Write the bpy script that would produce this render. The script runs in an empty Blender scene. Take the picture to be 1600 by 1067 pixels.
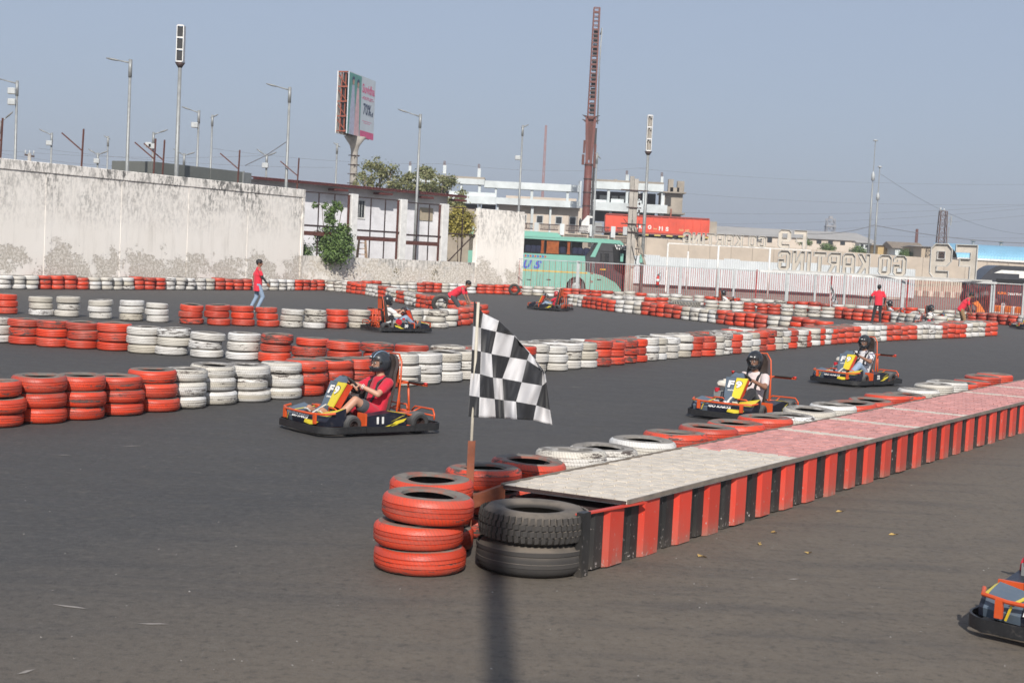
import bpy, math, random
from mathutils import Vector, Matrix, Quaternion
random.seed(7)
R = math.radians
sc = bpy.context.scene
col = sc.collection

# ---------------------------------------------------------------- camera
FPX = 2222.0                      # focal length in pixels of a 1600 px wide picture
CH = 2.4                          # eye height
PITCH = math.atan(137.0 / FPX)
ROLL = math.atan(0.05)
_F = Vector((0, math.cos(PITCH), -math.sin(PITCH)))
_U0 = Vector((0, math.sin(PITCH), math.cos(PITCH)))
_R0 = Vector((1, 0, 0))
_R = _R0 * math.cos(ROLL) + _U0 * math.sin(ROLL)
_U = -_R0 * math.sin(ROLL) + _U0 * math.cos(ROLL)
CAM = Vector((0, 0, CH))
cam = bpy.data.cameras.new('camera')
camo = bpy.data.objects.new('camera', cam)
col.objects.link(camo)
camo.matrix_world = Matrix(((_R.x, _U.x, -_F.x, 0), (_R.y, _U.y, -_F.y, 0), (_R.z, _U.z, -_F.z, CH), (0, 0, 0, 1)))
cam.sensor_width = 36
cam.lens = FPX / 1600 * 36
cam.clip_end = 6000
cam.dof.use_dof = True
cam.dof.focus_distance = 19.0
cam.dof.aperture_fstop = 5.0
sc.camera = camo

# ---------------------------------------------------------------- sky, sun, exposure
SUN_EL = 34.5
SHADOW_DIR = Vector((-0.028, 1.0, 0)).normalized()
w = bpy.data.worlds.new('World')
sc.world = w
w.use_nodes = True
nt = w.node_tree
for n in list(nt.nodes):
    nt.nodes.remove(n)
sky = nt.nodes.new('ShaderNodeTexSky')
sky.sky_type = 'NISHITA'
sky.sun_disc = False
sky.sun_elevation = R(SUN_EL)
sky.sun_rotation = R(178.4)
sky.altitude = 0
sky.air_density = 1.0
sky.dust_density = 2.0
sky.ozone_density = 3.0
bg = nt.nodes.new('ShaderNodeBackground')
bg.inputs['Strength'].default_value = 0.085
outw = nt.nodes.new('ShaderNodeOutputWorld')
airmix = nt.nodes.new('ShaderNodeMix')      # hazy air: the clear-sky colour veiled by an even pale grey-blue
airmix.data_type = 'RGBA'
airmix.inputs[0].default_value = 0.66
airmix.inputs[7].default_value = (5.5, 6.4, 8.2, 1)
nt.links.new(sky.outputs[0], airmix.inputs[6])
nt.links.new(airmix.outputs[2], bg.inputs['Color'])
nt.links.new(bg.outputs[0], outw.inputs[0])

sl = bpy.data.lights.new('sun', 'SUN')
sl.energy = 4.9
sl.angle = R(0.53)
sl.color = (1.0, 0.95, 0.88)
so = bpy.data.objects.new('sun', sl)
col.objects.link(so)
ld = Vector((SHADOW_DIR.x * math.cos(R(SUN_EL)), SHADOW_DIR.y * math.cos(R(SUN_EL)), -math.sin(R(SUN_EL))))
so.rotation_mode = 'QUATERNION'
so.rotation_quaternion = ld.to_track_quat('-Z', 'Y')
so.location = (0, -10, 30)
sc.view_settings.view_transform = 'Standard'
sc.view_settings.look = 'None'
sc.view_settings.exposure = 0.0
sc.view_settings.gamma = 1.0
sc.view_settings.use_curve_mapping = False
sc.cycles.max_bounces = 6
sc.cycles.use_denoising = True

# ---------------------------------------------------------------- measuring helpers
def ray(px, py):
    return _F + _R * ((px - 800.0) / FPX) + _U * ((533.5 - py) / FPX)
def G(px, py, z=0.0):             # the place at height z seen at a pixel
    d = ray(px, py)
    t = (z - CH) / d.z
    return CAM + d * t
def AT(px, py, y):                # the place at distance y seen at a pixel
    d = ray(px, py)
    return CAM + d * (y / d.y)
def ONP(px, py, a, b):            # the place in the upright plane through a and b
    d = ray(px, py)
    n = Vector((-(b[1] - a[1]), b[0] - a[0], 0))
    t = (Vector((a[0], a[1], 0)) - CAM).dot(n) / d.dot(n)
    return CAM + d * t
def PROJ(p):
    v = Vector(p) - CAM
    k = v.dot(_F)
    return 800 + FPX * v.dot(_R) / k, 533.5 - FPX * v.dot(_U) / k, FPX / k

# ---------------------------------------------------------------- mesh builder
class MB:
    def __init__(s):
        s.v = []; s.f = []; s.m = []
    def add(s, vs, fs, mi=0):
        o = len(s.v)
        s.v += [tuple(v) for v in vs]
        s.f += [tuple(i + o for i in f) for f in fs]
        s.m += [mi] * len(fs)
    def box(s, c, size, mi=0, ax=None, bev=0):
        hx, hy, hz = size[0] / 2, size[1] / 2, size[2] / 2
        if ax is None:
            X, Y, Z = Vector((1, 0, 0)), Vector((0, 1, 0)), Vector((0, 0, 1))
        else:
            X, Y, Z = ax
        c = Vector(c)
        if bev:
            b = min(bev, hx * .9, hy * .9, hz * .9)
            vs = []
            idx = {}
            for sx in (-1, 1):
                for sy in (-1, 1):
                    for sz in (-1, 1):
                        for k in range(3):
                            e = [hx, hy, hz]
                            for q in range(3):
                                if q != k:
                                    e[q] -= b
                            idx[(sx, sy, sz, k)] = len(vs)
                            vs.append(c + X * sx * e[0] + Y * sy * e[1] + Z * sz * e[2])
            fs = []
            for k in range(3):
                a, bb = [q for q in range(3) if q != k]
                for sg in (-1, 1):
                    q4 = []
                    for (u, v_) in ((-1, -1), (1, -1), (1, 1), (-1, 1)):
                        t = [0, 0, 0]; t[k] = sg; t[a] = u; t[bb] = v_
                        q4.append(idx[(t[0], t[1], t[2], k)])
                    fs.append(tuple(q4))
            for k in range(3):
                a, bb = [q for q in range(3) if q != k]
                for u in (-1, 1):
                    for v_ in (-1, 1):
                        t0 = [0, 0, 0]; t1 = [0, 0, 0]
                        t0[k] = -1; t1[k] = 1
                        for t in (t0, t1):
                            t[a] = u; t[bb] = v_
                        fs.append((idx[(*t0, a)], idx[(*t1, a)], idx[(*t1, bb)], idx[(*t0, bb)]))
            for sx in (-1, 1):
                for sy in (-1, 1):
                    for sz in (-1, 1):
                        fs.append(tuple(idx[(sx, sy, sz, k)] for k in range(3)))
            s.add(vs, fs, mi)
            return
        vs = [c + X * a * hx + Y * b * hy + Z * d * hz for a in (-1, 1) for b in (-1, 1) for d in (-1, 1)]
        s.add(vs, [(0, 1, 3, 2), (4, 6, 7, 5), (0, 4, 5, 1), (2, 3, 7, 6), (0, 2, 6, 4), (1, 5, 7, 3)], mi)
    def box2(s, a, b, mi=0, bev=0):
        a = Vector(a); b = Vector(b)
        s.box((a + b) / 2, (abs(b.x - a.x), abs(b.y - a.y), abs(b.z - a.z)), mi, None, bev)
    def tube(s, pts, r, n=8, mi=0, closed=False, cap=True):
        pts = [Vector(p) for p in pts]
        rs = r if isinstance(r, (list, tuple)) else [r] * len(pts)
        L = len(pts)
        rings = []
        prev = None
        for i, p in enumerate(pts):
            if closed:
                t = pts[(i + 1) % L] - pts[i - 1]
            else:
                t = pts[min(i + 1, L - 1)] - pts[max(i - 1, 0)]
            if t.length < 1e-9:
                t = Vector((0, 0, 1))
            t.normalize()
            if prev is None:
                u = t.cross(Vector((0, 0, 1)))
                if u.length < 1e-3:
                    u = t.cross(Vector((0, 1, 0)))
                if u.length < 1e-3:
                    u = t.cross(Vector((1, 0, 0)))
            else:
                u = prev - t * prev.dot(t)
            u.normalize()
            prev = u
            v = t.cross(u)
            rings.append([p + (u * math.cos(a) + v * math.sin(a)) * rs[i] for a in [2 * math.pi * k / n for k in range(n)]])
        vs = [q for rg in rings for q in rg]
        fs = []
        for i in range(L if closed else L - 1):
            j = (i + 1) % L
            for k in range(n):
                k2 = (k + 1) % n
                fs.append((i * n + k, i * n + k2, j * n + k2, j * n + k))
        if not closed and cap:
            fs.append(tuple(range(n - 1, -1, -1)))
            fs.append(tuple((L - 1) * n + k for k in range(n)))
        s.add(vs, fs, mi)
    def bar(s, a, b, wd, mi=0, up=(0, 0, 1), ht=None):
        a = Vector(a); b = Vector(b)
        X = (b - a); L = X.length; X.normalize()
        Y = Vector(up).cross(X)
        if Y.length < 1e-3:
            Y = Vector((0, 1, 0)).cross(X)
            if Y.length < 1e-3: Y = Vector((1, 0, 0)).cross(X)
        Y.normalize()
        Z = X.cross(Y)
        s.box((a + b) / 2, (L, wd, ht or wd), mi, (X, Y, Z))
    def prism(s, poly, ext, mi=0):         # poly: list of 3-D points, ext: vector
        n = len(poly); e = Vector(ext)
        vs = [Vector(p) for p in poly] + [Vector(p) + e for p in poly]
        fs = [tuple(range(n - 1, -1, -1)), tuple(range(n, 2 * n))]
        for i in range(n):
            j = (i + 1) % n
            fs.append((i, j, n + j, n + i))
        s.add(vs, fs, mi)
    def lathe(s, prof, n=32, mi=0, c=(0, 0, 0), closed=True, mod=None, axis='Z', mats=None):
        vs = []; m = len(prof)
        for k in range(n):
            a = 2 * math.pi * k / n
            for i, (r, z) in enumerate(prof):
                if mod: r, z = mod(k, i, r, z)
                x, y = r * math.cos(a), r * math.sin(a)
                if axis == 'Z': p = (x, y, z)
                elif axis == 'Y': p = (x, z, y)
                else: p = (z, x, y)
                vs.append((p[0] + c[0], p[1] + c[1], p[2] + c[2]))
        o = len(s.v)
        s.v += vs
        for k in range(n):
            k2 = (k + 1) % n
            for i in range(m if closed else m - 1):
                j = (i + 1) % m
                s.f.append((o + k * m + i, o + k2 * m + i, o + k2 * m + j, o + k * m + j))
                s.m.append(mats[i] if mats else mi)
    def ell(s, c, r, n=12, m=8, mi=0, ax=None):
        X, Y, Z = ax if ax else (Vector((1, 0, 0)), Vector((0, 1, 0)), Vector((0, 0, 1)))
        c = Vector(c); vs = [c + Z * r[2]]
        for i in range(1, m):
            t = math.pi * i / m
            for k in range(n):
                a = 2 * math.pi * k / n
                vs.append(c + X * r[0] * math.sin(t) * math.cos(a) + Y * r[1] * math.sin(t) * math.sin(a) + Z * r[2] * math.cos(t))
        vs.append(c - Z * r[2])
        fs = [(0, 1 + k, 1 + (k + 1) % n) for k in range(n)]
        for i in range(m - 2):
            for k in range(n):
                a = 1 + i * n + k; b = 1 + i * n + (k + 1) % n
                fs.append((a, a + n, b + n, b))
        e = len(vs) - 1
        fs += [(e, 1 + (m - 2) * n + (k + 1) % n, 1 + (m - 2) * n + k) for k in range(n)]
        s.add(vs, fs, mi)
    def mesh(s, name, mats, smooth=False):
        me = bpy.data.meshes.new(name)
        me.from_pydata(s.v, [], s.f)
        for m in (mats if isinstance(mats, (list, tuple)) else [mats]):
            me.materials.append(m)
        me.polygons.foreach_set('material_index', s.m)
        if smooth:
            me.polygons.foreach_set('use_smooth', [True] * len(s.f))
        me.validate()
        import bmesh
        bm = bmesh.new(); bm.from_mesh(me)
        bmesh.ops.recalc_face_normals(bm, faces=bm.faces)
        if smooth == 'auto':
            for e in bm.edges:
                if len(e.link_faces) == 2 and e.calc_face_angle(0) > R(38):
                    e.smooth = False
        bm.to_mesh(me); bm.free()
        return me
    def obj(s, name, mats, parent=None, smooth=False):
        o = bpy.data.objects.new(name, s.mesh(name, mats, smooth))
        col.objects.link(o)
        if parent: o.parent = parent
        return o

def tag(o, label=None, cat=None, group=None, kind=None):
    if label: o['label'] = label
    if cat: o['category'] = cat
    if group: o['group'] = group
    if kind: o['kind'] = kind
    return o
def empty(name, loc=(0, 0, 0), yaw=0, label=None, cat=None, group=None):
    o = bpy.data.objects.new(name, None)
    col.objects.link(o)
    o.empty_display_size = .2
    o.location = loc
    o.rotation_euler = (0, 0, yaw)
    return tag(o, label, cat, group)
def inst(name, me, parent=None, loc=(0, 0, 0), rot=(0, 0, 0), scale=(1, 1, 1)):
    o = bpy.data.objects.new(name, me)
    col.objects.link(o)
    if parent: o.parent = parent
    o.location = loc; o.rotation_euler = rot; o.scale = scale
    return o
def evaluated(me, mods, mats, name):
    o = bpy.data.objects.new('tmp', me)
    col.objects.link(o)
    for t, kw in mods:
        m = o.modifiers.new('m', t)
        for k, v in kw.items(): setattr(m, k, v)
    dg = bpy.context.evaluated_depsgraph_get()
    dg.update()
    r = bpy.data.meshes.new_from_object(o.evaluated_get(dg), depsgraph=dg)
    bpy.data.objects.remove(o)
    r.name = name
    r.materials.clear()
    for m in mats: r.materials.append(m)
    return r
_txt = {}
def text_mesh(string, mat, extrude=.002, bold=.02, fill='BOTH', shear=0, spacing=1.0):
    """lettering one unit tall, scaled by its bounding box to a unit square"""
    key = (string, mat.name, extrude, bold, fill, shear, spacing)
    if key in _txt: return _txt[key]
    cu = bpy.data.curves.new('lettering', 'FONT')
    cu.body = string; cu.size = 1; cu.extrude = extrude; cu.offset = bold
    cu.fill_mode = fill; cu.resolution_u = 3; cu.shear = shear; cu.space_character = spacing
    o = bpy.data.objects.new('tmp', cu); col.objects.link(o)
    dg = bpy.context.evaluated_depsgraph_get(); dg.update()
    me = bpy.data.meshes.new_from_object(o.evaluated_get(dg), depsgraph=dg)
    bpy.data.objects.remove(o)
    xs = [v.co.x for v in me.vertices]; ys = [v.co.y for v in me.vertices]
    x0, x1, y0, y1 = min(xs), max(xs), min(ys), max(ys)
    for v in me.vertices:
        v.co.x = (v.co.x - x0) / (x1 - x0); v.co.y = (v.co.y - y0) / (y1 - y0)
    me.materials.clear(); me.materials.append(mat)
    me.name = 'lettering'
    _txt[key] = me
    return me
def put_text(string, mat, origin, xa, ya, wd, ht, parent=None, name='lettering', **kw):
    """lower-left corner at origin, xa reading direction, ya up"""
    me = text_mesh(string, mat, **kw)
    o = bpy.data.objects.new(name, me); col.objects.link(o)
    if parent: o.parent = parent
    xa = Vector(xa).normalized(); ya = Vector(ya).normalized(); za = xa.cross(ya)
    o.matrix_local = Matrix(((xa.x * wd, ya.x * ht, za.x, origin[0]), (xa.y * wd, ya.y * ht, za.y, origin[1]),
                             (xa.z * wd, ya.z * ht, za.z, origin[2]), (0, 0, 0, 1)))
    return o

# ---------------------------------------------------------------- materials
def newmat(name):
    m = bpy.data.materials.new(name); m.use_nodes = True
    t = m.node_tree
    return m, t, t.nodes['Principled BSDF']
def N(t, typ, **kw):
    n = t.nodes.new(typ)
    for k, v in kw.items():
        if k in n.inputs: n.inputs[k].default_value = v
        else: setattr(n, k, v)
    return n
def noise(t, vec, scale, detail=4, rough=.6, sc3=None):
    if sc3:
        mp = N(t, 'ShaderNodeMapping'); mp.inputs['Scale'].default_value = sc3
        t.links.new(vec, mp.inputs[0]); vec = mp.outputs[0]
    n = N(t, 'ShaderNodeTexNoise'); n.inputs['Scale'].default_value = scale
    n.inputs['Detail'].default_value = detail; n.inputs['Roughness'].default_value = rough
    t.links.new(vec, n.inputs['Vector'])
    return n.outputs['Fac']
def ramp(t, fac, stops, interp='LINEAR'):
    n = N(t, 'ShaderNodeValToRGB'); cr = n.color_ramp; cr.interpolation = interp
    while len(cr.elements) < len(stops): cr.elements.new(.5)
    for e, (p, c) in zip(cr.elements, stops):
        e.position = p
        e.color = c if len(c) == 4 else (*c, 1)
    t.links.new(fac, n.inputs[0])
    return n.outputs[0]
def mix(t, fac, a, b, mode='MIX'):
    n = N(t, 'ShaderNodeMix', data_type='RGBA', blend_type=mode)
    for i, x in ((0, fac), (6, a), (7, b)):
        if isinstance(x, (int, float)): n.inputs[i].default_value = x
        elif isinstance(x, tuple): n.inputs[i].default_value = (*x, 1) if len(x) == 3 else x
        else: t.links.new(x, n.inputs[i])
    return n.outputs[2]
def mathn(t, op, a, b=0.0, clamp=False):
    n = N(t, 'ShaderNodeMath', operation=op, use_clamp=clamp)
    for i, x in enumerate((a, b)):
        if isinstance(x, (int, float)): n.inputs[i].default_value = x
        else: t.links.new(x, n.inputs[i])
    return n.outputs[0]
def bump(t, b, h, strength=.3, dist=.01):
    n = N(t, 'ShaderNodeBump'); n.inputs['Strength'].default_value = strength; n.inputs['Distance'].default_value = dist
    t.links.new(h, n.inputs['Height']); t.links.new(n.outputs[0], b.inputs['Normal'])
def objvec(t, offset=True):
    tc = N(t, 'ShaderNodeTexCoord')
    if not offset: return tc.outputs['Object']
    oi = N(t, 'ShaderNodeObjectInfo'); ge = N(t, 'ShaderNodeNewGeometry')
    s = mathn(t, 'ADD', oi.outputs['Random'], ge.outputs['Random Per Island'])
    s = mathn(t, 'MULTIPLY', s, 37.0)
    a = N(t, 'ShaderNodeVectorMath', operation='ADD')
    t.links.new(tc.outputs['Object'], a.inputs[0]); t.links.new(s, a.inputs[1])
    return a.outputs[0]
def rnd(t, k=1.0):
    oi = N(t, 'ShaderNodeObjectInfo'); ge = N(t, 'ShaderNodeNewGeometry')
    s = mathn(t, 'ADD', oi.outputs['Random'], ge.outputs['Random Per Island'])
    return mathn(t, 'FRACT', mathn(t, 'MULTIPLY', s, k))
def plain(name, c, rough=.6, metal=0, var=.12, sc_=6, bmp=.0, spec=.5):
    """a surface of one colour with grain, slight soiling and uneven gloss"""
    m, t, b = newmat(name)
    v = objvec(t)
    n1 = noise(t, v, sc_, 5, .65)
    n2 = noise(t, v, sc_ * 7, 3, .7)
    lo = tuple(x * (1 - var * 1.6) for x in c); hi = tuple(min(1, x * (1 + var)) for x in c)
    c1 = ramp(t, n1, [(.3, lo), (.7, hi)])
    c2 = mix(t, mathn(t, 'MULTIPLY', ramp(t, n2, [(.55, (0, 0, 0)), (.8, (1, 1, 1))]), .25), c1, (.25, .22, .19))
    t.links.new(c2, b.inputs['Base Color'])
    t.links.new(ramp(t, n1, [(.2, (rough * .8,) * 3), (.8, (min(1, rough * 1.2),) * 3)]), b.inputs['Roughness'])
    b.inputs['Metallic'].default_value = metal
    b.inputs['Specular IOR Level'].default_value = spec
    if bmp: bump(t, b, n2, bmp, .01)
    return m
def tyre_paint(name, base, alt, dirt=.5, rough=.42):
    m, t, b = newmat(name)
    v = objvec(t)
    r1 = rnd(t, 7.3); r2 = rnd(t, 17.9)
    wear = noise(t, v, 3.0, 6, .7, (1.6, 1.6, 9))
    fine = noise(t, v, 30, 3, .7, (1, 1, 4))
    body = mix(t, r1, base, alt)
    blot = noise(t, v, 2.2, 4, .6)
    dusty = mix(t, ramp(t, blot, [(.45, (0, 0, 0)), (.75, (dirt, dirt, dirt))]), body, (.21, .17, .14))
    thr = mathn(t, 'ADD', wear, mathn(t, 'MULTIPLY', mathn(t, 'SUBTRACT', r2, .62), .30))
    thr = mathn(t, 'ADD', thr, mathn(t, 'MULTIPLY', mathn(t, 'SUBTRACT', fine, .5), .28))
    bare = ramp(t, thr, [(.60, (0, 0, 0)), (.67, (1, 1, 1))])
    c = mix(t, bare, dusty, (.075, .06, .052))
    t.links.new(c, b.inputs['Base Color'])
    t.links.new(mix(t, bare, (rough,) * 3, (.8,) * 3), b.inputs['Roughness'])
    tc = N(t, 'ShaderNodeTexCoord')
    sep = N(t, 'ShaderNodeSeparateXYZ'); t.links.new(tc.outputs['Object'], sep.inputs[0])
    an = mathn(t, 'ARCTAN2', sep.outputs[1], sep.outputs[0])
    an = mathn(t, 'ADD', mathn(t, 'MULTIPLY', an, 11.459), mathn(t, 'MULTIPLY', sep.outputs[2], 14.0))
    sipe = mathn(t, 'LESS_THAN', mathn(t, 'FRACT', an), .2)
    sipe = mathn(t, 'MULTIPLY', sipe, ramp(t, noise(t, v, 2.5, 3, .6), [(.35, (.15,) * 3), (.65, (.75,) * 3)]))
    c = mix(t, mathn(t, 'MULTIPLY', sipe, .55), c, (.10, .07, .06))
    t.links.new(c, b.inputs['Base Color'])
    bump(t, b, mathn(t, 'SUBTRACT', fine, sipe), .5, .006)
    return m
def m_rubber(name, c=(.045, .043, .042), dust=(.23, .2, .17), amt=.6, stain=None):
    m, t, b = newmat(name)
    v = objvec(t)
    n1 = noise(t, v, 3.5, 5, .65); n2 = noise(t, v, 40, 3, .6)
    ge = N(t, 'ShaderNodeNewGeometry'); sp = N(t, 'ShaderNodeSeparateXYZ'); t.links.new(ge.outputs['Normal'], sp.inputs[0])
    up = mathn(t, 'MULTIPLY', mathn(t, 'MAXIMUM', sp.outputs[2], 0.12), amt)
    f = mathn(t, 'MULTIPLY', ramp(t, n1, [(.3, (.35,) * 3), (.6, (1, 1, 1))]), up, True)
    cc = mix(t, f, c, dust)
    if stain:
        s2 = noise(t, v, 5.0, 4, .6)
        cc = mix(t, ramp(t, s2, [(.5, (0, 0, 0)), (.62, (.55, .55, .55))]), cc, stain)
    t.links.new(cc, b.inputs['Base Color'])
    b.inputs['Roughness'].default_value = .85
    bump(t, b, n2, .3, .004)
    return m
M = {}
M['orange'] = tyre_paint('orange_tyre_paint', (.72, .060, .018), (.42, .046, .022), .40)
M['white'] = tyre_paint('white_tyre_paint', (.70, .69, .67), (.50, .46, .38), .4, .5)
M['side_o'] = m_rubber('tyre_sidewall_dusty', (.05, .045, .042), (.25, .215, .18), .8, (.33, .07, .035))
M['side_w'] = m_rubber('tyre_sidewall_chalky', (.06, .058, .055), (.30, .27, .235), .85, (.5, .48, .45))
M['rub'] = m_rubber('bare_rubber', (.028, .027, .027), (.23, .19, .15), .75)
M['rub2'] = m_rubber('black_kart_rubber', (.02, .02, .02), (.12, .105, .09), .5)
M['hole'] = m_rubber('tyre_inside', (.02, .019, .018), (.1, .085, .07), .3)
# ---------------------------------------------------------------- ground
def asphalt():
    m, t, b = newmat('asphalt')
    tc = N(t, 'ShaderNodeTexCoord'); v = tc.outputs['Object']
    sp = N(t, 'ShaderNodeSeparateXYZ'); t.links.new(v, sp.inputs[0])
    big = noise(t, v, .35, 5, .6); peb = noise(t, v, 13, 5, .8); peb2 = noise(t, v, 5, 6, .75)
    mid = noise(t, v, 2.2, 5, .65)
    fine = noise(t, v, 45, 4, .75)
    grit = noise(t, v, 170, 2, .7)
    streak = noise(t, v, 1.0, 4, .6, (.25, 2.2, 1))
    # dusty pit lane beside the platform and worn racing surface behind it
    line = mathn(t, 'SUBTRACT', sp.outputs[1], mathn(t, 'MULTIPLY', sp.outputs[0], 1.45))
    lane = mathn(t, 'ADD', line, mathn(t, 'MULTIPLY', mathn(t, 'SUBTRACT', mid, .5), 5.0))
    dustmask = ramp(t, mathn(t, 'DIVIDE', lane, 22.0), [(.42, (1, 1, 1)), (.72, (0, 0, 0))])
    track = mix(t, big, (.045, .044, .044), (.074, .069, .063))
    pit = mix(t, mid, (.096, .079, .060), (.168, .138, .105))
    c = mix(t, dustmask, track, pit)
    c = mix(t, ramp(t, streak, [(.50, (0, 0, 0)), (.66, (.32,) * 3)]), c, (.040, .040, .042))
    c = mix(t, ramp(t, mid, [(.6, (0, 0, 0)), (.8, (.3, .3, .3))]), c, (.14, .12, .10))
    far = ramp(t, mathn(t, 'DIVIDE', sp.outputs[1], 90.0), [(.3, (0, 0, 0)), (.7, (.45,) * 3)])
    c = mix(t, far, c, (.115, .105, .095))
    c = mix(t, ramp(t, grit, [(.57, (0, 0, 0)), (.70, (.75,) * 3)]), c, (.26, .245, .23))
    c = mix(t, ramp(t, fine, [(.3, (.5, .5, .5)), (.45, (0, 0, 0))]), c, (.025, .025, .027))
    c = mix(t, ramp(t, peb, [(.32, (.6,) * 3), (.48, (0, 0, 0))]), c, (.030, .029, .028))
    c = mix(t, ramp(t, peb, [(.54, (0, 0, 0)), (.76, (.45,) * 3)]), c, (.19, .172, .150))
    c = mix(t, ramp(t, peb2, [(.55, (0, 0, 0)), (.75, (.35,) * 3)]), c, (.17, .15, .125))
    t.links.new(c, b.inputs['Base Color'])
    t.links.new(ramp(t, mid, [(.3, (.72,) * 3), (.7, (.9,) * 3)]), b.inputs['Roughness'])
    b.inputs['Specular IOR Level'].default_value = .35
    h = mathn(t, 'ADD', mathn(t, 'MULTIPLY', grit, .6), fine)
    bump(t, b, h, .5, .008)
    return m
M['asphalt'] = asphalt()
def soil():
    m, t, b = newmat('dusty_ground')
    tc = N(t, 'ShaderNodeTexCoord'); v = tc.outputs['Object']
    a = noise(t, v, .08, 6, .65); f = noise(t, v, 2.5, 5, .7)
    c = mix(t, a, (.26, .215, .17), (.38, .32, .26))
    c = mix(t, mathn(t, 'MULTIPLY', f, .5), c, (.11, .095, .08))
    t.links.new(c, b.inputs['Base Color']); b.inputs['Roughness'].default_value = .95
    bump(t, b, f, .4, .03)
    return m
M['soil'] = soil()
g = MB(); g.add([(-3000, -300, -.004), (3000, -300, -.004), (3000, 5000, -.004), (-3000, 5000, -.004)], [(0, 1, 2, 3)])
tag(g.obj('ground', M['soil']), kind='structure')

# plan of the back edge of the circuit (front faces of the wall-side tyres), from the contact points
BACK = [G(*p) for p in [(5, 452), (146, 452.8), (298, 453.2), (459, 453.9), (497, 453.8), (640, 456.6), (700, 457.6), (803, 460.5), (876, 464.5), (914, 467.5),
                        (985, 471.5), (1100, 478), (1205, 484), (1310, 491), (1424, 497.5), (1520, 504), (1578, 508.7), (1700, 520)]]
tr = MB()
pts = [(-40, -8), (40, -8), (60, 62)] + [(p.x, p.y + 2.2) for p in reversed(BACK)] + [(-34, 40)]
tr.add([(x, y, 0) for x, y in pts], [tuple(range(len(pts)))])
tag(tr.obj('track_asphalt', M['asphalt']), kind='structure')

# ---------------------------------------------------------------- boundary wall
def whitewash(name, seed=0.0, peel=1.0, top=5.3, grime=0.0):
    m, t, b = newmat(name)
    tc = N(t, 'ShaderNodeTexCoord'); v0 = tc.outputs['Object']
    ad = N(t, 'ShaderNodeVectorMath', operation='ADD'); t.links.new(v0, ad.inputs[0]); ad.inputs[1].default_value = (seed, 0, 0)
    v = ad.outputs[0]
    sp = N(t, 'ShaderNodeSeparateXYZ'); t.links.new(v0, sp.inputs[0]); z = sp.outputs[2]
    base = mix(t, noise(t, v, .5, 5, .6), (.84, .78, .70), (.93, .885, .82))
    # run-off streaks below the coping
    st = noise(t, v, 2.4, 6, .72, (1.0, 1, .13))
    st2 = noise(t, v, 5.5, 7, .78, (1.0, 1, .45))
    topm = ramp(t, mathn(t, 'DIVIDE', z, top), [(.45, (.0,) * 3), (.80, (.65,) * 3), (.97, (1,) * 3)])
    patch = ramp(t, noise(t, v, .55, 3, .5), [(.38, (0, 0, 0)), (.62, (1, 1, 1))])
    k = mathn(t, 'MULTIPLY', ramp(t, st2, [(.46, (0, 0, 0)), (.56, (1, 1, 1))]), mathn(t, 'MULTIPLY', topm, mathn(t, 'ADD', patch, .3)))
    c = mix(t, mathn(t, 'MULTIPLY', k, .95, True), base, (.15, .145, .135))
    k2 = mathn(t, 'MULTIPLY', ramp(t, st, [(.52, (0, 0, 0)), (.70, (1, 1, 1))]), .28)
    c = mix(t, k2, c, (.42, .38, .32))
    # plaster shed from the foot of the wall
    pe = noise(t, v, .62, 9, .68, (1, 1, 1.3))
    pe2 = noise(t, v, 6, 6, .75)
    lim = mathn(t, 'MULTIPLY', mathn(t, 'SUBTRACT', 1.9, z), .2)
    f = mathn(t, 'ADD', mathn(t, 'ADD', pe, mathn(t, 'MULTIPLY', mathn(t, 'SUBTRACT', pe2, .5), .28)), mathn(t, 'MINIMUM', lim, .14))
    mk = ramp(t, f, [(.585, (0, 0, 0)), (.60, (1, 1, 1))])
    zfade = ramp(t, mathn(t, 'DIVIDE', z, 3.0), [(.60, (1,) * 3), (.85, (0,) * 3)])
    mk = mathn(t, 'MULTIPLY', mathn(t, 'MULTIPLY', mk, zfade), peel)
    pl = mix(t, pe2, (.42, .375, .31), (.60, .54, .46))
    pl = mix(t, ramp(t, noise(t, v, 9, 6, .8), [(.49, (0, 0, 0)), (.53, (.9,) * 3)]), pl, (.78, .73, .66)); pl = mix(t, ramp(t, noise(t, v, 12, 5, .8), [(.55, (0, 0, 0)), (.62, (.6,) * 3)]), pl, (.16, .15, .135))
    c = mix(t, mathn(t, 'MULTIPLY', ramp(t, noise(t, v, 1.6, 6, .7, (1, 1, .5)), [(.35, (0, 0, 0)), (.6, (1, 1, 1))]), grime), c, (.24, .225, .20))
    c = mix(t, mk, c, pl)
    t.links.new(c, b.inputs['Base Color'])
    b.inputs['Roughness'].default_value = .92
    h = mathn(t, 'SUBTRACT', mathn(t, 'MULTIPLY', pe2, .4), mk)
    bump(t, b, h, .5, .02)
    return m
M['wash'] = whitewash('whitewashed_plaster')
M['wash2'] = whitewash('whitewashed_sill', 31.0, 1.0, 1.75, .5)
M['rust'] = plain('rusty_red_steel', (.13, .048, .036), .7, .2, .3, 8)
M['darksteel'] = plain('dark_steel', (.07, .045, .042), .6, .4, .3)
M['galv'] = plain('galvanised_steel', (.30, .31, .305), .5, .3, .15, 5)
M['concrete'] = plain('concrete', (.40, .37, .33), .9, 0, .2, 2, .3)
M['black'] = plain('black_plastic', (.018, .018, .019), .5, 0, .2)
M['whitep'] = plain('white_paint', (.72, .71, .68), .6, 0, .12, 3)
M['redp'] = plain('red_paint', (.55, .035, .028), .5, 0, .25, 5)
M['greyp'] = plain('grey_paint', (.45, .47, .47), .55, 0, .12, 4)

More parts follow.
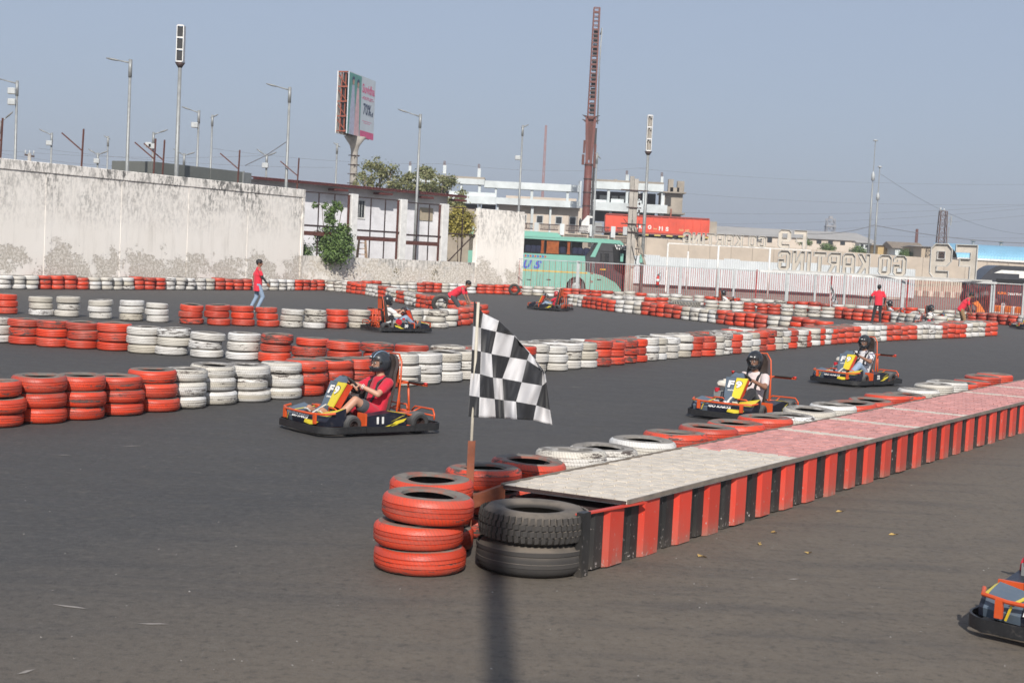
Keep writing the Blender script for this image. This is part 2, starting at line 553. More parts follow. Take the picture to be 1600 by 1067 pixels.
WA0 = BACK[0] + Vector((-6.5, -9.6, 0)); WA0 = Vector((-25.6, 47.6, 0))
WA1 = ONP(470, 452, (-25.6, 47.6), (-9.9, 76.2)) * 1.0; WA1.z = 0
WB1 = Vector((0.42, 86.6, 0))
ua = (WA1 - WA0).normalized(); na = Vector((ua.y, -ua.x, 0)); yawa = math.atan2(ua.y, ua.x)
ub = (WB1 - WA1).normalized(); nb = Vector((ub.y, -ub.x, 0)); yawb = math.atan2(ub.y, ub.x)
LA = (WA1 - WA0).length; LB = (WB1 - WA1).length
HA = ONP(240, 272, WA0, WA1).z
HA0 = ONP(0, 252, WA0, WA1).z
wall = empty('boundary_wall', WA0, yawa, 'tall whitewashed boundary wall with dark rain streaks and peeling plaster at its foot', 'wall')
mb = MB()
# the wall with shallow pilasters and recessed bays between them
nb_ = int(LA / 4.1); bw = LA / nb_
for i in range(nb_):
    x0 = i * bw
    mb.box2((x0 + .18, -.008, -.1), (x0 + bw - .18, .23, HA - .42))
    mb.box2((x0 - .18, -.02, -.1), (x0 + .18, .25, HA - .42))
mb.box2((LA - .18, -.05, -.1), (LA, .27, HA - .42))
mb.obj('wall_bay', M['wash'], wall)
mb = MB(); mb.box2((-.2, -.06, HA - .42), (LA + .02, .30, HA), 0, .02)
mb.obj('coping', M['wash'], wall)

# Y-shaped wire brackets on top of the wall
br = None
bk = [(-1, 200, 190), (130, 268, 206), (243, 272, 230), (257, 273, 228), (375, 288, 240), (468, 295, 245)]
names = ['at the left end of the photo', 'between two street lamps', 'left of the close pair by the grey container', 'right of the close pair by the grey container',
         'in front of the grey container right end', 'at the right end of the tall wall']
for i, (px, by, ty) in enumerate(bk):
    p = ONP(px if px > 0 else 3, 260, WA0, WA1)
    lo = (p - WA0).dot(ua)
    o = empty('wire_bracket', WA0 + ua * lo + Vector((0, 0, HA - .03)) - na * .1, yawa, 'rusty Y-shaped bracket, ' + names[i], 'bracket', 'wire brackets on top of the tall wall')
    if br is None:
        a = MB(); a.bar((0, 0, 0), (.06, 0, 1.62), .055); br = a.mesh('upright', M['rust'])
        a = MB(); a.bar((.02, .045, .72), (-.25, .95, 1.42), .05); br2 = a.mesh('arm', M['rust'])
    inst('upright', br, o); inst('arm', br2, o)

# right part: low sill wall with columns and open bays, then a solid end
wb = empty('bay_wall', WA1, yawb, 'lower wall with whitewashed columns, open steel-framed bays and stained grey sill', 'wall')
def bx(px):                       # distance along the second wall for a picture column
    p = ONP(px, 430, WA1, WB1); return (p - WA1).dot(ub)
def bz(px, py): return ONP(px, py, WA1, WB1).z
SILL = bz(600, 404.5)
xe = bx(742)
mb = MB(); mb.box2((0, 0, -.1), (xe, .28, SILL)); mb.obj('sill_wall', M['wash2'], wb)
mb = MB(); mb.box2((xe, -.03, -.1), (LB, .3, bz(775, 328)), 0, .02); mb.obj('wall_bay', M['wash'], wb)
def wy(px):
    p = ONP(px, 400, WA1, WB1) if px > 470 else ONP(px, 400, WA0, WA1)
    return p.y
cols = [(545, 555), (622, 632), (687, 697)]
for (a0, a1) in cols:
    mb = MB(); mb.box2((bx(a0), -.02, SILL - .01), (bx(a1), .30, bz((a0 + a1) / 2, 303 + (a0 - 545) * .11)), 0, .02)
    mb.obj('column', M['whitep'], wb)
bays = [(471, 545), (555, 622), (632, 687), (697, 741)]
for k, (a0, a1) in enumerate(bays):
    x0, x1 = bx(a0), bx(a1); mid = (a0 + a1) / 2
    zt = bz(mid, 302 + (a0 - 471) * .1)
    mb = MB(); mb.bar((x0, .14, zt), (x1, .14, zt), .06); mb.obj('top_rail', M['darksteel'], wb)
    for q in ((1 / 3, 2 / 3) if k < 3 else (.55,)):
        mb = MB(); mb.bar((x0 + (x1 - x0) * q, .14, SILL), (x0 + (x1 - x0) * q, .14, zt), .05); mb.obj('mullion', M['darksteel'], wb)
    if k < 3:
        z1, z2 = bz(mid, 354 + (a0 - 471) * .09), bz(mid, 366 + (a0 - 471) * .09)
        mb = MB(); mb.bar((x0, .10, z1), (x1, .10, z1), .10); mb.obj('pipe_rail', M['darksteel'], wb)
        mb = MB(); mb.bar((x0 - .02, .02, z2), (x1 - .25, .02, z2), .07, ht=.22); mb.obj('steel_purlin', M['rust'], wb)
        mb = MB(); mb.bar((x1 - .16, .07, SILL), (x1 - .16, .07, zt), .09); mb.obj('angle_upright', M['rust'], wb)
    else:
        z1 = bz(mid, 366); mb = MB(); mb.bar((x0, .10, z1), (x1, .10, z1), .08)
        mb.bar((x0 + .3, .2, SILL), (x1, .2, z1), .05); mb.obj('pipe_rail', M['darksteel'], wb)

# ---------------------------------------------------------------- low white building with the red edged roof
def plaster(name, c):
    return plain(name, c, .9, 0, .1, 1.2, .2)
M['render_w'] = plaster('pale_render', (.78, .77, .79))
M['redroof'] = plain('red_roof_edge', (.12, .03, .028), .7, .1, .3)
sh = WA1 - ub * 9.0 - nb * 5.0
eave = empty('workshop', sh, yawb, 'low pale grey workshop with a corrugated red-edged roof behind the bay wall', 'building')
def sx(px): p = ONP(px, 300, sh, sh + ub); return (p - sh).dot(ub)
def sz(px, py): return ONP(px, py, sh, sh + ub).z
xr = sx(700); z_e = sz(560, 293); x_l = sx(386)
mb = MB(); mb.box2((x_l, 0, -.1), (xr, 9, z_e - .05)); mb.obj('wall', M['render_w'], eave)
rf = MB()
n = 70
for i in range(n + 1):
    pass
st = (xr + .7 - x_l + .3) / (n * 2)
vs = []; fs = []
for i in range(n * 2 + 1):
    x = x_l - .3 + i * st; zz = .04 * (i % 2)
    vs += [(x, -1.0, z_e + zz), (x, 9.4, z_e + .55 + zz), (x, -1.0, z_e + zz - .03), (x, 9.4, z_e + .52 + zz)]
for i in range(n * 2):
    a = i * 4; fs += [(a, a + 4, a + 5, a + 1), (a + 2, a + 3, a + 7, a + 6), (a, a + 2, a + 6, a + 4)]
rf.add(vs, fs); rf.obj('roof', M['redroof'], eave)
mb = MB(); mb.box2((x_l - .3, -.98, z_e - .11), (xr + .7, -.9, z_e - .03)); mb.obj('fascia', M['redroof'], eave)
for px in (520, 590, 655, 707):
    mb = MB(); mb.box2((sx(px) - .6, -.9, z_e - .34), (sx(px) + .4, -.3, z_e - .22)); mb.obj('roof_bracket', M['redroof'], eave)
# small window, beige board
mb = MB(); x = sx(561); z = sz(561, 326)
mb.box2((x - .5, -.05, z - .6), (x + .5, .02, z + .55)); f = mb.obj('window', M['whitep'], eave)
M['glassd'] = plain('dark_glass', (.03, .035, .04), .12, 0, .1); mb = MB(); mb.box2((x - .4, -.065, z - .5), (x + .4, -.052, z + .45)); mb.obj('pane', M['glassd'], f)
for q in (-.2, 0, .2):
    mb = MB(); mb.bar((x + q, -.08, z - .5), (x + q, -.08, z + .45), .025); mb.obj('window_bar', M['greyp'], f)
M['beige'] = plaster('beige_board', (.40, .34, .25))
mb = MB(); mb.box2((sx(657), -.06, sz(667, 345)), (sx(677), -.003, sz(667, 325))); mb.obj('board', M['beige'], eave)
mb = MB(); mb.box2((x_l, -.12, -.05), (xr, -.004, 1.1)); mb.obj('plinth', plaster('grey_plinth', (.30, .29, .28)), eave)
# tan side wall in the last bay
tw0 = WA1 - nb * 4.5; tq0 = ONP(694, 400, tw0, tw0 + ub); tq1 = ONP(772, 400, tw0, tw0 + ub); tq0.z = 0
tw = empty('side_wall', tq0, yawb, 'plain tan wall seen through the last open bay behind the yellow shrub', 'wall')
mb = MB(); mb.box2((0, 0, -.1), ((tq1 - tq0).dot(ub), .2, ONP(720, 325, tw0, tw0 + ub).z)); mb.obj('wall_panel', plaster('tan_render', (.46, .39, .31)), tw)

# leaning timber ladder and water barrel things inside the bays
def ladder(loc, yaw, label):
    o = empty('step_ladder', loc, yaw, label, 'ladder')
    for s in (-1, 1):
        for k in (-1, 1):
            mb = MB(); mb.bar((s * .42, k * .5, 0), (s * .16, k * .04, 2.9), .07); mb.obj('rail', M['timber'], o)
    for i in range(1, 9):
        q = i / 9; w_ = .42 - .26 * q
        mb = MB(); mb.bar((-w_, -.5 + .46 * q, 2.9 * q), (w_, -.5 + .46 * q, 2.9 * q), .05); mb.obj('rung', M['timber'], o)
M['timber'] = plain('weathered_timber', (.36, .25, .17), .85, 0, .25, 8)
p = AT(565, 400, 80.3); ladder((p.x, 80.3, 0), .3, 'weathered timber step ladder standing behind the second open bay')
mb = MB(); mb.prism([(0, 0, 0), (1.1, 0, 0), (1.0, 0, 1.0), (.75, 0, 1.5)], (0, .12, 0)); p = AT(606, 400, 80.6)
o = mb.obj('slate_offcut', plain('dark_slate', (.10, .10, .105), .7)); o.location = (p.x, 80.6, .1 + SILL * .0 + .6)
tag(o, 'dark pointed sheet leaning behind the second open bay', 'sheet')
mb = MB(); mb.box2((0, 0, 0), (.1, .1, .62), 0); mb.box2((.95, 0, 0), (1.05, .1, .62), 0); mb.box2((0, .7, 0), (.1, .8, .62), 0); mb.box2((.95, .7, 0), (1.05, .8, .62), 0); mb.box2((-.02, -.02, .6), (1.07, .82, .65), 0)
tb = mb.obj('sheet_trestle', M['timber']); tb.location = (p.x - .05, 80.3, 0); tag(tb, 'rough timber trestle under the dark pointed sheet', 'trestle')

# grey container behind the tall wall
M['contgrey'] = plain('grey_sheet_metal', (.135, .142, .13), .6, .1, .08, 1)
ca = WA0 - na * 2.4
def cx(px): p = ONP(px, 280, ca, ca + ua); return (p - ca).dot(ua)
ct = empty('storage_container', ca, yawa, 'dark grey sheet-metal container rising behind the tall wall', 'container')
x0, xm, x1 = cx(237), cx(328), cx(379); zt = ONP(300, 259.5, ca, ca + ua).z
for (a, b_) in ((x0, xm - .01), (xm + .01, x1)):
    mb = MB(); mb.box2((a, 0, 0), (b_, 2.6, zt), 0, .02); mb.obj('wall_sheet', M['contgrey'], ct)
mb = MB(); mb.box2((x1 + .002, .002, 0), (x1 + .7, 2.4, zt - .02)); mb.obj('end_frame', plain('grey_end', (.17, .18, .18), .6), ct)
mb = MB(); mb.box2((x1 - .02, -.06, 0), (x1 + .08, -.002, zt + .03)); mb.obj('corner_post', M['galv'], ct)
# ---------------------------------------------------------------- vegetation
def leafmat(name, a, b_, c3):
    m, t, b = newmat(name)
    ge = N(t, 'ShaderNodeNewGeometry')
    c = ramp(t, ge.outputs['Random Per Island'], [(0, a), (.5, b_), (1, c3)])
    t.links.new(c, b.inputs['Base Color']); b.inputs['Roughness'].default_value = .6
    tr_ = N(t, 'ShaderNodeBsdfTranslucent'); t.links.new(c, tr_.inputs['Color'])
    mx = N(t, 'ShaderNodeMixShader'); mx.inputs[0].default_value = .25
    t.links.new(b.outputs[0], mx.inputs[1]); t.links.new(tr_.outputs[0], mx.inputs[2])
    t.links.new(mx.outputs[0], t.nodes['Material Output'].inputs[0])
    return m
M['leaf_g'] = leafmat('green_leaves', (.05, .09, .02), (.10, .17, .04), (.17, .25, .07))
M['leaf_o'] = leafmat('olive_leaves', (.11, .13, .05), (.22, .23, .10), (.36, .34, .17))
M['leaf_y'] = leafmat('yellow_leaves', (.17, .15, .03), (.36, .30, .06), (.52, .45, .12))
M['leaf_d'] = leafmat('dry_leaves', (.12, .10, .05), (.22, .19, .09), (.30, .25, .13))
M['bark'] = plain('bark', (.16, .12, .09), .9, 0, .3, 9, .4)
def leaves(clumps, n, size, rng):
    mb = MB()
    tot = sum(c[1] ** 2 for c in clumps)
    for (c, r, sq) in clumps:
        k = int(n * r * r / tot)
        for _ in range(k):
            d = Vector((rng.gauss(0, 1), rng.gauss(0, 1), rng.gauss(0, 1))).normalized()
            q = r * (rng.random() ** .5) * (1 + .32 * abs(rng.gauss(0, 1)) * (rng.random() < .5))
            p = Vector(c) + Vector((d.x * q, d.y * q, d.z * q * sq))
            nrm = (d + Vector((rng.gauss(0, .6), rng.gauss(0, .6), rng.gauss(0, .6) + .4))).normalized()
            u = nrm.cross(Vector((rng.gauss(0, 1), rng.gauss(0, 1), rng.gauss(0, 1)))).normalized()
            v = nrm.cross(u); s = size * rng.uniform(.6, 1.4)
            mb.add([p - u * s, p - v * s * .45, p + u * s, p + v * s * .45], [(0, 1, 2, 3)])
    return mb
def plant(name, label, cat, loc, clumps, n, size, leaf, trunk, seed, group=None):
    rng = random.Random(seed)
    o = empty(name, loc, 0, label, cat, group)
    leaves(clumps, n, size, rng).obj('crown', M[leaf], o)
    mb = MB()
    for path, r in trunk:
        mb.tube(path, [r * (1 - .6 * i / (len(path) - 1)) for i in range(len(path))], 6)
    mb.obj('trunk', M['bark'], o, True)
    return o
def around(px, py, y):
    return AT(px, py, y)
# green bush growing through the first bay and drooping over the sill
b0 = around(526, 410, wy(526) + 1.6)
def rel(px, py, y, o): p = AT(px, py, y); return (p.x - o.x, p.y - o.y, p.z)
o0 = Vector((b0.x, b0.y, 0))
cl = [(rel(x, y, wy(x) + (d - 77.2) * 1.2 - .1, o0), r, .85) for x, y, d, r in [(520, 378, 77.2, .75), (508, 388, 77.6, .6), (532, 372, 77.0, .6), (525, 393, 77.0, .75), (536, 386, 76.9, .6), (515, 400, 76.9, .45), (530, 402, 76.8, .42),
      (503, 375, 77.6, .4), (512, 362, 77.4, .42), (535, 358, 77.1, .42), (543, 374, 76.9, .3), (515, 336, 77.3, .30), (521, 328, 77.2, .3), (508, 322, 77.4, .22), (526, 320, 77.2, .26), (492, 321, 77.5, .2), (532, 326, 77.1, .18), (517, 346, 77.2, .32), (498, 366, 77.7, .25)]]
plant('green_bush', 'dense green bush spilling through the first open bay over the grey sill', 'bush', o0, cl, 6500, .085, 'leaf_g',
      [([(0, 0, 0), rel(524, 400, wy(524) + .6, o0), rel(522, 370, wy(522) + .3, o0), rel(518, 330, wy(518) + .2, o0)], .06), ([rel(520, 385, wy(520) + .3, o0), rel(505, 350, wy(505) + .3, o0), rel(503, 322, wy(503) + .3, o0)], .03), ([rel(520, 385, wy(520) + .3, o0), rel(530, 350, wy(530) + .2, o0), rel(536, 318, wy(536) + .2, o0)], .03)], 3)
Y6 = wy(476) + 1.0; o0 = AT(476, 400, Y6); o0.z = 0
plant('small_shrub', 'small dark shrub at the left corner of the first open bay', 'shrub', o0, [(rel(476, 395, Y6, o0), .42, 1.1), (rel(473, 386, Y6, o0), .25, 1)], 900, .07, 'leaf_g', [([(0, 0, 0), rel(476, 392, Y6, o0)], .04)], 4)
Y7 = wy(717) + 1.1; o0 = AT(717, 400, Y7); o0.z = 0
cl = [(rel(x, y, Y7, o0), r, .8) for x, y, r in [(716, 340, .75), (705, 348, .5), (727, 346, .55), (712, 357, .6), (725, 360, .5), (718, 330, .4), (702, 356, .3), (731, 337, .3)]]
plant('yellow_shrub', 'round yellow-leaved shrub in front of the tan side wall', 'shrub', o0, cl, 4200, .09, 'leaf_y', [([(0, 0, 0), rel(715, 390, Y7, o0), rel(716, 350, Y7, o0)], .05), ([(0, 0, 0), rel(722, 385, Y7, o0), rel(726, 352, Y7, o0)], .04)], 5)
for i, (px, lab) in enumerate([(600, 'dry weeds behind the second open bay'), (660, 'dry weeds behind the third open bay'), (704, 'green weeds at the foot of the yellow shrub'), (730, 'low green tuft beside the yellow shrub')]):
    yy = wy(px) + .9
    o0 = AT(px, 400, yy); o0.z = 0
    plant('weed_clump', lab, 'weeds', o0, [((dx, 0, 1.15 + dz), .38, .9) for dx, dz in ((-.5, 0), (.1, .15), (.6, -.05))] if px < 700 else [((0, 0, 1.1), .45, .8)], 700, .05, 'leaf_d' if px < 700 else 'leaf_g', [([(0, 0, 0), (.05, 0, 1.2)], .03)], 20 + i)
# trees behind the workshop
def bigtree(px0, px1, py0, py1, y, seed, label, leaf, n, num):
    rng = random.Random(seed); o0 = AT((px0 + px1) / 2, 390, y); o0.z = 0
    cl = []; tk = []
    for i in range(num):
        px = px0 + (px1 - px0) * (i + .5) / num + rng.uniform(-6, 6); py = rng.uniform(py0, py1)
        c = rel(px, py, y + rng.uniform(-1.5, 1.5), o0); cl.append((c, rng.uniform(.25, .6), .65)); cl.append(((c[0] + rng.uniform(-.9, .9), c[1], c[2] + rng.uniform(-.5, .5)), rng.uniform(.15, .35), .7))
        if i % 3 == 0: tk.append(([(0, 0, 3), (c[0] * .5, c[1] * .5, c[2] * .7), c], .07))
    tk.append(([(0, 0, 0), (.1, 0, 4)], .18))
    plant('leafy_tree', label, 'tree', o0, cl, int(n * .55), .105, leaf, tk, seed, 'trees behind the workshop')
bigtree(564, 612, 258, 288, 96, 11, 'loose olive-green tree beside the billboard pole', 'leaf_o', 3600, 17)
bigtree(610, 655, 270, 297, 97, 12, 'yellowish olive tree at the middle of the trees behind the workshop', 'leaf_o', 3000, 15)
bigtree(655, 712, 278, 298, 97.5, 13, 'low spreading green tree under the unfinished white building', 'leaf_o', 3200, 17)
o0 = AT(667, 270, 99); o0.z = 0
plant('leafy_tree', 'thin tree top sticking up beside the right-hand street lamp', 'tree', o0, [(rel(x, y, 99, o0), r, .7) for x, y, r in ((667, 268, .55), (660, 266, .35), (672, 275, .45), (655, 272, .3))], 700, .12, 'leaf_o', [([(0, 0, 0), rel(666, 268, 99, o0)], .14)], 14, 'trees behind the workshop')
o0 = AT(720, 300, 92); o0.z = 0
plant('leafy_tree', 'slender pale tree between the workshop and the unfinished building', 'tree', o0, [(rel(x, y, 92, o0), r, 1) for x, y, r in ((718, 312, .4), (722, 303, .35), (716, 320, .5), (706, 322, .6), (700, 318, .5))], 1200, .1, 'leaf_o', [([(0, 0, 0), rel(719, 308, 92, o0)], .08)], 15, 'trees behind the workshop')

# ---------------------------------------------------------------- street lamps
def lamp(px, py, base_py, H, arms, label, floods=(), yaw0=None):
    at_wall = 0
    """arms: picture points of the lantern ends"""
    yh = 396 + .05 * (px - 800)
    s = (yh - py) / (H - CH); y = FPX / s
    if px < 700 and y < wy(px) + .9 and H > 10: y = wy(px) + .9
    top = AT(px, py, y); X = top.x; H = top.z
    o = empty('street_lamp', (X, y, 0), 0, label, 'street lamp', 'street lamps behind the wall and road')
    mb = MB(); mb.tube([(0, 0, 0), (0, 0, H * .45), (0, 0, H)], [.10, .085, .06], 10); mb.tube([(0, 0, H - .75), (0, 0, H + .05)], .085, 8); mb.obj('pole', M['galv'], o, True)
    for (ax_, ay_) in arms:
        e = AT(ax_, ay_, y); v = Vector((e.x - X, 0, e.z))
        st_ = Vector((0, 0, H - .1)); dirn = (v - st_)
        L = dirn.length; dn = dirn.normalized()
        mb = MB(); mb.tube([st_, st_ + dn * (L - .5)], [.045, .03], 6); a = mb.obj('arm', M['galv'], o, True)
        mb = MB(); q = st_ + dn * (L - .3); mb.ell(q, (.33, .10, .05), 10, 6, 0, (dn, Vector((0, 1, 0)), dn.cross(Vector((0, 1, 0))))); mb.obj('lantern', M['galv'], o, True)
    for (fx, fy) in floods:
        e = AT(fx, fy, y); v = Vector((e.x - X, -.15, e.z))
        mb = MB(); mb.bar((0, 0, v.z), v, .05); mb.box(v, (.42, .22, .34), 0, None, .04); mb.obj('floodlight', M['greyp'], o)
    return o
L_ = [
 (204, 95, 10.2, [(166, 91)], 'tall street lamp with arm to the left above the middle of the tall wall', ()),
 (27, 128, 10.2, [(-14, 120)], 'street lamp with two floodlights near the left edge of the photo', ((20, 143), (20, 160))),
 (453, 138, 10.2, [(416, 131)], 'street lamp at the right end of the tall wall', ()),
 (657, 180, 10.2, [(622, 171)], 'street lamp in front of the workshop and its trees', ()),
 (311, 174, 10.2, [(284, 167)], 'street lamp with arm to the left behind the grey container', ((305, 196),)),
 (81, 209, 9.0, [(61, 202)], 'small street lamp with a floodlight between the two leftmost wire brackets', ((78, 224),)),
 (240, 208, 9.0, [(262, 203)], 'small lamp with floodlight and arm to the right by the container left end', ((238, 229), (233, 227))),
 (169, 214, 10, [(162, 212)], 'slim distant lamp post left of the tallest street lamp', ()),
 (332, 181, 11, [(341, 179)], 'slim distant lamp post just right of the container lamp', ((327, 0),)[:0]),
 (153, 240, 8, [(138, 233), (169, 236)], 'distant twin-armed lamp right of the second wire bracket', ((152, 252),)),
 (288, 241, 8, [(271, 233), (305, 238)], 'distant twin-armed lamp low above the grey container', ()),
 (417, 242, 8, [(401, 233), (432, 238)], 'distant twin-armed lamp above the workshop roof end', ((415, 259),)),
 (527, 225, 10, [(521, 223)], 'slim distant lamp post left of the billboard', ()),
 (817, 197, 12, [(826, 195)], 'tall slim lamp post over the bus left end', ((809, 247),)),
 (933, 240, 10, [(930, 239)], 'slim lamp post just right of the red rig mast', ()),
 (0, 190, 9, [(20, 175)], 'lamp whose arm enters the photo at the left edge', ()),
]
for px, py, H, arms, lab, fl in L_:
    lamp(px, py, 0, H, arms, lab, fl)
# T-shaped electricity pole above the wall
p = AT(46, 247, 95); o = empty('utility_pole', (p.x, 95, 0), 0, 'short concrete utility pole with crossarm and insulators above the left wall', 'utility pole')
mb = MB(); mb.tube([(0, 0, 0), (0, 0, p.z + .3)], [.18, .12], 8); mb.obj('pole', M['concrete'], o, True)
mb = MB(); mb.bar((-.32, 0, p.z + .2), (.32, 0, p.z + .1), .08, ht=.12); mb.obj('crossarm', M['darksteel'], o)
for q in (-.28, 0, .28):
    mb = MB(); mb.tube([(q, 0, p.z + .2), (q, 0, p.z + .5)], [.03, .05], 6); mb.obj('insulator', M['greyp'], o, True)
# lone shadow-casting pole behind the photographer
ga, gb = G(785, 1060), G(776, 912); dd = (gb - ga).normalized()
gm = G(779, 990); q = gm - SHADOW_DIR * (gm.y + 3.0)
o = empty('street_lamp', (q.x, q.y, 0), 0, 'street lamp behind the photographer that throws the dark stripe on the asphalt', 'street lamp', 'street lamps behind the wall and road')
mb = MB(); mb.tube([(0, 0, 0), (0, 0, 10.6)], [.11, .09], 12); mb.obj('pole', M['galv'], o, True)
mb = MB(); mb.box((0, .2, 10.6), (.3, .3, .2)); mb.obj('lantern', M['greyp'], o)

# ---------------------------------------------------------------- tall sign posts (three sided light boxes)
def signpost(px, y, by, sy0, sy1, lab, dark):
    top = AT(px, sy0, y); bot = AT(px - (sy1 - sy0) * .05, sy1, y)
    o = empty('sign_post', (top.x, y, 0), 0, lab, 'sign post', 'tall posts with a three-sided light box')
    mb = MB(); mb.tube([(0, 0, 0), (0, 0, bot.z + .1)], [.125, .085], 12); mb.obj('post', M['galv'], o, True)
    z0, z1 = bot.z, top.z; a = .17
    mb = MB(); mb.box2((-a, -.2, z0), (-a + .035, .2, z1)); mb.box2((a - .035, -.2, z0), (a, .2, z1)); mb.obj('side_plate', M['whitep'], o)
    for i in range(4):
        z = z0 + (z1 - z0) * i / 3; mb = MB(); mb.box2((-a + .037, -.21, z - .03), (a - .037, -.15, z + .03)); mb.obj('crossbar', M['whitep'], o)
    for i in range(3):
        mb = MB(); za = z0 + (z1 - z0) * i / 3 + .05; zb = z0 + (z1 - z0) * (i + 1) / 3 - .05
        if dark: mb.box2((-a + .04, -.13, za), (a - .04, .1, zb))
        else: mb.tube([(-.02, 0, za - .05), (-.02, 0, zb + .05)], .05, 8); mb.box2((-a + .04, .1, za), (a - .04, .13, zb))
        mb.obj('light_panel', M['black'] if dark else M['concrete'], o)
    mb = MB(); mb.lathe([(.0, z0 - .28), (.09, z0 - .28), (.24, z0 - .04), (0, z0 - .04)], 12, closed=False); mb.obj('collar', M['darksteel'], o, True)
    return o
signpost(283.5, wy(280) + 1.3, 0, 41, 97, 'tall leaning-looking light pole with black-panelled box over the tall wall', True)
signpost(1016, 90.0, 0, 181, 236, 'white pole with a slatted light box in front of the concrete ramp', False)

# ---------------------------------------------------------------- billboard
y0, y1 = 118.0, 124.6
A_ = AT(549, 110, y0); B_ = AT(588, 129, y1)
Ab = AT(543, 206, y0); Bb = AT(584, 222, y1)
zt = (A_.z + B_.z) / 2; zb = (Ab.z + Bb.z) / 2
a2 = Vector((A_.x - .15, y0, 0)); b2 = Vector((B_.x - .05, y1, 0))
ubb = (b2 - a2).normalized(); WB = (b2 - a2).length; yb = math.atan2(ubb.y, ubb.x)
bb = empty('billboard', a2, yb, 'double-sided advertising billboard with a pink fashion outlet poster on a thick pole', 'billboard')
mb = MB(); mb.box2((0, 0, zb), (WB, .08, zt)); M['poster'] = plain('poster_paper', (.52, .58, .62), .6, 0, .06, 1); mb.obj('poster', M['poster'], bb)
TH = .95
mb = MB(); mb.box2((0, TH, zb), (WB, TH + .08, zt)); mb.obj('rear_poster', M['whitep'], bb)
M['rig'] = plain('orange_steel', (.30, .075, .04), .6, 0, .25, 4)
mb = MB()
for x in (.15, 1.5, 3, 4.6, 6.4):
    mb.box2((x, .3, zb), (x + .08, .38, zt)); mb.box2((x, .65, zb), (x + .08, .73, zt))
for i in range(5):
    z = zb + (zt - zb) * (i + .1) / 4.2
    mb.box2((-.02, .1, z), (WB, .16, z + .1)); mb.box2((-.02, .1, z), (.06, TH - .02, z + .1)); mb.bar((.1, .1, z), (.1, TH, min(z + 1.0, zt - .05)), .06)
mb.obj('truss', M['rig'], bb)
mb = MB(); mb.box2((.3, .42, zb + .05), (WB - .1, .6, zt - .1)); mb.obj('inner_sheet', M['black'], bb)
def pcol(name, c): return plain(name, c, .6, 0, .15, 3)
P1 = pcol('print_teal', (.10, .30, .26)); P2 = pcol('print_rose', (.62, .40, .42)); P3 = pcol('print_skin', (.42, .25, .19)); P4 = pcol('print_navy', (.03, .05, .11)); P5 = pcol('print_pink', (.62, .09, .22)); P6 = pcol('print_lilac', (.42, .44, .55))
Hh = zt - zb
def flat(poly, mat, off, nm):
    mb = MB(); mb.prism([(x * WB, -off, zb + z * Hh) for x, z in poly], (0, .004, 0)); return mb.obj(nm, mat, bb)
flat([(0.01, 0), (.46, 0), (.46, .985), (.01, .985)], P1, .006, 'printed_backdrop')
flat([(.06, 0), (.26, 0), (.24, .45), (.20, .8), (.12, .8), (.08, .45)], P6, .011, 'printed_dress')
flat([(.24, 0), (.43, 0), (.41, .42), (.37, .78), (.30, .78), (.26, .42)], P2, .016, 'printed_dress')
for cx_, cz_ in ((.16, .86), (.335, .84)):
    flat([(cx_ + .035 * math.cos(a), cz_ + .06 * math.sin(a)) for a in [k * math.pi / 5 for k in range(10)]], P3, .021, 'printed_face')
    flat([(cx_ - .045, cz_ - .02), (cx_ - .05, cz_ + .05), (cx_, cz_ + .085), (cx_ + .045, cz_ + .06), (cx_ + .03, cz_ + .03), (cx_ - .02, cz_ + .03)], P4, .026, 'printed_hair')
flat([(.47, 0), (.995, 0), (.995, .11), (.47, .11)], P5, .006, 'printed_band')
ex = (1, 0, 0); ez = (0, 0, 1)
put_text('Suvidha', P5, (WB * .50, -.012, zb + Hh * .735), ex, ez, WB * .47, Hh * .15, bb)
put_text('-OUTLET-', P5, (WB * .50, -.012, zb + Hh * .63), ex, ez, WB * .45, Hh * .05, bb)
put_text('70%', P4, (WB * .56, -.012, zb + Hh * .38), ex, ez, WB * .30, Hh * .19, bb)
put_text('off', P4, (WB * .875, -.012, zb + Hh * .38), ex, ez, WB * .07, Hh * .08, bb)
flat([(.54, .27), (.90, .27), (.90, .278), (.54, .278)], P5, .006, 'printed_line'); flat([(.60, .24), (.84, .24), (.84, .247), (.60, .247)], P5, .006, 'printed_line')
cxp = AT(557, 250, 121.3); c3 = Vector((cxp.x, 121.3, 0)) - a2; lx = c3.dot(ubb); ly = TH / 2
lx = WB * .5
mb = MB(); mb.tube([(lx, ly, 0), (lx, ly, zb - 1.2), (lx, ly, zb - .75), (lx, ly, zb)], [.34, .30, .42, .95], 16); mb.obj('pole', M['concrete'], bb, True)
for i in range(14):
    z = zb - 1.6 - i * .78
    mb = MB(); mb.bar((lx - .62, ly - .2, z), (lx + .62, ly - .2, z), .07); mb.bar((lx - .35, ly - .62, z), (lx - .35, ly + .4, z), .06); mb.obj('rung', M['darksteel'], bb)
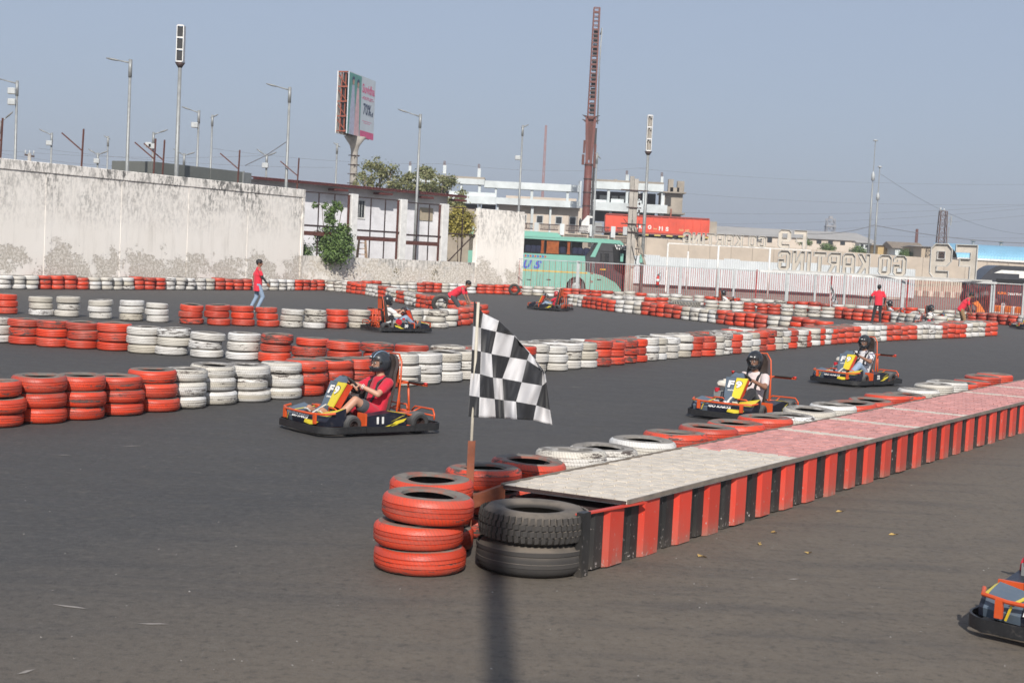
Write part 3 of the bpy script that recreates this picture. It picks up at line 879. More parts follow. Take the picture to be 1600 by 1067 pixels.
# ---------------------------------------------------------------- far background, built at its distance
def wbox(mb, x0, y0, x1, y1, d, th, mi=0, back=0):
    xm = (x0 + x1) / 2; ym = (y0 + y1) / 2
    s = FPX / d; c = AT(xm, ym, d); w_ = abs(x1 - x0) / s; h_ = abs(y1 - y0) / s
    mb.box((c.x, d + back + th / 2, c.z), (w_, th, h_), mi)
    return c, w_, h_
D = 185.0
M['bwhite'] = plain('weathered_white_paint', (.60, .64, .64), .85, 0, .16, .35)
M['bconc'] = plain('raw_cement', (.33, .29, .24), .95, 0, .2, .4, .2)
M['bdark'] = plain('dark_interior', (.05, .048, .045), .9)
M['bcream'] = plain('cream_render', (.58, .50, .42), .9, 0, .1, .4)
M['rebar'] = plain('rebar', (.13, .07, .05), .8)
bd = empty('unfinished_building', (0, 0, 0), 0, 'unfinished white concrete-frame building with open storeys and bare column stubs', 'building')
def part(name, mat, rects, th=.6, back=0, d=D):
    for r_ in rects:
        mb = MB(); wbox(mb, *r_, d, th, 0, back); mb.obj(name, M[mat], bd)
def yy(x, y): return y + (x - 800) * .05      # rows that follow the horizon
part('roof_beam', 'bwhite', [(632, 277.5, 757, 286), (757, 286, 905, 296.5), (921, 285.5, 1037, 297)], 2.2)
part('roof_slab', 'bconc', [(634, 274.5, 757, 277.5), (922, 282.5, 1037, 285.5)], 12)
part('floor_beam', 'bwhite', [(700, 306, 775, 318), (775, 312, 905, 322), (921, 318, 1042, 331)], 2.4, -.3)
part('column', 'bwhite', [(700, 286, 704, 306), (719, 286, 722, 306), (747, 287, 751, 308), (773, 291, 776, 313), (829, 296, 833, 313), (885, 297, 889, 316), (904, 283, 908, 322), (921, 296, 926, 360), (949, 297, 953, 318), (978, 298, 982, 319), (1005, 300, 1009, 320), (1033, 299, 1038, 345), (747, 318, 751, 330), (775, 320, 778, 368), (829, 320, 833, 368), (858, 322, 861, 368), (952, 328, 956, 345), (988, 330, 992, 345)], .9, .3)
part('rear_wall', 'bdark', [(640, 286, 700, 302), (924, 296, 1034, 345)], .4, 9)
part('rear_wall', 'bcream', [(790, 304, 905, 313)], .4, 9)
part('rear_wall', 'bcream', [(776, 322, 925, 372)], .4, 1.2)
part('low_wall', 'bwhite', [(700, 300, 775, 307), (926, 312, 948, 318), (955, 311, 975, 318), (983, 313, 1003, 319)], .3, .4)
part('glazed_screen', 'greyp', [(926, 303, 934, 316), (939, 304, 951, 317), (958, 305, 968, 318), (971, 305, 980, 318)], .1, 3)
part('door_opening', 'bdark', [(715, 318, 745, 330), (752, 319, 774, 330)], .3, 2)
for x0 in (812, 838, 868, 890):
    mb = MB(); c, w_, h_ = wbox(mb, x0, yy(x0, 334) , x0 + 11, yy(x0, 347), D, .12, 0, 1.05); f = mb.obj('window', M['greyp'], bd)
    mb = MB(); wbox(mb, x0 + 1.2, yy(x0, 335.5), x0 + 9.8, yy(x0, 345.5), D, .05, 0, .99); mb.obj('pane', M['glassd'], f)
stubs = [(638, 259, 642, 277), (692, 258, 697, 271), (746, 263, 751, 277), (917, 270, 922, 284), (978, 273, 983, 286), (1033, 276, 1037, 288)]
part('column_stub', 'bwhite', stubs, .6, .5)
for (a, b_, c, d_) in stubs:
    for k in range(3):
        p = AT(a + 1 + k * 1.3, b_ - 7, D); q = AT(a + .8 + k * 1.2, b_ + 1, D)
        mb = MB(); mb.bar((q.x, D + .8, q.z), (p.x, D + .8, p.z), .06); mb.obj('rebar', M['rebar'], bd)
part('side_tower', 'bconc', [(1037.5, 302, 1067, 335), (1037.5, 335.5, 1064, 352)], 7, .6)
part('tower_slab', 'bconc', [(1036, 300, 1072, 302), (1037, 332.5, 1070, 335)], 8, -.2)
part('column_stub', 'bconc', [(1045, 280, 1053, 300), (1059, 283, 1070, 301), (1048, 293, 1062, 300), (960, 280, 965, 286)], .8, .6)
part('door_opening', 'bdark', [(1040, 308, 1049, 321)], .1, .45)
part('scaffold_post', 'rig', [(1046, 327, 1048, 342)], .2, -1)

# concrete ramp wall with the road on top of it
DR = 158.0
ramp_o = empty('concrete_ramp_wall', (0, 0, 0), 0, 'long beige precast concrete retaining wall of the road ramp behind the fence', 'wall')
M['precast'] = plain('precast_concrete', (.47, .40, .325), .9, 0, .1, .5, .3)
xs = [808 + i * 33.4 for i in range(27)]
def rampz(px): return 4.95 - (px - 1000) * (.95 / 600) if px > 1000 else 4.95
for i in range(len(xs) - 1):
    a = AT(xs[i], 400, DR); b_ = AT(xs[i + 1], 400, DR)
    za, zb_ = rampz(xs[i]), rampz(xs[i + 1])
    mb = MB()
    mb.prism([(a.x + .03, DR, 1.9), (b_.x - .03, DR, 1.9), (b_.x - .03, DR, zb_), (a.x + .03, DR, za)], (0, .3, 0)); mb.obj('concrete_panel', M['precast'], ramp_o)
    mb = MB()
    mb.prism([(a.x + .03, DR, -.1), (b_.x - .03, DR, -.1), (b_.x - .03, DR, 1.84), (a.x + .03, DR, 1.84)], (0, .3, 0)); mb.obj('concrete_panel', M['precast'], ramp_o)
a = AT(790, 400, DR).x; b_ = AT(1705, 400, DR).x
mb = MB(); mb.prism([(a, DR + .05, -.1), (b_, DR + .05, -.1), (b_, DR + .05, rampz(1700) - .02), (AT(1000, 400, DR).x, DR + .05, 4.93), (a, DR + .05, 4.93)], (0, .8, 0)); mb.obj('core', M['bconc'], ramp_o)
mb = MB(); zr = 4.0
xa_ = AT(1000, 400, DR).x
mb.add([(a - 60, DR + .85, zr), (xa_, DR + .85, zr), (b_, DR + .85, 3.3), (b_ + 60, DR + .85, 2.2), (b_ + 60, DR + 20, 2.2), (b_, DR + 20, 3.3), (xa_, DR + 20, zr), (a - 60, DR + 20, zr)], [(0, 1, 6, 7), (1, 2, 5, 6), (2, 3, 4, 5)])
tag(mb.obj('raised_road', M['asphalt']), kind='structure')
# railing posts and mesh panels on the parapet left of the trailer
rl = empty('parapet_railing', (0, 0, 0), 0, 'white parapet posts with dark mesh panels above the green bus', 'railing')
px_ = [806, 838, 878, 925, 958, 992]
for i, x in enumerate(px_):
    c = AT(x, 360, 156.5); mb = MB(); mb.box2((c.x - .24, 156.3, 4.7), (c.x + .24, 156.8, AT(x, yy(x, 346), 156.5).z)); mb.obj('post', M['bwhite'], rl)
for i in range(len(px_) - 1):
    a = AT(px_[i], 360, 156.5).x + .4; b_ = AT(px_[i + 1], 360, 156.5).x - .4; zt_ = AT(px_[i], yy(px_[i], 348), 156.5).z
    mb = MB(); mb.bar((a, 156.5, zt_), (b_, 156.5, zt_), .1); mb.bar((a, 156.5, 5.2), (b_, 156.5, 5.2), .1); mb.bar(((a + b_) / 2, 156.5, 5.2), ((a + b_) / 2, 156.5, zt_), .08)
    k = int((b_ - a) / .16)
    for q in range(k): mb.bar((a + .16 * q, 156.5, 5.2), (a + .16 * q, 156.5, zt_), .022)
    for q in range(9): mb.bar((a, 156.5, 5.2 + (zt_ - 5.2) * q / 9), (b_, 156.5, 5.2 + (zt_ - 5.2) * q / 9), .022)
    mb.obj('mesh_panel', M['darksteel'], rl)
# ---------------------------------------------------------------- trailer truck on the raised road
M['trailer'] = plain('trailer_red', (.66, .075, .035), .5, 0, .12, .7)
dt = 160.5
tk = empty('trailer_truck', (0, 0, 0), 0, 'white-cabbed lorry with a long red-orange ribbed trailer on the raised road', 'truck')
xl = AT(946, 350, dt).x; xrr = AT(1108, 350, dt).x
zt1 = AT(1030, 339.5, dt).z; zb1 = AT(1030, 364.5, dt).z
mb = MB(); mb.box2((xl, dt, zb1), (xrr, dt + 2.4, zt1), 0, .03); mb.obj('trailer_box', M['trailer'], tk)
n = 13
for i in range(n + 1):
    x = xl + (xrr - xl) * i / n; mb = MB(); mb.box2((x - .05, dt - .08, zb1), (x + .05, dt - .003, zt1)); mb.obj('rib', M['trailer'], tk)
mb = MB(); mb.box2((xl, dt - .12, zt1 + .003), (xrr, dt + .1, zt1 + .14)); mb.box2((xl, dt - .11, zb1 - .16), (xrr, dt + .1, zb1 - .003)); mb.obj('side_rail', plain('red_rail', (.3, .05, .035), .6), tk)
mb = MB(); mb.box2((xrr + .003, dt + .1, zb1), (xrr + .9, dt + 2.3, zt1 - .2)); mb.obj('tailgate', M['bconc'], tk)
for q in range(8):
    x = xl + 1.5 + q * 1.35; mb = MB(); mb.box2((x, dt - .13, zb1 - .34), (x + .7, dt - .02, zb1 - .17)); mb.obj('marker_board', plain('marker_yellow', (.55, .42, .12), .6) if q == 0 else bpy.data.materials['marker_yellow'], tk)
M['tyreblack'] = plain('truck_tyre', (.025, .024, .024), .8)
whl = MB(); whl.lathe([(.25, 0), (.5, .02), (.52, .08), (.52, .26), (.5, .32), (.25, .32)], 20, 0, (0, 0, 0), True, None, 'Y'); whl_me = whl.mesh('wheel', M['tyreblack'], 'auto')
hub = MB(); hub.lathe([(0.0, .04), (.12, .02), (.24, .08), (.25, .16), (0, .16)], 16, 0, (0, 0, 0), False, None, 'Y'); hub_me = hub.mesh('rim', M['galv'], 'auto')
for x in (xl + .8, xl + 2.0, xrr - 5.2, xrr - 3.9, xrr - 2.6, xl - 1.6):
    wv = inst('wheel', whl_me, tk, (x, dt + .1, zb1 - .75)); inst('rim', hub_me, wv)
mb = MB(); mb.box2((xl, dt + .5, zb1 - .5), (xrr, dt + 1.9, zb1 - .18)); mb.obj('chassis', M['black'], tk)
cxl = AT(905, 350, dt).x; cxr = AT(937, 350, dt).x; ct_ = AT(920, 337, dt).z; cb = AT(920, 364, dt).z
mb = MB(); mb.prism([(cxl, dt, cb), (cxr - .6, dt, cb), (cxr - .6, dt, ct_ - .1), (cxl + .9, dt, ct_), (cxl + .15, dt, cb + 1.0)], (0, 2.3, 0)); mb.obj('cab', M['whitep'], tk)
mb = MB(); mb.box2((cxl + 1.15, dt - .02, cb + .95), (cxl + 1.75, dt + .01, ct_ - .25)); mb.obj('cab_window', M['glassd'], tk)
mb = MB(); mb.box2((cxr - .58, dt + .2, cb - .3), (cxr + .3, dt + 2.0, ct_ - .7)); mb.obj('air_tank', M['galv'], tk)
mb = MB(); mb.ell((cxl + .1, dt - .1, cb + 1.1), (.15, .2, .5), 10, 6); mb.obj('mirror', M['black'], tk, True)
def ltr(s_, px, py, w_, h_, mat='whitep', sh_=0):
    p = AT(px, py, dt - .1); put_text(s_, M[mat], (p.x, dt - .012, p.z), ex, ez, w_ / 13.8, h_ / 13.8, tk, bold=.05, shear=sh_)
M['lorange'] = plain('faded_orange', (.62, .36, .16), .6)
ltr('R', 998, 357, 5, 6.5); ltr('O', 1012.2, 358.2, 5.5, 6.5); ltr('fleet', 1020, 358.6, 7, 2.6, 'lorange', .3); ltr('M', 1029.5, 360.4, 6, 6.5); ltr('S', 1040, 361.3, 5, 6.5); ltr('OOD LINES', 1061, 361.5, 16, 3.4, 'lorange')

# ---------------------------------------------------------------- tall red piling rig mast
dr = 163.0
M['rigred'] = plain('rig_red_paint', (.15, .048, .037), .6, 0, .2, .5)
rg = empty('piling_rig', (0, 0, 0), 0, 'very tall rust-red telescopic rig mast with a ladder frame at the top', 'rig')
def rp(px, py): return AT(px, py, dr)
def rc(py): return 928.5 - (py - 13) * .0415     # mast centre line
b0_ = rp(rc(372), 372); x0_ = b0_.x
def rz(py): return AT(rc(py), py, dr).z
mb = MB(); zs = [4.0, rz(345), rz(310), rz(255)]
mb.tube([(x0_, dr, z) for z in zs], [.47, .46, .45, .44], 16); mb.obj('lower_tube', M['rigred'], rg, True)
for py in (345, 322, 301, 280, 258):
    mb = MB(); mb.tube([(x0_, dr, rz(py) - .06), (x0_, dr, rz(py) + .06)], .50, 16); mb.obj('collar', M['darksteel'], rg)
mb = MB(); mb.box2((x0_ + .5, dr - .1, 4.1), (x0_ + .75, dr + .3, rz(200))); mb.obj('cable_duct', M['black'], rg)
mb = MB(); mb.box2((x0_ - .8, dr - .15, rz(258)), (x0_ - .52, dr + .25, rz(242))); mb.box2((x0_ + .52, dr - .2, rz(262)), (x0_ + .78, dr - .11, rz(225))); mb.box2((x0_ - .72, dr - .2, rz(240)), (x0_ - .5, dr, rz(220))); mb.obj('side_box', M['rust'], rg)
zf = rz(183)
mb = MB()
for sgn in (-1, 1):
    mb.bar((x0_ + sgn * .22, dr, rz(255)), (x0_ + sgn * .48, dr, zf), .30)
mb.obj('flared_leg', M['rigred'], rg)
mb = MB(); mb.prism([(x0_ - .1, dr + .1, rz(250)), (x0_ + .1, dr + .1, rz(250)), (x0_ + .4, dr + .1, zf), (x0_ - .4, dr + .1, zf)], (0, .2, 0)); mb.obj('back_web', M['rust'], rg)
for py in (183, 190):
    z = rz(py)
    for sgn in (-1, 1):
        mb = MB(); mb.prism([(x0_ + sgn * .45, dr - .05, z - .2), (x0_ + sgn * 1.02, dr - .05, z + .22), (x0_ + sgn * .45, dr - .05, z + .12)], (0, .3, 0)); mb.obj('fin', M['darksteel'], rg)
mb = MB(); zt_ = rz(13)
for sx_, th_ in ((-.38, .14), (.38, .17)):
    for yy_ in (-.4, .4):
        mb.bar((x0_ + sx_, dr + yy_, zf), (x0_ + sx_ * .82, dr + yy_, zt_), th_)
mb.obj('mast_chord', M['rigred'], rg)
k = 26
for i in range(k):
    z = zf + (zt_ - zf) * i / (k - 1)
    mb = MB(); mb.bar((x0_ - .34, dr - .42, z), (x0_ + .34, dr - .42, z), .07, ht=.1 if i % 4 else .2); mb.obj('mast_rung', M['rigred'], rg)
    mb = MB(); mb.bar((x0_ - .34, dr + .42, z), (x0_ + .34, dr + .42, z), .07); mb.obj('mast_rung', M['rigred'], rg)
zq = zf + (zt_ - zf) * .80
for i in range(6):
    za = zf + (zq - zf) * i / 6
    mb = MB(); mb.box2((x0_ - .2, dr - .1, za + .3), (x0_ + .30, dr + .2, zf + (zq - zf) * (i + 1) / 6)); mb.obj('inner_ram', M['black'], rg)
mb = MB(); mb.tube([(x0_ + .75, dr - .3, zf - .8), (x0_ + .62, dr - .35, zf + 6), (x0_ + .68, dr - .3, zf + 10), (x0_ + .55, dr - .3, zt_ - 3)], .07, 6); mb.obj('hose', M['galv'], rg, True)

# ---------------------------------------------------------------- double concrete electricity pole and its gear
yp = 87.6
p = AT(992, 276, yp)
ep = empty('electricity_pole', (p.x - .02, yp, 0), 0, 'twin concrete electricity pole with hanging cables in front of the bus nose', 'utility pole')
H_ = p.z
for dx in (-.135, .135):
    mb = MB(); mb.box2((dx - .125, -.15, 0), (dx + .125, .15, H_ - (.15 if dx > 0 else 0))); mb.obj('shaft', M['concrete'], ep)
for z, w_ in ((H_ - .85, .9), (H_ - 1.9, .5), (H_ - 2.9, .8), (H_ - 3.4, .6)):
    mb = MB(); mb.bar((-w_ + .1, -.2, z), (w_, -.2, z - .02), .07); mb.obj('crossarm', M['darksteel'], ep)
for k in range(7):
    z = H_ - 1 - k * .22; mb = MB(); mb.ell((.34 + .03 * (k % 2), -.24, z), (.07, .07, .09), 8, 6); mb.obj('insulator', M['darksteel'] if k % 2 else M['greyp'], ep, True)
mb = MB(); mb.bar((.2, -.1, H_ - 3.2), (.95, -.1, 2.1), .14); mb.bar((.15, -.1, H_ - 3.3), (.55, -.1, H_ - 4.3), .12); mb.obj('stay_strut', M['bconc'], ep)
rngc = random.Random(5)
for k in range(9):
    a = Vector((rngc.uniform(-.7, .5), -.25, H_ - rngc.uniform(2.6, 4.8))); b_ = Vector((rngc.uniform(-.3, 1.0), -.28, H_ - rngc.uniform(3.2, 5.6)))
    m_ = (a + b_) / 2 - Vector((0, 0, rngc.uniform(.2, .7)))
    mb = MB(); mb.tube([a, a.lerp(m_, .6), m_, b_.lerp(m_, .5), b_], .018, 5); mb.obj('hanging_cable', M['black'], ep, True)
mb = MB(); mb.box2((-.55, -.35, H_ - 3.6), (-.3, -.2, H_ - 3.1)); mb.obj('junction_box', M['greyp'], ep)

# ---------------------------------------------------------------- green bus
yb0 = 89.5
M['busg'] = plain('bus_mint_paint', (.19, .43, .35), .35, 0, .05, .5)
M['busglass'] = plain('bus_glass', (.016, .017, .018), .08, 0, .1)
M['buscharcoal'] = plain('bus_charcoal', (.05, .05, .055), .35)
M['blueletter'] = plain('blue_letter', (.03, .10, .48), .5); M['yellowstripe'] = plain('yellow_stripe', (.65, .40, .04), .5)
bus = empty('green_bus', (0, 0, 0), 0, 'mint green coach with orange curtains parked behind the picket fence', 'bus')
def bp(px, py): p = AT(px, py, yb0); return p.x, p.z
XR = bp(989, 400)[0]; XL = XR - 12.2; ZB = .32
zroof = bp(900, 371)[1]
W_ = 2.5
side = [(XL, ZB), (XL + 3.2, ZB)]
def arch(cxx):
    return [(cxx + .62 * math.cos(a), .5 + .66 * math.sin(a)) for a in [math.pi - k * math.pi / 8 for k in range(9)]]
wx1 = bp(900, 445)[0]; wx0 = XL + 3.0
prof = [(XL, ZB)] + [(wx0 - .62, ZB)] + arch(wx0) + [(wx0 + .62, ZB), (wx1 - .62, ZB)] + arch(wx1) + [(wx1 + .62, ZB), (XR - .5, ZB), (XR - .1, .55), (XR + .05, 1.2), (XR - .02, 2.1), (XR - .25, 3.1), (XR - .75, zroof - .08), (XR - 1.6, zroof), (XL + .3, zroof), (XL, zroof - .3)]
def busz(x, z): return (x, yb0, z)
# body shell with a window band left open
zw0, zw1 = bp(860, 397.5)[1], bp(830, 371.5)[1]
mb = MB(); mb.prism([busz(x, z) for x, z in ([(XL, ZB), (wx0 - .62, ZB)] + arch(wx0) + [(wx0 + .62, ZB), (wx1 - .62, ZB)] + arch(wx1) + [(wx1 + .62, ZB), (XR - .5, ZB), (XR - 1.0, .9), (XR - 1.7, 1.25), (XR - 2.9, 1.5), (XR - 3.0, zw0), (XL, zw0)])], (0, W_, 0)); mb.obj('lower_body', M['busg'], bus)
mb = MB(); mb.prism([busz(x, z) for x, z in [(XL, zw1), (XR - 1.1, zw1 - .12), (XR - .5, zw1 - .22), (XR - .85, zroof - .06), (XR - 1.8, zroof), (XL + .3, zroof), (XL, zroof - .2)]], (0, W_, 0)); mb.obj('roof', M['busg'], bus)
mb = MB(); mb.prism([busz(x, z) for x, z in [(XL + .5, zroof + .002), (bp(878, 360)[0], zroof + .002), (bp(872, 360)[0], zroof + .22), (XL + .7, zroof + .34)]], (0, 2.0, 0)); o = mb.obj('roof_unit', M['busg'], bus); o.location = (0, .25, 0)
mb = MB(); mb.prism([(x, yb0 + .02, z) for x, z in [(XR - 2.95, 1.52), (XR - 1.7, 1.27), (XR - 1.0, .92), (XR - .5, .36), (XR - .1, .55), (XR + .05, 1.2), (XR - .02, 2.1), (XR - .3, zw1 - .26), (XR - 1.1, zw1 - .14), (XR - 2.3, zw1 - .05), (XR - 2.95, zw0 + .02)]], (0, W_ - .04, 0)); mb.obj('driver_section', M['buscharcoal'], bus)
# interior, floor line and seats seen through glass
mb = MB(); mb.box2((XL + .1, yb0 + .3, zw0 - .3), (XR - 3.1, yb0 + .34, zw0 + .12)); mb.box2((XL + .1, yb0 + W_ - .1, zw0 - .05), (XR - 3.1, yb0 + W_ - .02, zw1 + .02)); mb.obj('cabin_lining', M['black'], bus)
mt, t_, bsdf = newmat('tinted_glass')
bsdf.inputs['Base Color'].default_value = (.02, .022, .024, 1); bsdf.inputs['Roughness'].default_value = .04; bsdf.inputs['Alpha'].default_value = .22
M['tint'] = mt
gx = [XL + .1, bp(809, 380)[0] - 2.0, bp(851, 380)[0], bp(893, 380)[0], bp(934, 380)[0]]
for i in range(len(gx) - 1):
    mb = MB(); mb.box2((gx[i] + .02, yb0 + .015, zw0 + .003), (gx[i + 1] - .02, yb0 + .035, zw1 - .003)); mb.obj('side_window', M['tint'], bus)
    mb = MB(); mb.box2((gx[i + 1] - .018, yb0 + .01, zw0 + .003), (gx[i + 1] + .018, yb0 + .06, zw1 - .003)); mb.obj('window_post', M['black'], bus)
M['curtain'] = plain('orange_curtain', (.85, .26, .07), .8, 0, .2, 6)
def curtain(pxa, pxb, pinch):
    xa, xb = bp(pxa, 380)[0], bp(pxb, 380)[0]; n = max(6, int((xb - xa) / .05)); vs = []; fs = []
    for j in range(5):
        q = j / 4; z = zw1 - .05 - (zw1 - zw0 - .1) * q; k = 1 - pinch * math.sin(q * math.pi * .8 + .3) * .6
        for i in range(n + 1):
            u = (i / n - .5) * k + .5; vs.append((xa + (xb - xa) * u, yb0 + .11 + (.03 if i % 2 else 0), z))
    for j in range(4):
        for i in range(n): a = j * (n + 1) + i; fs.append((a, a + 1, a + n + 2, a + n + 1))
    mb = MB(); mb.add(vs, fs); mb.obj('curtain', M['curtain'], bus)
curtain(810, 817, .6); curtain(845, 851, .6); curtain(854, 874, .1); curtain(886, 892, .6)
for px in (826, 834, 842, 862, 880, 900, 908, 918):
    x = bp(px, 380)[0]; mb = MB(); mb.box((x, yb0 + .75, zw0 + .15), (.42, .5, .75), 0, None, .1); mb.obj('seat', plain('bus_seat_blue', (.05, .06, .14), .8) if 'bus_seat_blue' not in bpy.data.materials else bpy.data.materials['bus_seat_blue'], bus)
# green slanted pillar in front of the glass, door glass, windscreen
mb = MB(); q0 = bp(922, 401.5); q1 = bp(930, 402); q2 = bp(940, 379); q3 = bp(935, 379)
mb.prism([(q0[0], yb0 - .03, q0[1]), (q1[0], yb0 - .03, q1[1]), (q2[0], yb0 - .03, q2[1]), (q3[0], yb0 - .03, q3[1])], (0, .05, 0)); mb.obj('slanted_pillar', M['busg'], bus)
xa, za = bp(937, 412); xb, zb_ = bp(952, 396)
mb = MB(); mb.box2((xa, yb0 - .004, za), (xb, yb0 + .018, zb_)); mb.obj('driver_window', M['tint'], bus)
mb = MB(); mb.box2((xa - .25, yb0 - .01, zb_ + .1), (xb + .3, yb0 + .01, zb_ + .13)); mb.box2((xa + .1, yb0 - .012, za + .05), (xa + .3, yb0 - .002, zb_ - .05)); mb.obj('window_trim', M['black'], bus)
mb = MB(); mb.prism([(XR - .42, yb0 - .015, 1.35), (XR + .06, yb0 - .015, 1.35), (XR - .0, yb0 - .015, 2.2), (XR - .28, yb0 - .015, zw1 - .35), (XR - 1.3, yb0 - .015, zw1 - .30), (XR - 1.15, yb0 - .015, 1.75)], (0, .03, 0)); mb.obj('windscreen_wrap', M['busglass'], bus)
# front face parts
mb = MB(); mb.box2((XR + .04, yb0 + .2, 1.3), (XR + .09, yb0 + W_ - .2, 1.9)); mb.obj('windscreen', M['busglass'], bus)
put_text('VIVEK', M['whitep'], (bp(960, 388)[0], yb0 - .03, bp(963, 390)[1]), (1, 0, -.03), ez, 1.0, .30, bus, bold=.04, shear=-.15)
for sx_ in (0, 1):
    x = bp(971 if sx_ == 0 else 1001, 405)[0]; mb = MB(); mb.box((x, yb0 - .3, bp(971, 403)[1]), (.2, .12, .52), 0, None, .03); m1 = mb.obj('mirror', M['busg'], bus)
    mb = MB(); mb.tube([(x, yb0 - .3, bp(971, 396)[1]), (x + (-.05 if sx_ == 0 else -.1), yb0 - .2, bp(971, 391)[1] + .1), (XR - .3, yb0 + .1, bp(971, 389)[1] + .1)], .03, 6); mb.obj('mirror_arm', M['black'], m1, True)
wb_ = MB(); wb_.lathe([(.30, 0), (.48, .0), (.52, .06), (.52, .24), (.48, .3), (.30, .3)], 24, 0, (0, 0, 0), True, None, 'Y'); wbm = wb_.mesh('wheel', M['tyreblack'], 'auto')
for x in (wx0, wx1):
    v_ = inst('wheel', wbm, bus, (x, yb0 + .06, .52)); inst('rim', hub_me, v_, (0, -.02, 0), (0, 0, 0), (1.25, 1.25, 1.25))
    mb = MB(); mb.box2((x - .6, yb0 + .4, .2), (x + .6, yb0 + .5, 1.15)); mb.obj('wheel_well', M['black'], bus)
zst = bp(860, 424)[1]
mb = MB(); mb.box2((XL, yb0 - .006, zst - .04), (bp(918, 425)[0], yb0 + .01, zst + .04)); mb.obj('stripe', M['yellowstripe'], bus)
def btext(s_, px, py, w_, h_, mat, sh_):
    x, z = bp(px, py); put_text(s_, M[mat], (x, yb0 - .014, z), (1, 0, 0), ez, w_ / 25, h_ / 25, bus, bold=.05, shear=sh_)
mb = MB(); x_, z_ = bp(808, 419); 
btext('V', 789.5, 418, 10, 13, 'blueletter', .35); btext('R', 799, 418, 12, 13, 'blueletter', .35)
btext('U', 817, 418.8, 14, 13, 'blueletter', .35); btext('S', 833, 419.5, 14, 12.5, 'blueletter', .35); btext('I', 811, 418.5, 5, 13, 'blueletter', .35)
xq, zq_ = bp(800, 403.5); mb = MB(); mb.box2((xq, yb0 - .008, zq_ - .02), (bp(852, 404)[0], yb0 + .01, zq_ + .02)); mb.obj('stripe', M['blueletter'], bus)
for i in range(14):
    x = bp(800, 399)[0] + i * .155; z = bp(825, 399.8)[1]
    mb = MB(); mb.prism([(x, yb0 - .009, z - .07), (x + .09, yb0 - .009, z - .07), (x + .15, yb0 - .009, z), (x + .09, yb0 - .009, z + .07), (x, yb0 - .009, z + .07), (x + .06, yb0 - .009, z)], (0, .012, 0)); mb.obj('arrow_mark', M['redp'] if i % 2 else M['blueletter'], bus)
for (px, py) in ((925, 427), (924.5, 440)):
    x, z = bp(px, py); mb = MB(); mb.box2((x - .06, yb0 - .03, z - .06), (x + .06, yb0 + .01, z + .06)); mb.obj('side_lamp', M['rig'], bus)
x, z = bp(940, 421); mb = MB(); mb.box2((x - .1, yb0 - .01, z - .04), (x + .25, yb0 + .03, z + .04)); mb.obj('reflector', M['yellowstripe'], bus)
for px in (826, 857, 936):
    x, z = bp(px, 437); mb = MB(); mb.box2((x - .14, yb0 - .02, z - .03), (x + .14, yb0 + .01, z + .03)); mb.obj('locker_handle', M['black'], bus)
    mb = MB(); mb.box2((x - .55, yb0 - .004, .4), (x - .53, yb0 + .01, 1.2)); mb.obj('locker_seam', M['black'], bus)

# ---------------------------------------------------------------- white sheet hoarding
M['sheet'] = plain('white_corrugated_sheet', (.60, .63, .64), .55, .1, .06, .5)
hd = empty('sheet_hoarding', (0, 0, 0), 0, 'white corrugated sheet hoarding between the concrete ramp and the picket fence', 'hoarding')
def hl(px): q = (px - 1000) / 425; return 127.5 - q * 4.0
hx = [930 + i * 25 for i in range(21)]
for i in range(len(hx) - 1):
    a = AT(hx[i], 430, hl(hx[i])); b_ = AT(hx[i + 1], 430, hl(hx[i + 1]))
    mb = MB(); n = 14; vs = []; fs = []
    for k in range(n + 1):
        q = k / n; x = a.x + (b_.x - a.x) * q; y = a.y + (b_.y - a.y) * q + (.05 if k % 2 else 0)
        zt_ = 2.78 + (0.12 if i % 5 == 3 else 0); vs += [(x, y, .30), (x, y, zt_), (x, y + .03, .30), (x, y + .03, zt_)]
    for k in range(n): c = k * 4; fs += [(c, c + 4, c + 5, c + 1), (c + 2, c + 3, c + 7, c + 6), (c + 1, c + 5, c + 7, c + 3)]
    mb.add(vs, fs); mb.obj('corrugated_panel', M['sheet'], hd)
for px in range(935, 1430, 49):
    a = AT(px, 430, hl(px)); mb = MB(); mb.bar((a.x, a.y + .15, 0), (a.x, a.y + .15, 2.75), .1); mb.obj('post', M['darksteel'], hd)
a = AT(930, 430, hl(930)); b_ = AT(1430, 430, hl(1430)); mb = MB(); mb.box2((a.x, 127.9, 0), (b_.x, 128.1, .32)); mb.obj('footing', M['concrete'], hd)
# painted kerb behind the right part of the fence
kb = empty('painted_kerb', (0, 0, 0), 0, 'low kerb of alternate pale and dark blocks at the foot of the ramp wall', 'kerb')
for i in range(14):
    a = AT(1424 + i * 8.6, 455, 153.5); mb = MB(); mb.box2((a.x, 153.2, 0), (a.x + .56, 153.8, .62), 0, .03); mb.obj('kerb_block', M['bcream'] if i % 2 else M['bconc'], kb)

# ---------------------------------------------------------------- picket fence
FE = []
src = BACK[7:]
for i, p in enumerate(src):
    t0 = (src[min(i + 1, len(src) - 1)] - src[max(i - 1, 0)]).normalized(); nn = Vector((t0.y, -t0.x, 0))
    FE.append(Vector((p.x, p.y, 0)) + Vector((-t0.y, t0.x, 0)) * 1.15)
acc = [0]
for i in range(1, len(FE)): acc.append(acc[-1] + (FE[i] - FE[i - 1]).length)
def fpt(s):
    s = max(0, min(acc[-1] - 1e-4, s))
    for i in range(1, len(FE)):
        if s <= acc[i]: return FE[i - 1].lerp(FE[i], (s - acc[i - 1]) / (acc[i] - acc[i - 1]))
fence = empty('picket_fence', (0, 0, 0), 0, 'long fence of thin red pickets between pale posts behind the circuit', 'fence')
HF = 2.12
M['picketr'] = plain('picket_red', (.40, .035, .03), .5, 0, .3, 3); M['picketg'] = plain('picket_grey', (.42, .40, .38), .55, 0, .2, 3)
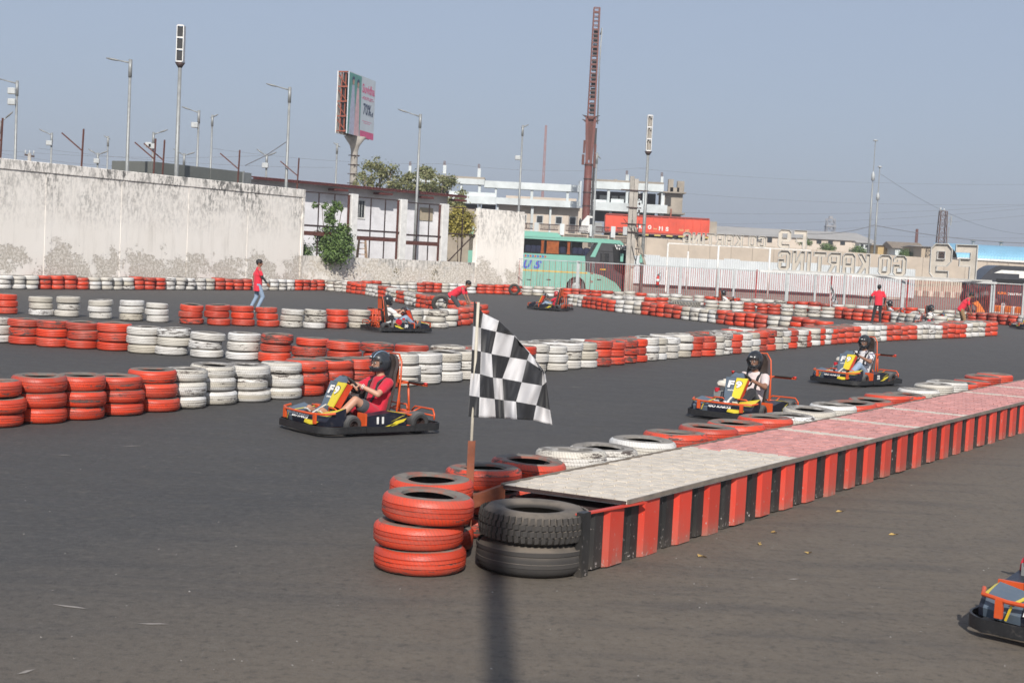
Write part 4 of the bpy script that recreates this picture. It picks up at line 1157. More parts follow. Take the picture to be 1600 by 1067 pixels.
pk = MB(); pk.box2((-.011, -.011, .12), (.011, .011, HF)); pkr = pk.mesh('picket', M['picketr']); pkg = pk.mesh('picket', M['picketg'])
S = acc[-1]; sp_ = S / 290; 
def sfrac(px):
    lo, hi = 0, S
    for _ in range(40):
        m_ = (lo + hi) / 2
        if PROJ(fpt(m_) + Vector((0, 0, 1)))[0] < px: lo = m_
        else: hi = m_
    return lo
s970 = sfrac(930)
for i in range(290):
    s = sp_ * (i + .5); p = fpt(s); px = PROJ(p)[0]
    red = s > s970 or i % 3 == 0
    inst('picket', pkr if red else pkg, fence, p, (random.gauss(0, .006), random.gauss(0, .006), 0))
for px in (902, 1044, 1062, 1121, 1146, 1181, 1229, 1273, 1298, 1319, 1410, 1417, 1548, 1552, 1598):
    p = fpt(sfrac(px)); wd_ = .09 if px in (1062, 1229, 1410, 902) else .055
    mb = MB(); wd_ = .035 if px in (1298, 1181, 1417) else wd_; mb.box2((p.x - wd_, p.y - .05, 0), (p.x + wd_, p.y + .05, HF + .06)); mb.obj('post', M['picketr'] if px in (1298, 1181, 1417) else M['greyp'], fence)
st_ = S / 24
for i in range(24):
    a, b_ = fpt(i * st_), fpt((i + 1) * st_); px = PROJ((a + b_) / 2)[0]
    hh = .10 if px > 1180 and px < 1552 else .05
    mb = MB(); mb.bar(a + Vector((0, -.02, HF)), b_ + Vector((0, -.02, HF)), hh); mb.obj('top_rail', M['whitep'] if px > 1180 else M['greyp'], fence)
    mb = MB(); mb.bar(a + Vector((0, .03, .35)), b_ + Vector((0, .03, .35)), .04); mb.obj('bottom_rail', M['greyp'], fence)
# fire extinguisher hung on the pickets
p = fpt(sfrac(1027)); fx = empty('fire_extinguisher', (p.x, p.y - .15, AT(1027, 437, p.y).z - .32), 0, 'red fire extinguisher with a white label hanging on the picket fence', 'fire extinguisher')
mb = MB(); mb.lathe([(0, 0), (.085, 0), (.095, .04), (.095, .42), (.06, .52), (.03, .56), (0, .56)], 16, closed=False); mb.obj('cylinder', M['redp'], fx, True)
mb = MB(); mb.box2((-.03, -.05, .56), (.03, .03, .62)); mb.bar((0, 0, .62), (.14, -.02, .72), .03); mb.tube([(.03, 0, .6), (.13, -.03, .5), (.12, -.03, .2)], .016, 6); mb.obj('valve', M['black'], fx)
mb = MB(); mb.lathe([(.0955, .2), (.0965, .2), (.0965, .36), (.0955, .36)], 16); mb.obj('paper_label', M['whitep'], fx, True)

# ---------------------------------------------------------------- lettering signs seen from behind
M['signgrey'] = plain('sign_grey', (.50, .49, .46), .7, 0, .1, 2)
M['signface'] = plain('sign_back', (.55, .50, .43), .8, 0, .1, 2)
BLK = {
 'F': ([(0, 0), (.3, 0), (.3, .38), (.8, .38), (.8, .6), (.3, .6), (.3, .78), (1, .78), (1, 1), (0, 1)], None),
 '9': ([(.12, 0), (.8, 0), (1, .14), (1, .86), (.8, 1), (.2, 1), (0, .86), (0, .5), (.2, .36), (.68, .36), (.68, .22), (.12, .22)], [(.32, .56), (.68, .56), (.68, .79), (.32, .79)]),
 'G': ([(1, .68), (1, .86), (.8, 1), (.2, 1), (0, .86), (0, .14), (.2, 0), (.8, 0), (1, .14), (1, .55), (.52, .55), (.52, .38), (.7, .38), (.7, .2), (.3, .2), (.3, .8), (.7, .8), (.7, .68)], None),
 'O': ([(.2, 0), (.8, 0), (1, .14), (1, .86), (.8, 1), (.2, 1), (0, .86), (0, .14)], [(.32, .2), (.68, .2), (.68, .8), (.32, .8)]),
 'K': ([(0, 0), (.3, 0), (.3, .35), (.65, 0), (1, 0), (.55, .5), (1, 1), (.65, 1), (.3, .65), (.3, 1), (0, 1)], None),
 'A': ([(0, 0), (.3, 0), (.3, .3), (.7, .3), (.7, 0), (1, 0), (1, .86), (.8, 1), (.2, 1), (0, .86)], [(.3, .5), (.7, .5), (.7, .78), (.3, .78)]),
 'R': ([(0, 0), (.3, 0), (.3, .35), (.42, .35), (.7, 0), (1, 0), (.72, .38), (1, .5), (1, .86), (.8, 1), (0, 1)], [(.3, .55), (.7, .55), (.7, .8), (.3, .8)]),
 'T': ([(.35, 0), (.65, 0), (.65, .78), (1, .78), (1, 1), (0, 1), (0, .78), (.35, .78)], None),
 'I': ([(.2, 0), (.8, 0), (.8, 1), (.2, 1)], None),
 'N': ([(0, 0), (.3, 0), (.3, .52), (.7, 0), (1, 0), (1, 1), (.7, 1), (.7, .48), (.3, 1), (0, 1)], None)}
from mathutils.geometry import tessellate_polygon
def backsign(o, s_, a, b_, z0, z1):
    """channel letters that face away; a is the picture-left end, b the right end"""
    a = Vector(a); b_ = Vector(b_); xa = (a - b_).normalized(); wd_ = (a - b_).length
    widths = {'I': .5, ' ': .45}
    ws = [widths.get(c, 1.0) for c in s_]; tot = sum(ws); x = 0; h_ = z1 - z0
    th_ = .03 if h_ < 1.5 else .045
    for c, ww in zip(s_, ws):
        if c != ' ':
            w1 = wd_ * ww / tot
            org = b_ + xa * (wd_ * x / tot + w1 * .07); org.z = z0
            outer, hole = BLK[c]
            def W(p, off=0.0): return org + xa * (p[0] * w1 * .84) + Vector((0, off, p[1] * h_))
            loops = [outer] + ([hole] if hole else [])
            rim = MB()
            for lp in loops:
                for i in range(len(lp)): rim.bar(W(lp[i]), W(lp[(i + 1) % len(lp)]), .16, 0, (0, 0, 1) if abs(lp[i][1] - lp[(i + 1) % len(lp)][1]) < .01 else (0, 1, 0), th_ if abs(lp[i][1] - lp[(i + 1) % len(lp)][1]) < .01 else None) if abs(lp[i][1] - lp[(i + 1) % len(lp)][1]) < .01 else rim.bar(W(lp[i]), W(lp[(i + 1) % len(lp)]), th_, 0, (0, 1, 0), .16)
            rim.obj('letter_rim', M['signgrey'], o)
            tri = tessellate_polygon([[Vector((p[0], p[1], 0)) for p in lp] for lp in loops]); flat_ = [p for lp in loops for p in lp]
            vs = [W(p, .06) for p in flat_]; n_ = len(vs); vs += [W(p, .075) for p in flat_]
            fc = MB(); fc.add(vs, [tuple(t_) for t_ in tri] + [tuple(n_ + q for q in t_) for t_ in tri]); fc.obj('letter_face', M['signface'], o)
        x += ww

s1 = empty('letter_sign', (0, 0, 0), 0, 'large channel-letter sign seen from behind, standing on the picket fence top rail', 'sign', 'channel-letter signs seen from behind')
pa = fpt(sfrac(1211)); pb = fpt(sfrac(1414)); backsign(s1, 'GO KARTING', pa, pb, HF + .12, HF + 1.22)
pa = fpt(sfrac(1446)); pb = fpt(sfrac(1524)); backsign(s1, 'F9', pa, pb, HF + .1, HF + 1.95)
mb = MB(); pc = fpt(sfrac(1205)); pd = fpt(sfrac(1548)); mb.bar(pc + Vector((0, .05, HF + .1)), pd + Vector((0, .05, HF + .1)), .08); mb.obj('support_rail', M['signgrey'], s1)
s2 = empty('letter_sign', (0, 0, 0), 0, 'smaller channel-letter sign on white posts in front of the concrete ramp and red trailer', 'sign', 'channel-letter signs seen from behind')
d2 = 112.0
def z2(px, py): return AT(px, py, d2).z
a = AT(1066, 370, d2); b_ = AT(1198, 375, d2); backsign(s2, 'GO KARTING', (a.x, d2, 0), (b_.x, d2, 0), z2(1130, 383.5), z2(1130, 366))
a = AT(1214, 370, d2); b_ = AT(1262, 375, d2); backsign(s2, 'F9', (a.x, d2, 0), (b_.x, d2, 0), z2(1238, 388.5), z2(1238, 359.5))
zz = z2(1130, 384.5)
a = AT(1044, 380, d2).x; b_ = AT(1268, 380, d2).x
mb = MB(); mb.bar((a, d2, zz), (b_, d2, zz), .08); mb.bar((a, d2, zz), (a, d2, 0), .12); mb.obj('support_rail', M['whitep'], s2)
for px in (1121, 1201.5):
    x = AT(px, 420, d2).x; mb = MB(); mb.tube([(x, d2, 0), (x, d2, zz)], .08, 8); mb.obj('post', M['whitep'], s2, True)
o = empty('bollard_post', (AT(1075, 400, 120).x, 120, 0), 0, 'short white post rising above the sheet hoarding left of the sign', 'post')
mb = MB(); mb.tube([(0, 0, 0), (0, 0, AT(1075, 393, 120).z)], .07, 8); mb.obj('shaft', M['whitep'], o, True)

# ---------------------------------------------------------------- dark coach at the right edge
dv = 98.0
M['vangrey'] = plain('coach_dark_grey', (.055, .057, .066), .3, .2, .05, .4)
van = empty('dark_coach', (0, 0, 0), 0, 'dark grey coach with a rounded nose partly cut by the right edge of the photo', 'coach')
def vp(px, py): p = AT(px, py, dv); return p.x, p.z
outl = [(1531, 480), (1531, 438), (1538, 430), (1548, 420.5), (1556, 416), (1562, 414.8)]
poly = [(vp(*q)[0], dv, vp(*q)[1]) for q in outl]
poly[0] = (poly[0][0], dv, .35)
xe_ = poly[-1][0] + 11
poly += [(xe_, dv, poly[-1][2]), (xe_, dv, .35)]
mb = MB(); mb.prism(poly, (0, 2.5, 0)); mb.obj('body', M['vangrey'], van)
x, z = vp(1553, 426.5); mb = MB(); mb.prism([(x, dv - .03, z), (x + .5, dv - .03, z + .22), (xe_, dv - .03, z + .22), (xe_, dv - .03, z)], (0, .025, 0)); mb.obj('white_stripe', M['whitep'], van)
x, z = vp(1592, 434.5); mb = MB(); mb.box2((x, dv - .04, z), (xe_, dv - .01, z + .3)); mb.obj('white_panel', M['whitep'], van)
x, z = vp(1556, 445); mb = MB(); mb.box2((x, dv - .02, z), (xe_, dv - .004, z + .42)); mb.obj('side_window', M['busglass'], van)
x, z = vp(1545, 462); mb = MB(); mb.box2((x, dv - .02, z - .1), (x + .35, dv - .004, z + .9)); mb.box2((x + .5, dv - .02, .5), (x + .55, dv - .004, z + .9)); mb.obj('door_seam', M['black'], van)
M['vorange'] = plain('print_orange', (.75, .20, .03), .5)
x, z = vp(1557.5, 459.6); put_text('ALPHA', M['vorange'], (x, dv - .03, z), ex, ez, .68, .17, van, bold=.05); x, z = vp(1573.5, 460.8); put_text('CABLETRUCK', M['whitep'], (x, dv - .03, z), ex, ez, 1.12, .15, van, bold=.05)
for q in (1.6, 9.2):
    v_ = inst('wheel', wbm, van, (poly[0][0] + q, dv - .02, .52)); inst('rim', hub_me, v_, (0, -.02, 0), (0, 0, 0), (1.25,) * 3)
# orange and white crash barrels, orange frame behind the fence
brl = MB(); brl.lathe([(0, 0), (.28, 0), (.30, .1), (.28, .42), (.30, .46), (.27, .85), (.22, .9), (0, .9)], 16, closed=False); brm = [brl.mesh('drum', M['vorange'], 'auto'), brl.mesh('drum', M['whitep'], 'auto')]
stripe = MB(); stripe.lathe([(.292, .28), (.30, .3), (.296, .55), (.288, .55)], 16); stm = stripe.mesh('band', M['whitep'], 'auto')
for i in range(9):
    px = 1556 + i * 5.6; d_ = 78.5 - i * .22; p = AT(px, 460, d_)
    o = inst('crash_barrel', brm[0 if i % 3 else 1], None, (p.x, d_, 0)); tag(o, ['first', 'second', 'third', 'fourth', 'fifth', 'sixth', 'seventh', 'eighth', 'ninth'][i] + ' barrel from the left in the row by the dark coach', 'barrel', 'orange and white barrels behind the fence')
    inst('band', stm, o)
o = empty('folded_frame', (AT(1538, 470, 80).x, 80, 0), 0, 'bright orange sloping steel frame behind the fence beside the dark coach', 'frame')
mb = MB(); mb.prism([(-.4, 0, .1), (.3, 0, .1), (.0, 0, .6), (-.35, 0, 1.05), (-.6, 0, .9), (-.35, 0, .7)], (0, .3, 0)); mb.obj('strut', M['vorange'], o)
o = empty('tarp_heap', (AT(1536, 470, 82).x, 82, 0), 0, 'dark tarpaulin-covered heap behind the fence left of the coach', 'heap')
mb = MB(); rngt = random.Random(9)
for k in range(16): mb.ell((rngt.uniform(-.9, .9), rngt.uniform(0, .8), rngt.uniform(.3, 2.1)), (rngt.uniform(.3, .5),) * 3, 9, 6)
me = mb.mesh('tarpaulin', M['black']); me = evaluated(me, [('REMESH', dict(mode='VOXEL', voxel_size=.12)), ('SMOOTH', dict(iterations=3))], [M['black']], 'tarpaulin'); inst('tarpaulin', me, o)

# ---------------------------------------------------------------- distant sheds and roofs
def shed(name, lab, x0, x1, ytop, yeave, ybot, d, wallm, roofm, wins=(), depth=12):
    o = empty(name, (0, 0, 0), 0, lab, 'building')
    xm = (x0 + x1) / 2; a = AT(x0, yeave, d).x; b_ = AT(x1, yeave, d).x
    ze = AT(xm, yeave, d).z; zr_ = AT(xm, ytop, d + depth / 2).z
    mb = MB(); mb.box2((a, d, -.2), (b_, d + depth, ze)); mb.obj('wall', wallm, o)
    mb = MB(); mb.prism([(a - .5, d - .4, ze + .003), (a - .5, d + depth / 2, zr_), (a - .5, d + depth + .4, ze + .003)], (b_ - a + 1, 0, 0)); mb.obj('roof', roofm, o)
    for (w0, w1, wy0, wy1) in wins:
        p = AT(w0, wy0, d); q = AT(w1, wy1, d); mb = MB(); mb.box2((p.x, d - .1, q.z), (q.x, d - .004, p.z)); mb.obj('window', M['glassd'], o)
    return o
M['asb'] = plain('asbestos_roof', (.40, .38, .35), .9, 0, .1, .2)
shed('long_shed', 'long cream shed with a pale roof behind the ramp and the small letter sign', 1100, 1366, 359, 371.5, 395, 240, M['bcream'], M['asb'], [(1276, 1283, 375, 381), (1294, 1301, 376, 382), (1313, 1320, 377, 383), (1183, 1190, 370, 378), (1199, 1206, 371, 379)], 30)
shed('small_house', 'small white house with two dark windows at the right end of the long shed', 1343, 1362, 377, 380, 400, 235, M['bwhite'], M['asb'], [(1345, 1349, 382, 386), (1352, 1357, 383, 387)], 3)
shed('yellow_house', 'low yellow-walled house between the flagpoles and the thatched hut', 1372, 1398, 383, 384, 402, 230, plain('yellow_render', (.52, .37, .17), .9), M['asb'], [(1386, 1389, 385, 393)], 6)
shed('thatched_hut', 'hut with a heavy grey-brown thatched roof and a white base wall', 1399, 1442, 379, 389, 402, 225, M['bwhite'], plain('thatch', (.25, .20, .15), .95, 0, .25, 3, .5), [], 8)
shed('tan_block', 'plain tan block behind the big sign letters', 1440, 1503, 386, 387, 412, 210, plain('tan_wall', (.47, .38, .28), .9), M['asb'], [(1455, 1464, 397, 399.5)], 10)
# blue vaulted roof
bl = empty('blue_roof_warehouse', (0, 0, 0), 0, 'warehouse with a light blue corrugated vaulted roof at the right', 'building')
d_ = 200.0; xa = AT(1496, 395, d_).x; xb = AT(1720, 395, d_).x; ze = AT(1560, 406, d_).z; zc = AT(1560, 385, d_ + 10).z
M['bluer'] = plain('blue_sheet', (.25, .50, .66), .45, 0, .07, .3)
n = 90; m_ = 8; vs = []; fs = []
for i in range(n + 1):
    x = xa + (xb - xa) * i / n
    for j in range(m_ + 1):
        a = j / m_ * math.pi / 2; vs.append((x, d_ + 12 * (1 - math.cos(a)), ze + (zc - ze) * math.sin(a) + (.12 if i % 2 else 0)))
for i in range(n):
    for j in range(m_): k = i * (m_ + 1) + j; fs.append((k, k + m_ + 1, k + m_ + 2, k + 1))
mb = MB(); mb.add(vs, fs); mb.obj('roof', M['bluer'], bl)
mb = MB(); mb.box2((xa, d_ + .2, 0), (xb, d_ + 12, ze)); mb.obj('wall', M['bcream'], bl)
mb = MB(); mb.box2((xa, d_ - .2, ze - .22), (xb, d_ - .02, ze + .06)); mb.obj('gutter', M['whitep'], bl)
for px in (1527, 1571):
    x = AT(px, 384, d_ + 9).x; mb = MB(); mb.lathe([(.2, 0), (.2, .5), (.45, .6), (0, .9)], 10, 0, (x, d_ + 11, zc), False); mb.obj('roof_vent', M['galv'], bl)
for (px, py, d_, lab) in ((1255, 377, 236, 'left'), (1291, 386, 158.9 + 60, 'middle'), (1340, 391, 218, 'right'), (1413, 396, 215, 'far right')):
    o0 = AT(px, py, d_); zc_ = o0.z; o0.z = 0; plant('roadside_bush', 'green bush above the ramp wall, the ' + {'left': 'one beside the small sign figure nine', 'middle': 'one below the lattice tower', 'right': 'one below the small white house', 'far right': 'one in front of the thatched hut'}[lab], 'bush', o0, [((0, 0, zc_), 1.0, .7), ((.9, 0, zc_ - .2), .7, .7)], 900, .14, 'leaf_g', [([(0, 0, 0), (0, 0, zc_)], .1)], 60 + px, 'bushes above the ramp wall')

# masts, pylon, lattice tower
def mast(px0, py0, px1, py1, d, r0, r1, lab, top=True):
    a = AT(px0, py0, d); b_ = AT(px1, py1, d)
    o = empty('mast', (b_.x, d, 0), 0, lab, 'mast', 'slim masts against the right-hand sky')
    mb = MB(); mb.tube([(0, 0, 0), (0, 0, a.z * .5), (0, 0, a.z * .72), (0, 0, a.z * .72 + .01), (0, 0, a.z)], [r0, r0, r0 * .8, r1, r1], 8); mb.obj('pole', M['galv'], o, True)
    mb = MB(); mb.lathe([(0, a.z), (.22, a.z), (.28, a.z + .12), (0, a.z + .2)], 10, closed=False); mb.obj('top_cap', M['greyp'], o, True)
    mb = MB(); mb.lathe([(r0, a.z * .74), (.2, a.z * .74), (.2, a.z * .78), (.05, a.z * .8)], 8, closed=False); mb.obj('collar', M['greyp'], o, True)
mast(1368, 221, 1356, 402, 166, .11, .05, 'taller and leftmost of the two slim steel masts above the ramp')
mast(1374.5, 262, 1366, 395, 168, .12, .06, 'shorter and rightmost of the two slim steel masts above the ramp')
def lattice(name, lab, cat, px, pt, pb, d, wb__, wt, mat, extra=None):
    a = AT(px, pt, d); b_ = AT(px, pb, d); o = empty(name, (b_.x, d, 0), 0, lab, cat)
    Z0, Z1 = 0, a.z; n = 9
    for sx_ in (-1, 1):
        for sy_ in (-1, 1):
            mb = MB(); mb.bar((sx_ * wb__, sy_ * wb__, Z0), (sx_ * wt, sy_ * wt, Z1), .1 * d / 200); mb.obj('leg', mat, o)
    for i in range(n):
        q0, q1 = i / n, (i + 1) / n; w0 = wb__ + (wt - wb__) * q0; w1 = wb__ + (wt - wb__) * q1; z0, z1 = Z1 * q0, Z1 * q1
        mb = MB()
        for sy_ in (-1, 1):
            mb.bar((-w0, sy_ * w0, z0), (w1, sy_ * w1, z1), .05 * d / 200); mb.bar((w0, sy_ * w0, z0), (-w1, sy_ * w1, z1), .05 * d / 200); mb.bar((-w1, sy_ * w1, z1), (w1, sy_ * w1, z1), .06 * d / 200)
            mb.bar((sy_ * w0, -w0, z0), (sy_ * w1, w1, z1), .05 * d / 200)
        mb.obj('bracing', mat, o)
    return o, Z1
M['farsteel'] = plain('far_steel', (.30, .30, .31), .7)
o, Z = lattice('lattice_tower', 'distant grey lattice tower with platforms above the long shed', 'tower', 1296.5, 342, 365, 420, 1.6, 1.1, M['farsteel'])
mb = MB(); mb.box2((-1.5, -1.5, Z - 2.4), (1.5, 1.5, Z - 2.1)); mb.box2((-.5, -.5, Z), (.5, .5, Z + .8)); mb.obj('platform', M['farsteel'], o)
o, Z = lattice('pylon', 'rusty steel switchyard pylon with side brackets right of the masts', 'pylon', 1470, 330, 388, 205, .75, .45, M['rebar'])
mb = MB(); mb.bar((.4, 0, Z - .6), (1.3, 0, Z - .7), .1); mb.bar((.4, 0, Z - 2.3), (1.1, 0, Z - 1.0), .08); mb.bar((1.25, 0, Z - .7), (1.15, 0, Z - 2.0), .14); mb.bar((1.0, 0, Z - 2.2), (.7, 0, 0), .1); mb.obj('side_bracket', M['galv'], o)
mb = MB(); mb.tube([(-.4, 0, Z), (-.42, 0, Z + .5)], .13, 8); mb.tube([(.1, 0, Z), (.1, 0, Z + .4)], .1, 8); mb.obj('insulator', M['greyp'], o, True)
M['farmast'] = plain('far_mast_red', (.33, .20, .20), .8)
o, Z = lattice('radio_mast', 'very slim red and white radio mast against the sky above the bus', 'mast', 848, 196, 300, 400, .32, .16, M['farmast'])
a = AT(1433, 358, 300); o = empty('brick_chimney', (a.x, 300, 0), 0, 'thin reddish chimney stack above the thatched hut', 'chimney')
mb = MB(); mb.tube([(0, 0, 0), (0, 0, a.z)], [.5, .28], 8); mb.obj('stack', M['rust'], o, True)

# overhead wires
def wire(pts, r, lab, sag=0.0):
    """pts: (picture x, picture y, distance)"""
    W3 = [AT(a, b_, c) for a, b_, c in pts]; P = []
    for i in range(len(W3) - 1):
        for k in range(12):
            q = k / 12; v = W3[i].lerp(W3[i + 1], q); v.z -= sag * 4 * q * (1 - q); P.append(v)
    P.append(W3[-1])
    mb = MB(); mb.tube(P, r, 4); o = mb.obj('overhead_wire', M['wire'], None, True); tag(o, lab, 'wire', 'overhead wires')
M['wire'] = plain('wire', (.16, .16, .17), .6)
wire([(1240, 364, 166), (1366, 352, 166), (1640, 381, 166)], .035, 'thick sagging cable running over the masts to the right edge', .5)
wire([(1376, 272, 168), (1640, 366, 230)], .02, 'wire dropping from the shorter mast to the right', 2.2)
FW = [(1000, 264, 1640, 288), (1040, 300, 1640, 319), (1060, 332, 1640, 318), (1060, 346, 1640, 372), (1060, 350, 1640, 322), (700, 256, 1010, 262), (1070, 362, 1640, 333)]
names_ = ['highest faint line crossing the right sky', 'second faint line crossing the right sky', 'faint line rising to the right below the masts', 'faint line falling behind the pylon', 'faint line above the long shed', 'faint line above the unfinished building', 'lowest faint line above the ramp']
for (a, b_, c, d_), nm in zip(FW, names_): wire([(a, b_, 330), (c, d_, 330)], .022, nm, 1.2)
for (a, b_, c, d_), nm in zip([(0, 235, 420, 243), (60, 232, 520, 262), (330, 232, 700, 256), (0, 240, 300, 262)], ['upper faint line above the tall wall', 'second faint line above the tall wall', 'faint line behind the lamps above the workshop', 'lowest faint line above the tall wall']): wire([(a, b_, 250), (c, d_, 250)], .02, nm, .8)
wire([(383, 259, 74), (416, 243, 74), (449, 221, 74)], .022, 'slanting guy wire from the grey container to the street lamp')
# ---------------------------------------------------------------- tyre barriers
TW, TR = .19, .33
P_HI = [(.185, .03), (.20, .012), (.255, .002), (.295, .010), (.316, .024), (.327, .042), (.3285, .058), (.3205, .0595), (.3205, .065), (.3290, .0665), (.330, .090), (.3215, .0915), (.3215, .0985), (.330, .100),
        (.329, .1235), (.3205, .125), (.3205, .1305), (.3285, .132), (.327, .148), (.316, .166), (.295, .180), (.255, .188), (.20, .178), (.185, .160), (.20, .15), (.285, .14), (.30, .095), (.285, .05), (.20, .04)]
M_HI = [1, 1, 1, 0, 0, 0, 0, 0, 0, 0, 0, 0, 0, 0, 0, 0, 0, 0, 0, 0, 1, 1, 1, 2, 2, 2, 2, 2, 2]
P_LO = [(.19, .03), (.255, .002), (.308, .016), (.328, .045), (.330, .095), (.328, .145), (.308, .174), (.255, .188), (.19, .16), (.28, .095)]
M_LO = [1, 1, 0, 0, 0, 0, 1, 1, 2, 2]
def tyre_mesh(name, prof, mats_i, n, seed, matl, amp=.0015, flip=False):
    rng = random.Random(seed); ph = rng.uniform(0, 6); k3 = rng.choice([2, 3])
    def mod(k, i, r, z):
        a = 2 * math.pi * k / n
        if prof is P_HI and i in (5, 4, 18, 19) and n >= 48 and k % 2: r -= .007
        if prof is P_HI and n >= 48 and i in (9, 10, 13, 14) and (k + seed) % 3 == 0: r -= .002
        r *= 1 + .006 * math.sin(a * k3 + ph)
        return r, z + .003 * math.sin(a * 2 + ph) * (1 if z > .09 else 0)
    mb = MB(); mb.lathe([(r, z) for r, z in prof], n, 0, (0, 0, 0), True, mod, 'Z', mats_i)
    return mb.mesh(name, matl, 'auto' if n >= 48 else True)
MATS = {'O': [M['orange'], M['side_o'], M['hole']], 'W': [M['white'], M['side_w'], M['hole']], 'K': [M['rub'], M['rub'], M['hole']]}
TM = {}
for c in 'OW':
    TM[c, 'hi'] = [tyre_mesh('tyre', P_HI, M_HI, 96, s_, MATS[c]) for s_ in (1, 2, 3)]
    TM[c, 'mid'] = [tyre_mesh('tyre', P_HI, M_HI, 40, s_, MATS[c]) for s_ in (4, 5, 6)]
TYR = []            # every tyre: centre, z, scale, colour, tilt, words, px size
ORD = ['first', 'second', 'third', 'fourth', 'fifth', 'sixth', 'seventh', 'eighth', 'ninth', 'tenth', 'eleventh', 'twelfth', 'thirteenth', 'fourteenth', 'fifteenth', 'sixteenth', 'seventeenth', 'eighteenth', 'nineteenth', 'twentieth']
def ordw(i):
    if i < 20: return ORD[i]
    n = i + 1; s_ = 'th' if 10 < n % 100 < 14 else {1: 'st', 2: 'nd', 3: 'rd'}.get(n % 10, 'th')
    return str(n) + s_
rt = random.Random(21)
def stack(cx_, cy_, c, row, idx, R_=None, tiers=3, h=.19, hide=0, jit=.024, seen=(0, 1, 2)):
    R_ = R_ or rt.uniform(.315, .345)
    z = 0
    for t in range(tiers):
        hh = h * rt.uniform(.88, 1.10); rr = R_ * rt.uniform(.94, 1.04)
        x = cx_ + rt.gauss(0, jit); y = cy_ + rt.gauss(0, jit * .7)
        tilt = rt.gauss(0, .028) if t == tiers - 1 else rt.gauss(0, .008)
        nm = ['bottom', 'middle', 'top'][t] if tiers == 3 else ['bottom', 'top'][t]
        TYR.append(dict(x=x, y=y, z=z, r=rr / TR, h=hh / TW, c=c, tilt=tilt, nm=nm, row=row, i=idx, vis=t in seen))
        z += hh * .985
def along(pts, spacing):
    """even points along a plan polyline"""
    out = [pts[0].copy()]; need = spacing; prev = pts[0]
    for q in pts[1:]:
        L = (q - prev).length
        while L >= need and L > 0:
            prev = prev.lerp(q, need / L); out.append(prev.copy()); L = (q - prev).length; need = spacing
        need -= L; prev = q
    return out
def shift(p, R_=.33):             # from the front contact point to the tyre's centre
    d = Vector((p.x, p.y, 0)).normalized(); return Vector((p.x, p.y, 0)) + d * R_ * .95
def ramp_c(x, th):
    for lim, c in th:
        if x < lim: return c
    return th[-1][1]
TH_A = [(51, 'W'), (135, 'O'), (214, 'W'), (250, 'O'), (325, 'W'), (390, 'O'), (451, 'W'), (500, 'O'), (557, 'W'), (600, 'O'), (648, 'W'), (689, 'O'), (739, 'W'), (812, 'O'), (886, 'W'), (959, 'O'), (994, 'W'), (1011, 'O'),
        (1092, 'W'), (1160, 'O'), (1232, 'W'), (1301, 'O'), (1375, 'W'), (1440, 'O'), (1510, 'W'), (1588, 'O'), (9999, 'W')]
TH_B = [(543, 'W'), (580, 'O'), (600, 'W'), (612, 'O'), (626, 'W'), (641, 'O'), (663, 'W'), (690, 'O'), (706, 'W'), (999, 'O')]
TH_E = [(1000, 'W'), (1100, 'O'), (1155, 'W'), (1228, 'O'), (1302, 'W'), (1398, 'O'), (9999, 'W')]
TH_F = [(916, 'W'), (963, 'O'), (1012, 'W'), (1066, 'O'), (1125, 'W'), (1195, 'O'), (1243, 'W'), (1290, 'O'), (9999, 'W')]
def row_poly(name, pix, th, spacing=.665, skip=None, seen=(0, 1, 2), world=None):
    P = along([shift(p) for p in (world or [G(*q) for q in pix])], spacing)
    for i, p in enumerate(P):
        px = PROJ((p.x, p.y, .3))[0]
        if skip and skip(px): continue
        stack(p.x, p.y, ramp_c(px, th), name, i, None, 3, .19, seen=seen)
row_poly('row along the back wall and picket fence', None, TH_A, .655, world=BACK)
row_poly('slanting row that leads to the hairpin', [(519, 455), (541, 457), (580, 462), (605, 467), (628, 473), (665, 482), (690, 487), (715, 492), (745, 496)], TH_B)
row_poly('second row in front of the picket fence', [(948, 477.3), (972, 479), (1024, 483), (1100, 486), (1166, 489), (1240, 494), (1311, 498), (1387, 505), (1450, 512), (1478, 515)], TH_E, skip=lambda x: 1040 < x < 1101)
row_poly('row facing the far kart', [(897, 478), (911, 480), (957, 487), (1006, 492), (1060, 498.5), (1117, 505), (1152, 509.5), (1188, 513.5), (1240, 519), (1303, 526)], TH_F)
def explicit(name, L, seen=(0, 1, 2), R_=None):
    for i, (px, py, c) in enumerate(L):
        p = shift(G(px, py), .33); stack(p.x, p.y, c, name, i, R_, seen=seen)
explicit('spaced-out row left of kart 20', [(8, 491, 'O'), (64, 493.7, 'W'), (107, 495.7, 'W'), (158, 498.7, 'W'), (206, 502, 'W'), (244.5, 504, 'W'), (298, 507, 'O'), (338.5, 509, 'O'), (379, 510, 'O'), (417, 511, 'O'), (455, 512.5, 'W'), (491, 514, 'W'), (526, 514, 'O'), (560, 513.5, 'W'), (590, 513, 'O'), (617, 512.5, 'O'), (643, 512, 'W'), (659, 511.5, 'W'), (681, 513, 'W'), (700, 511, 'W'), (707, 509.5, 'O'), (720, 508.5, 'O'), (731, 506, 'O'), (739, 503.5, 'O'), (748, 500, 'O')])
explicit('middle left row behind the nearest row', [(-8, 536, 'W'), (38, 539.5, 'O'), (82, 543, 'O'), (129, 546, 'O'), (178, 549, 'O'), (223, 553, 'W'), (272, 556, 'W'), (324, 560, 'W'), (377, 563.5, 'W'), (430, 567.5, 'O'), (484, 571.5, 'O'), (536, 577, 'O'), (590, 582, 'O'), (643, 585, 'O'), (697, 586, 'W'), (745, 585, 'O'), (787, 581.5, 'O')], R_=.345)
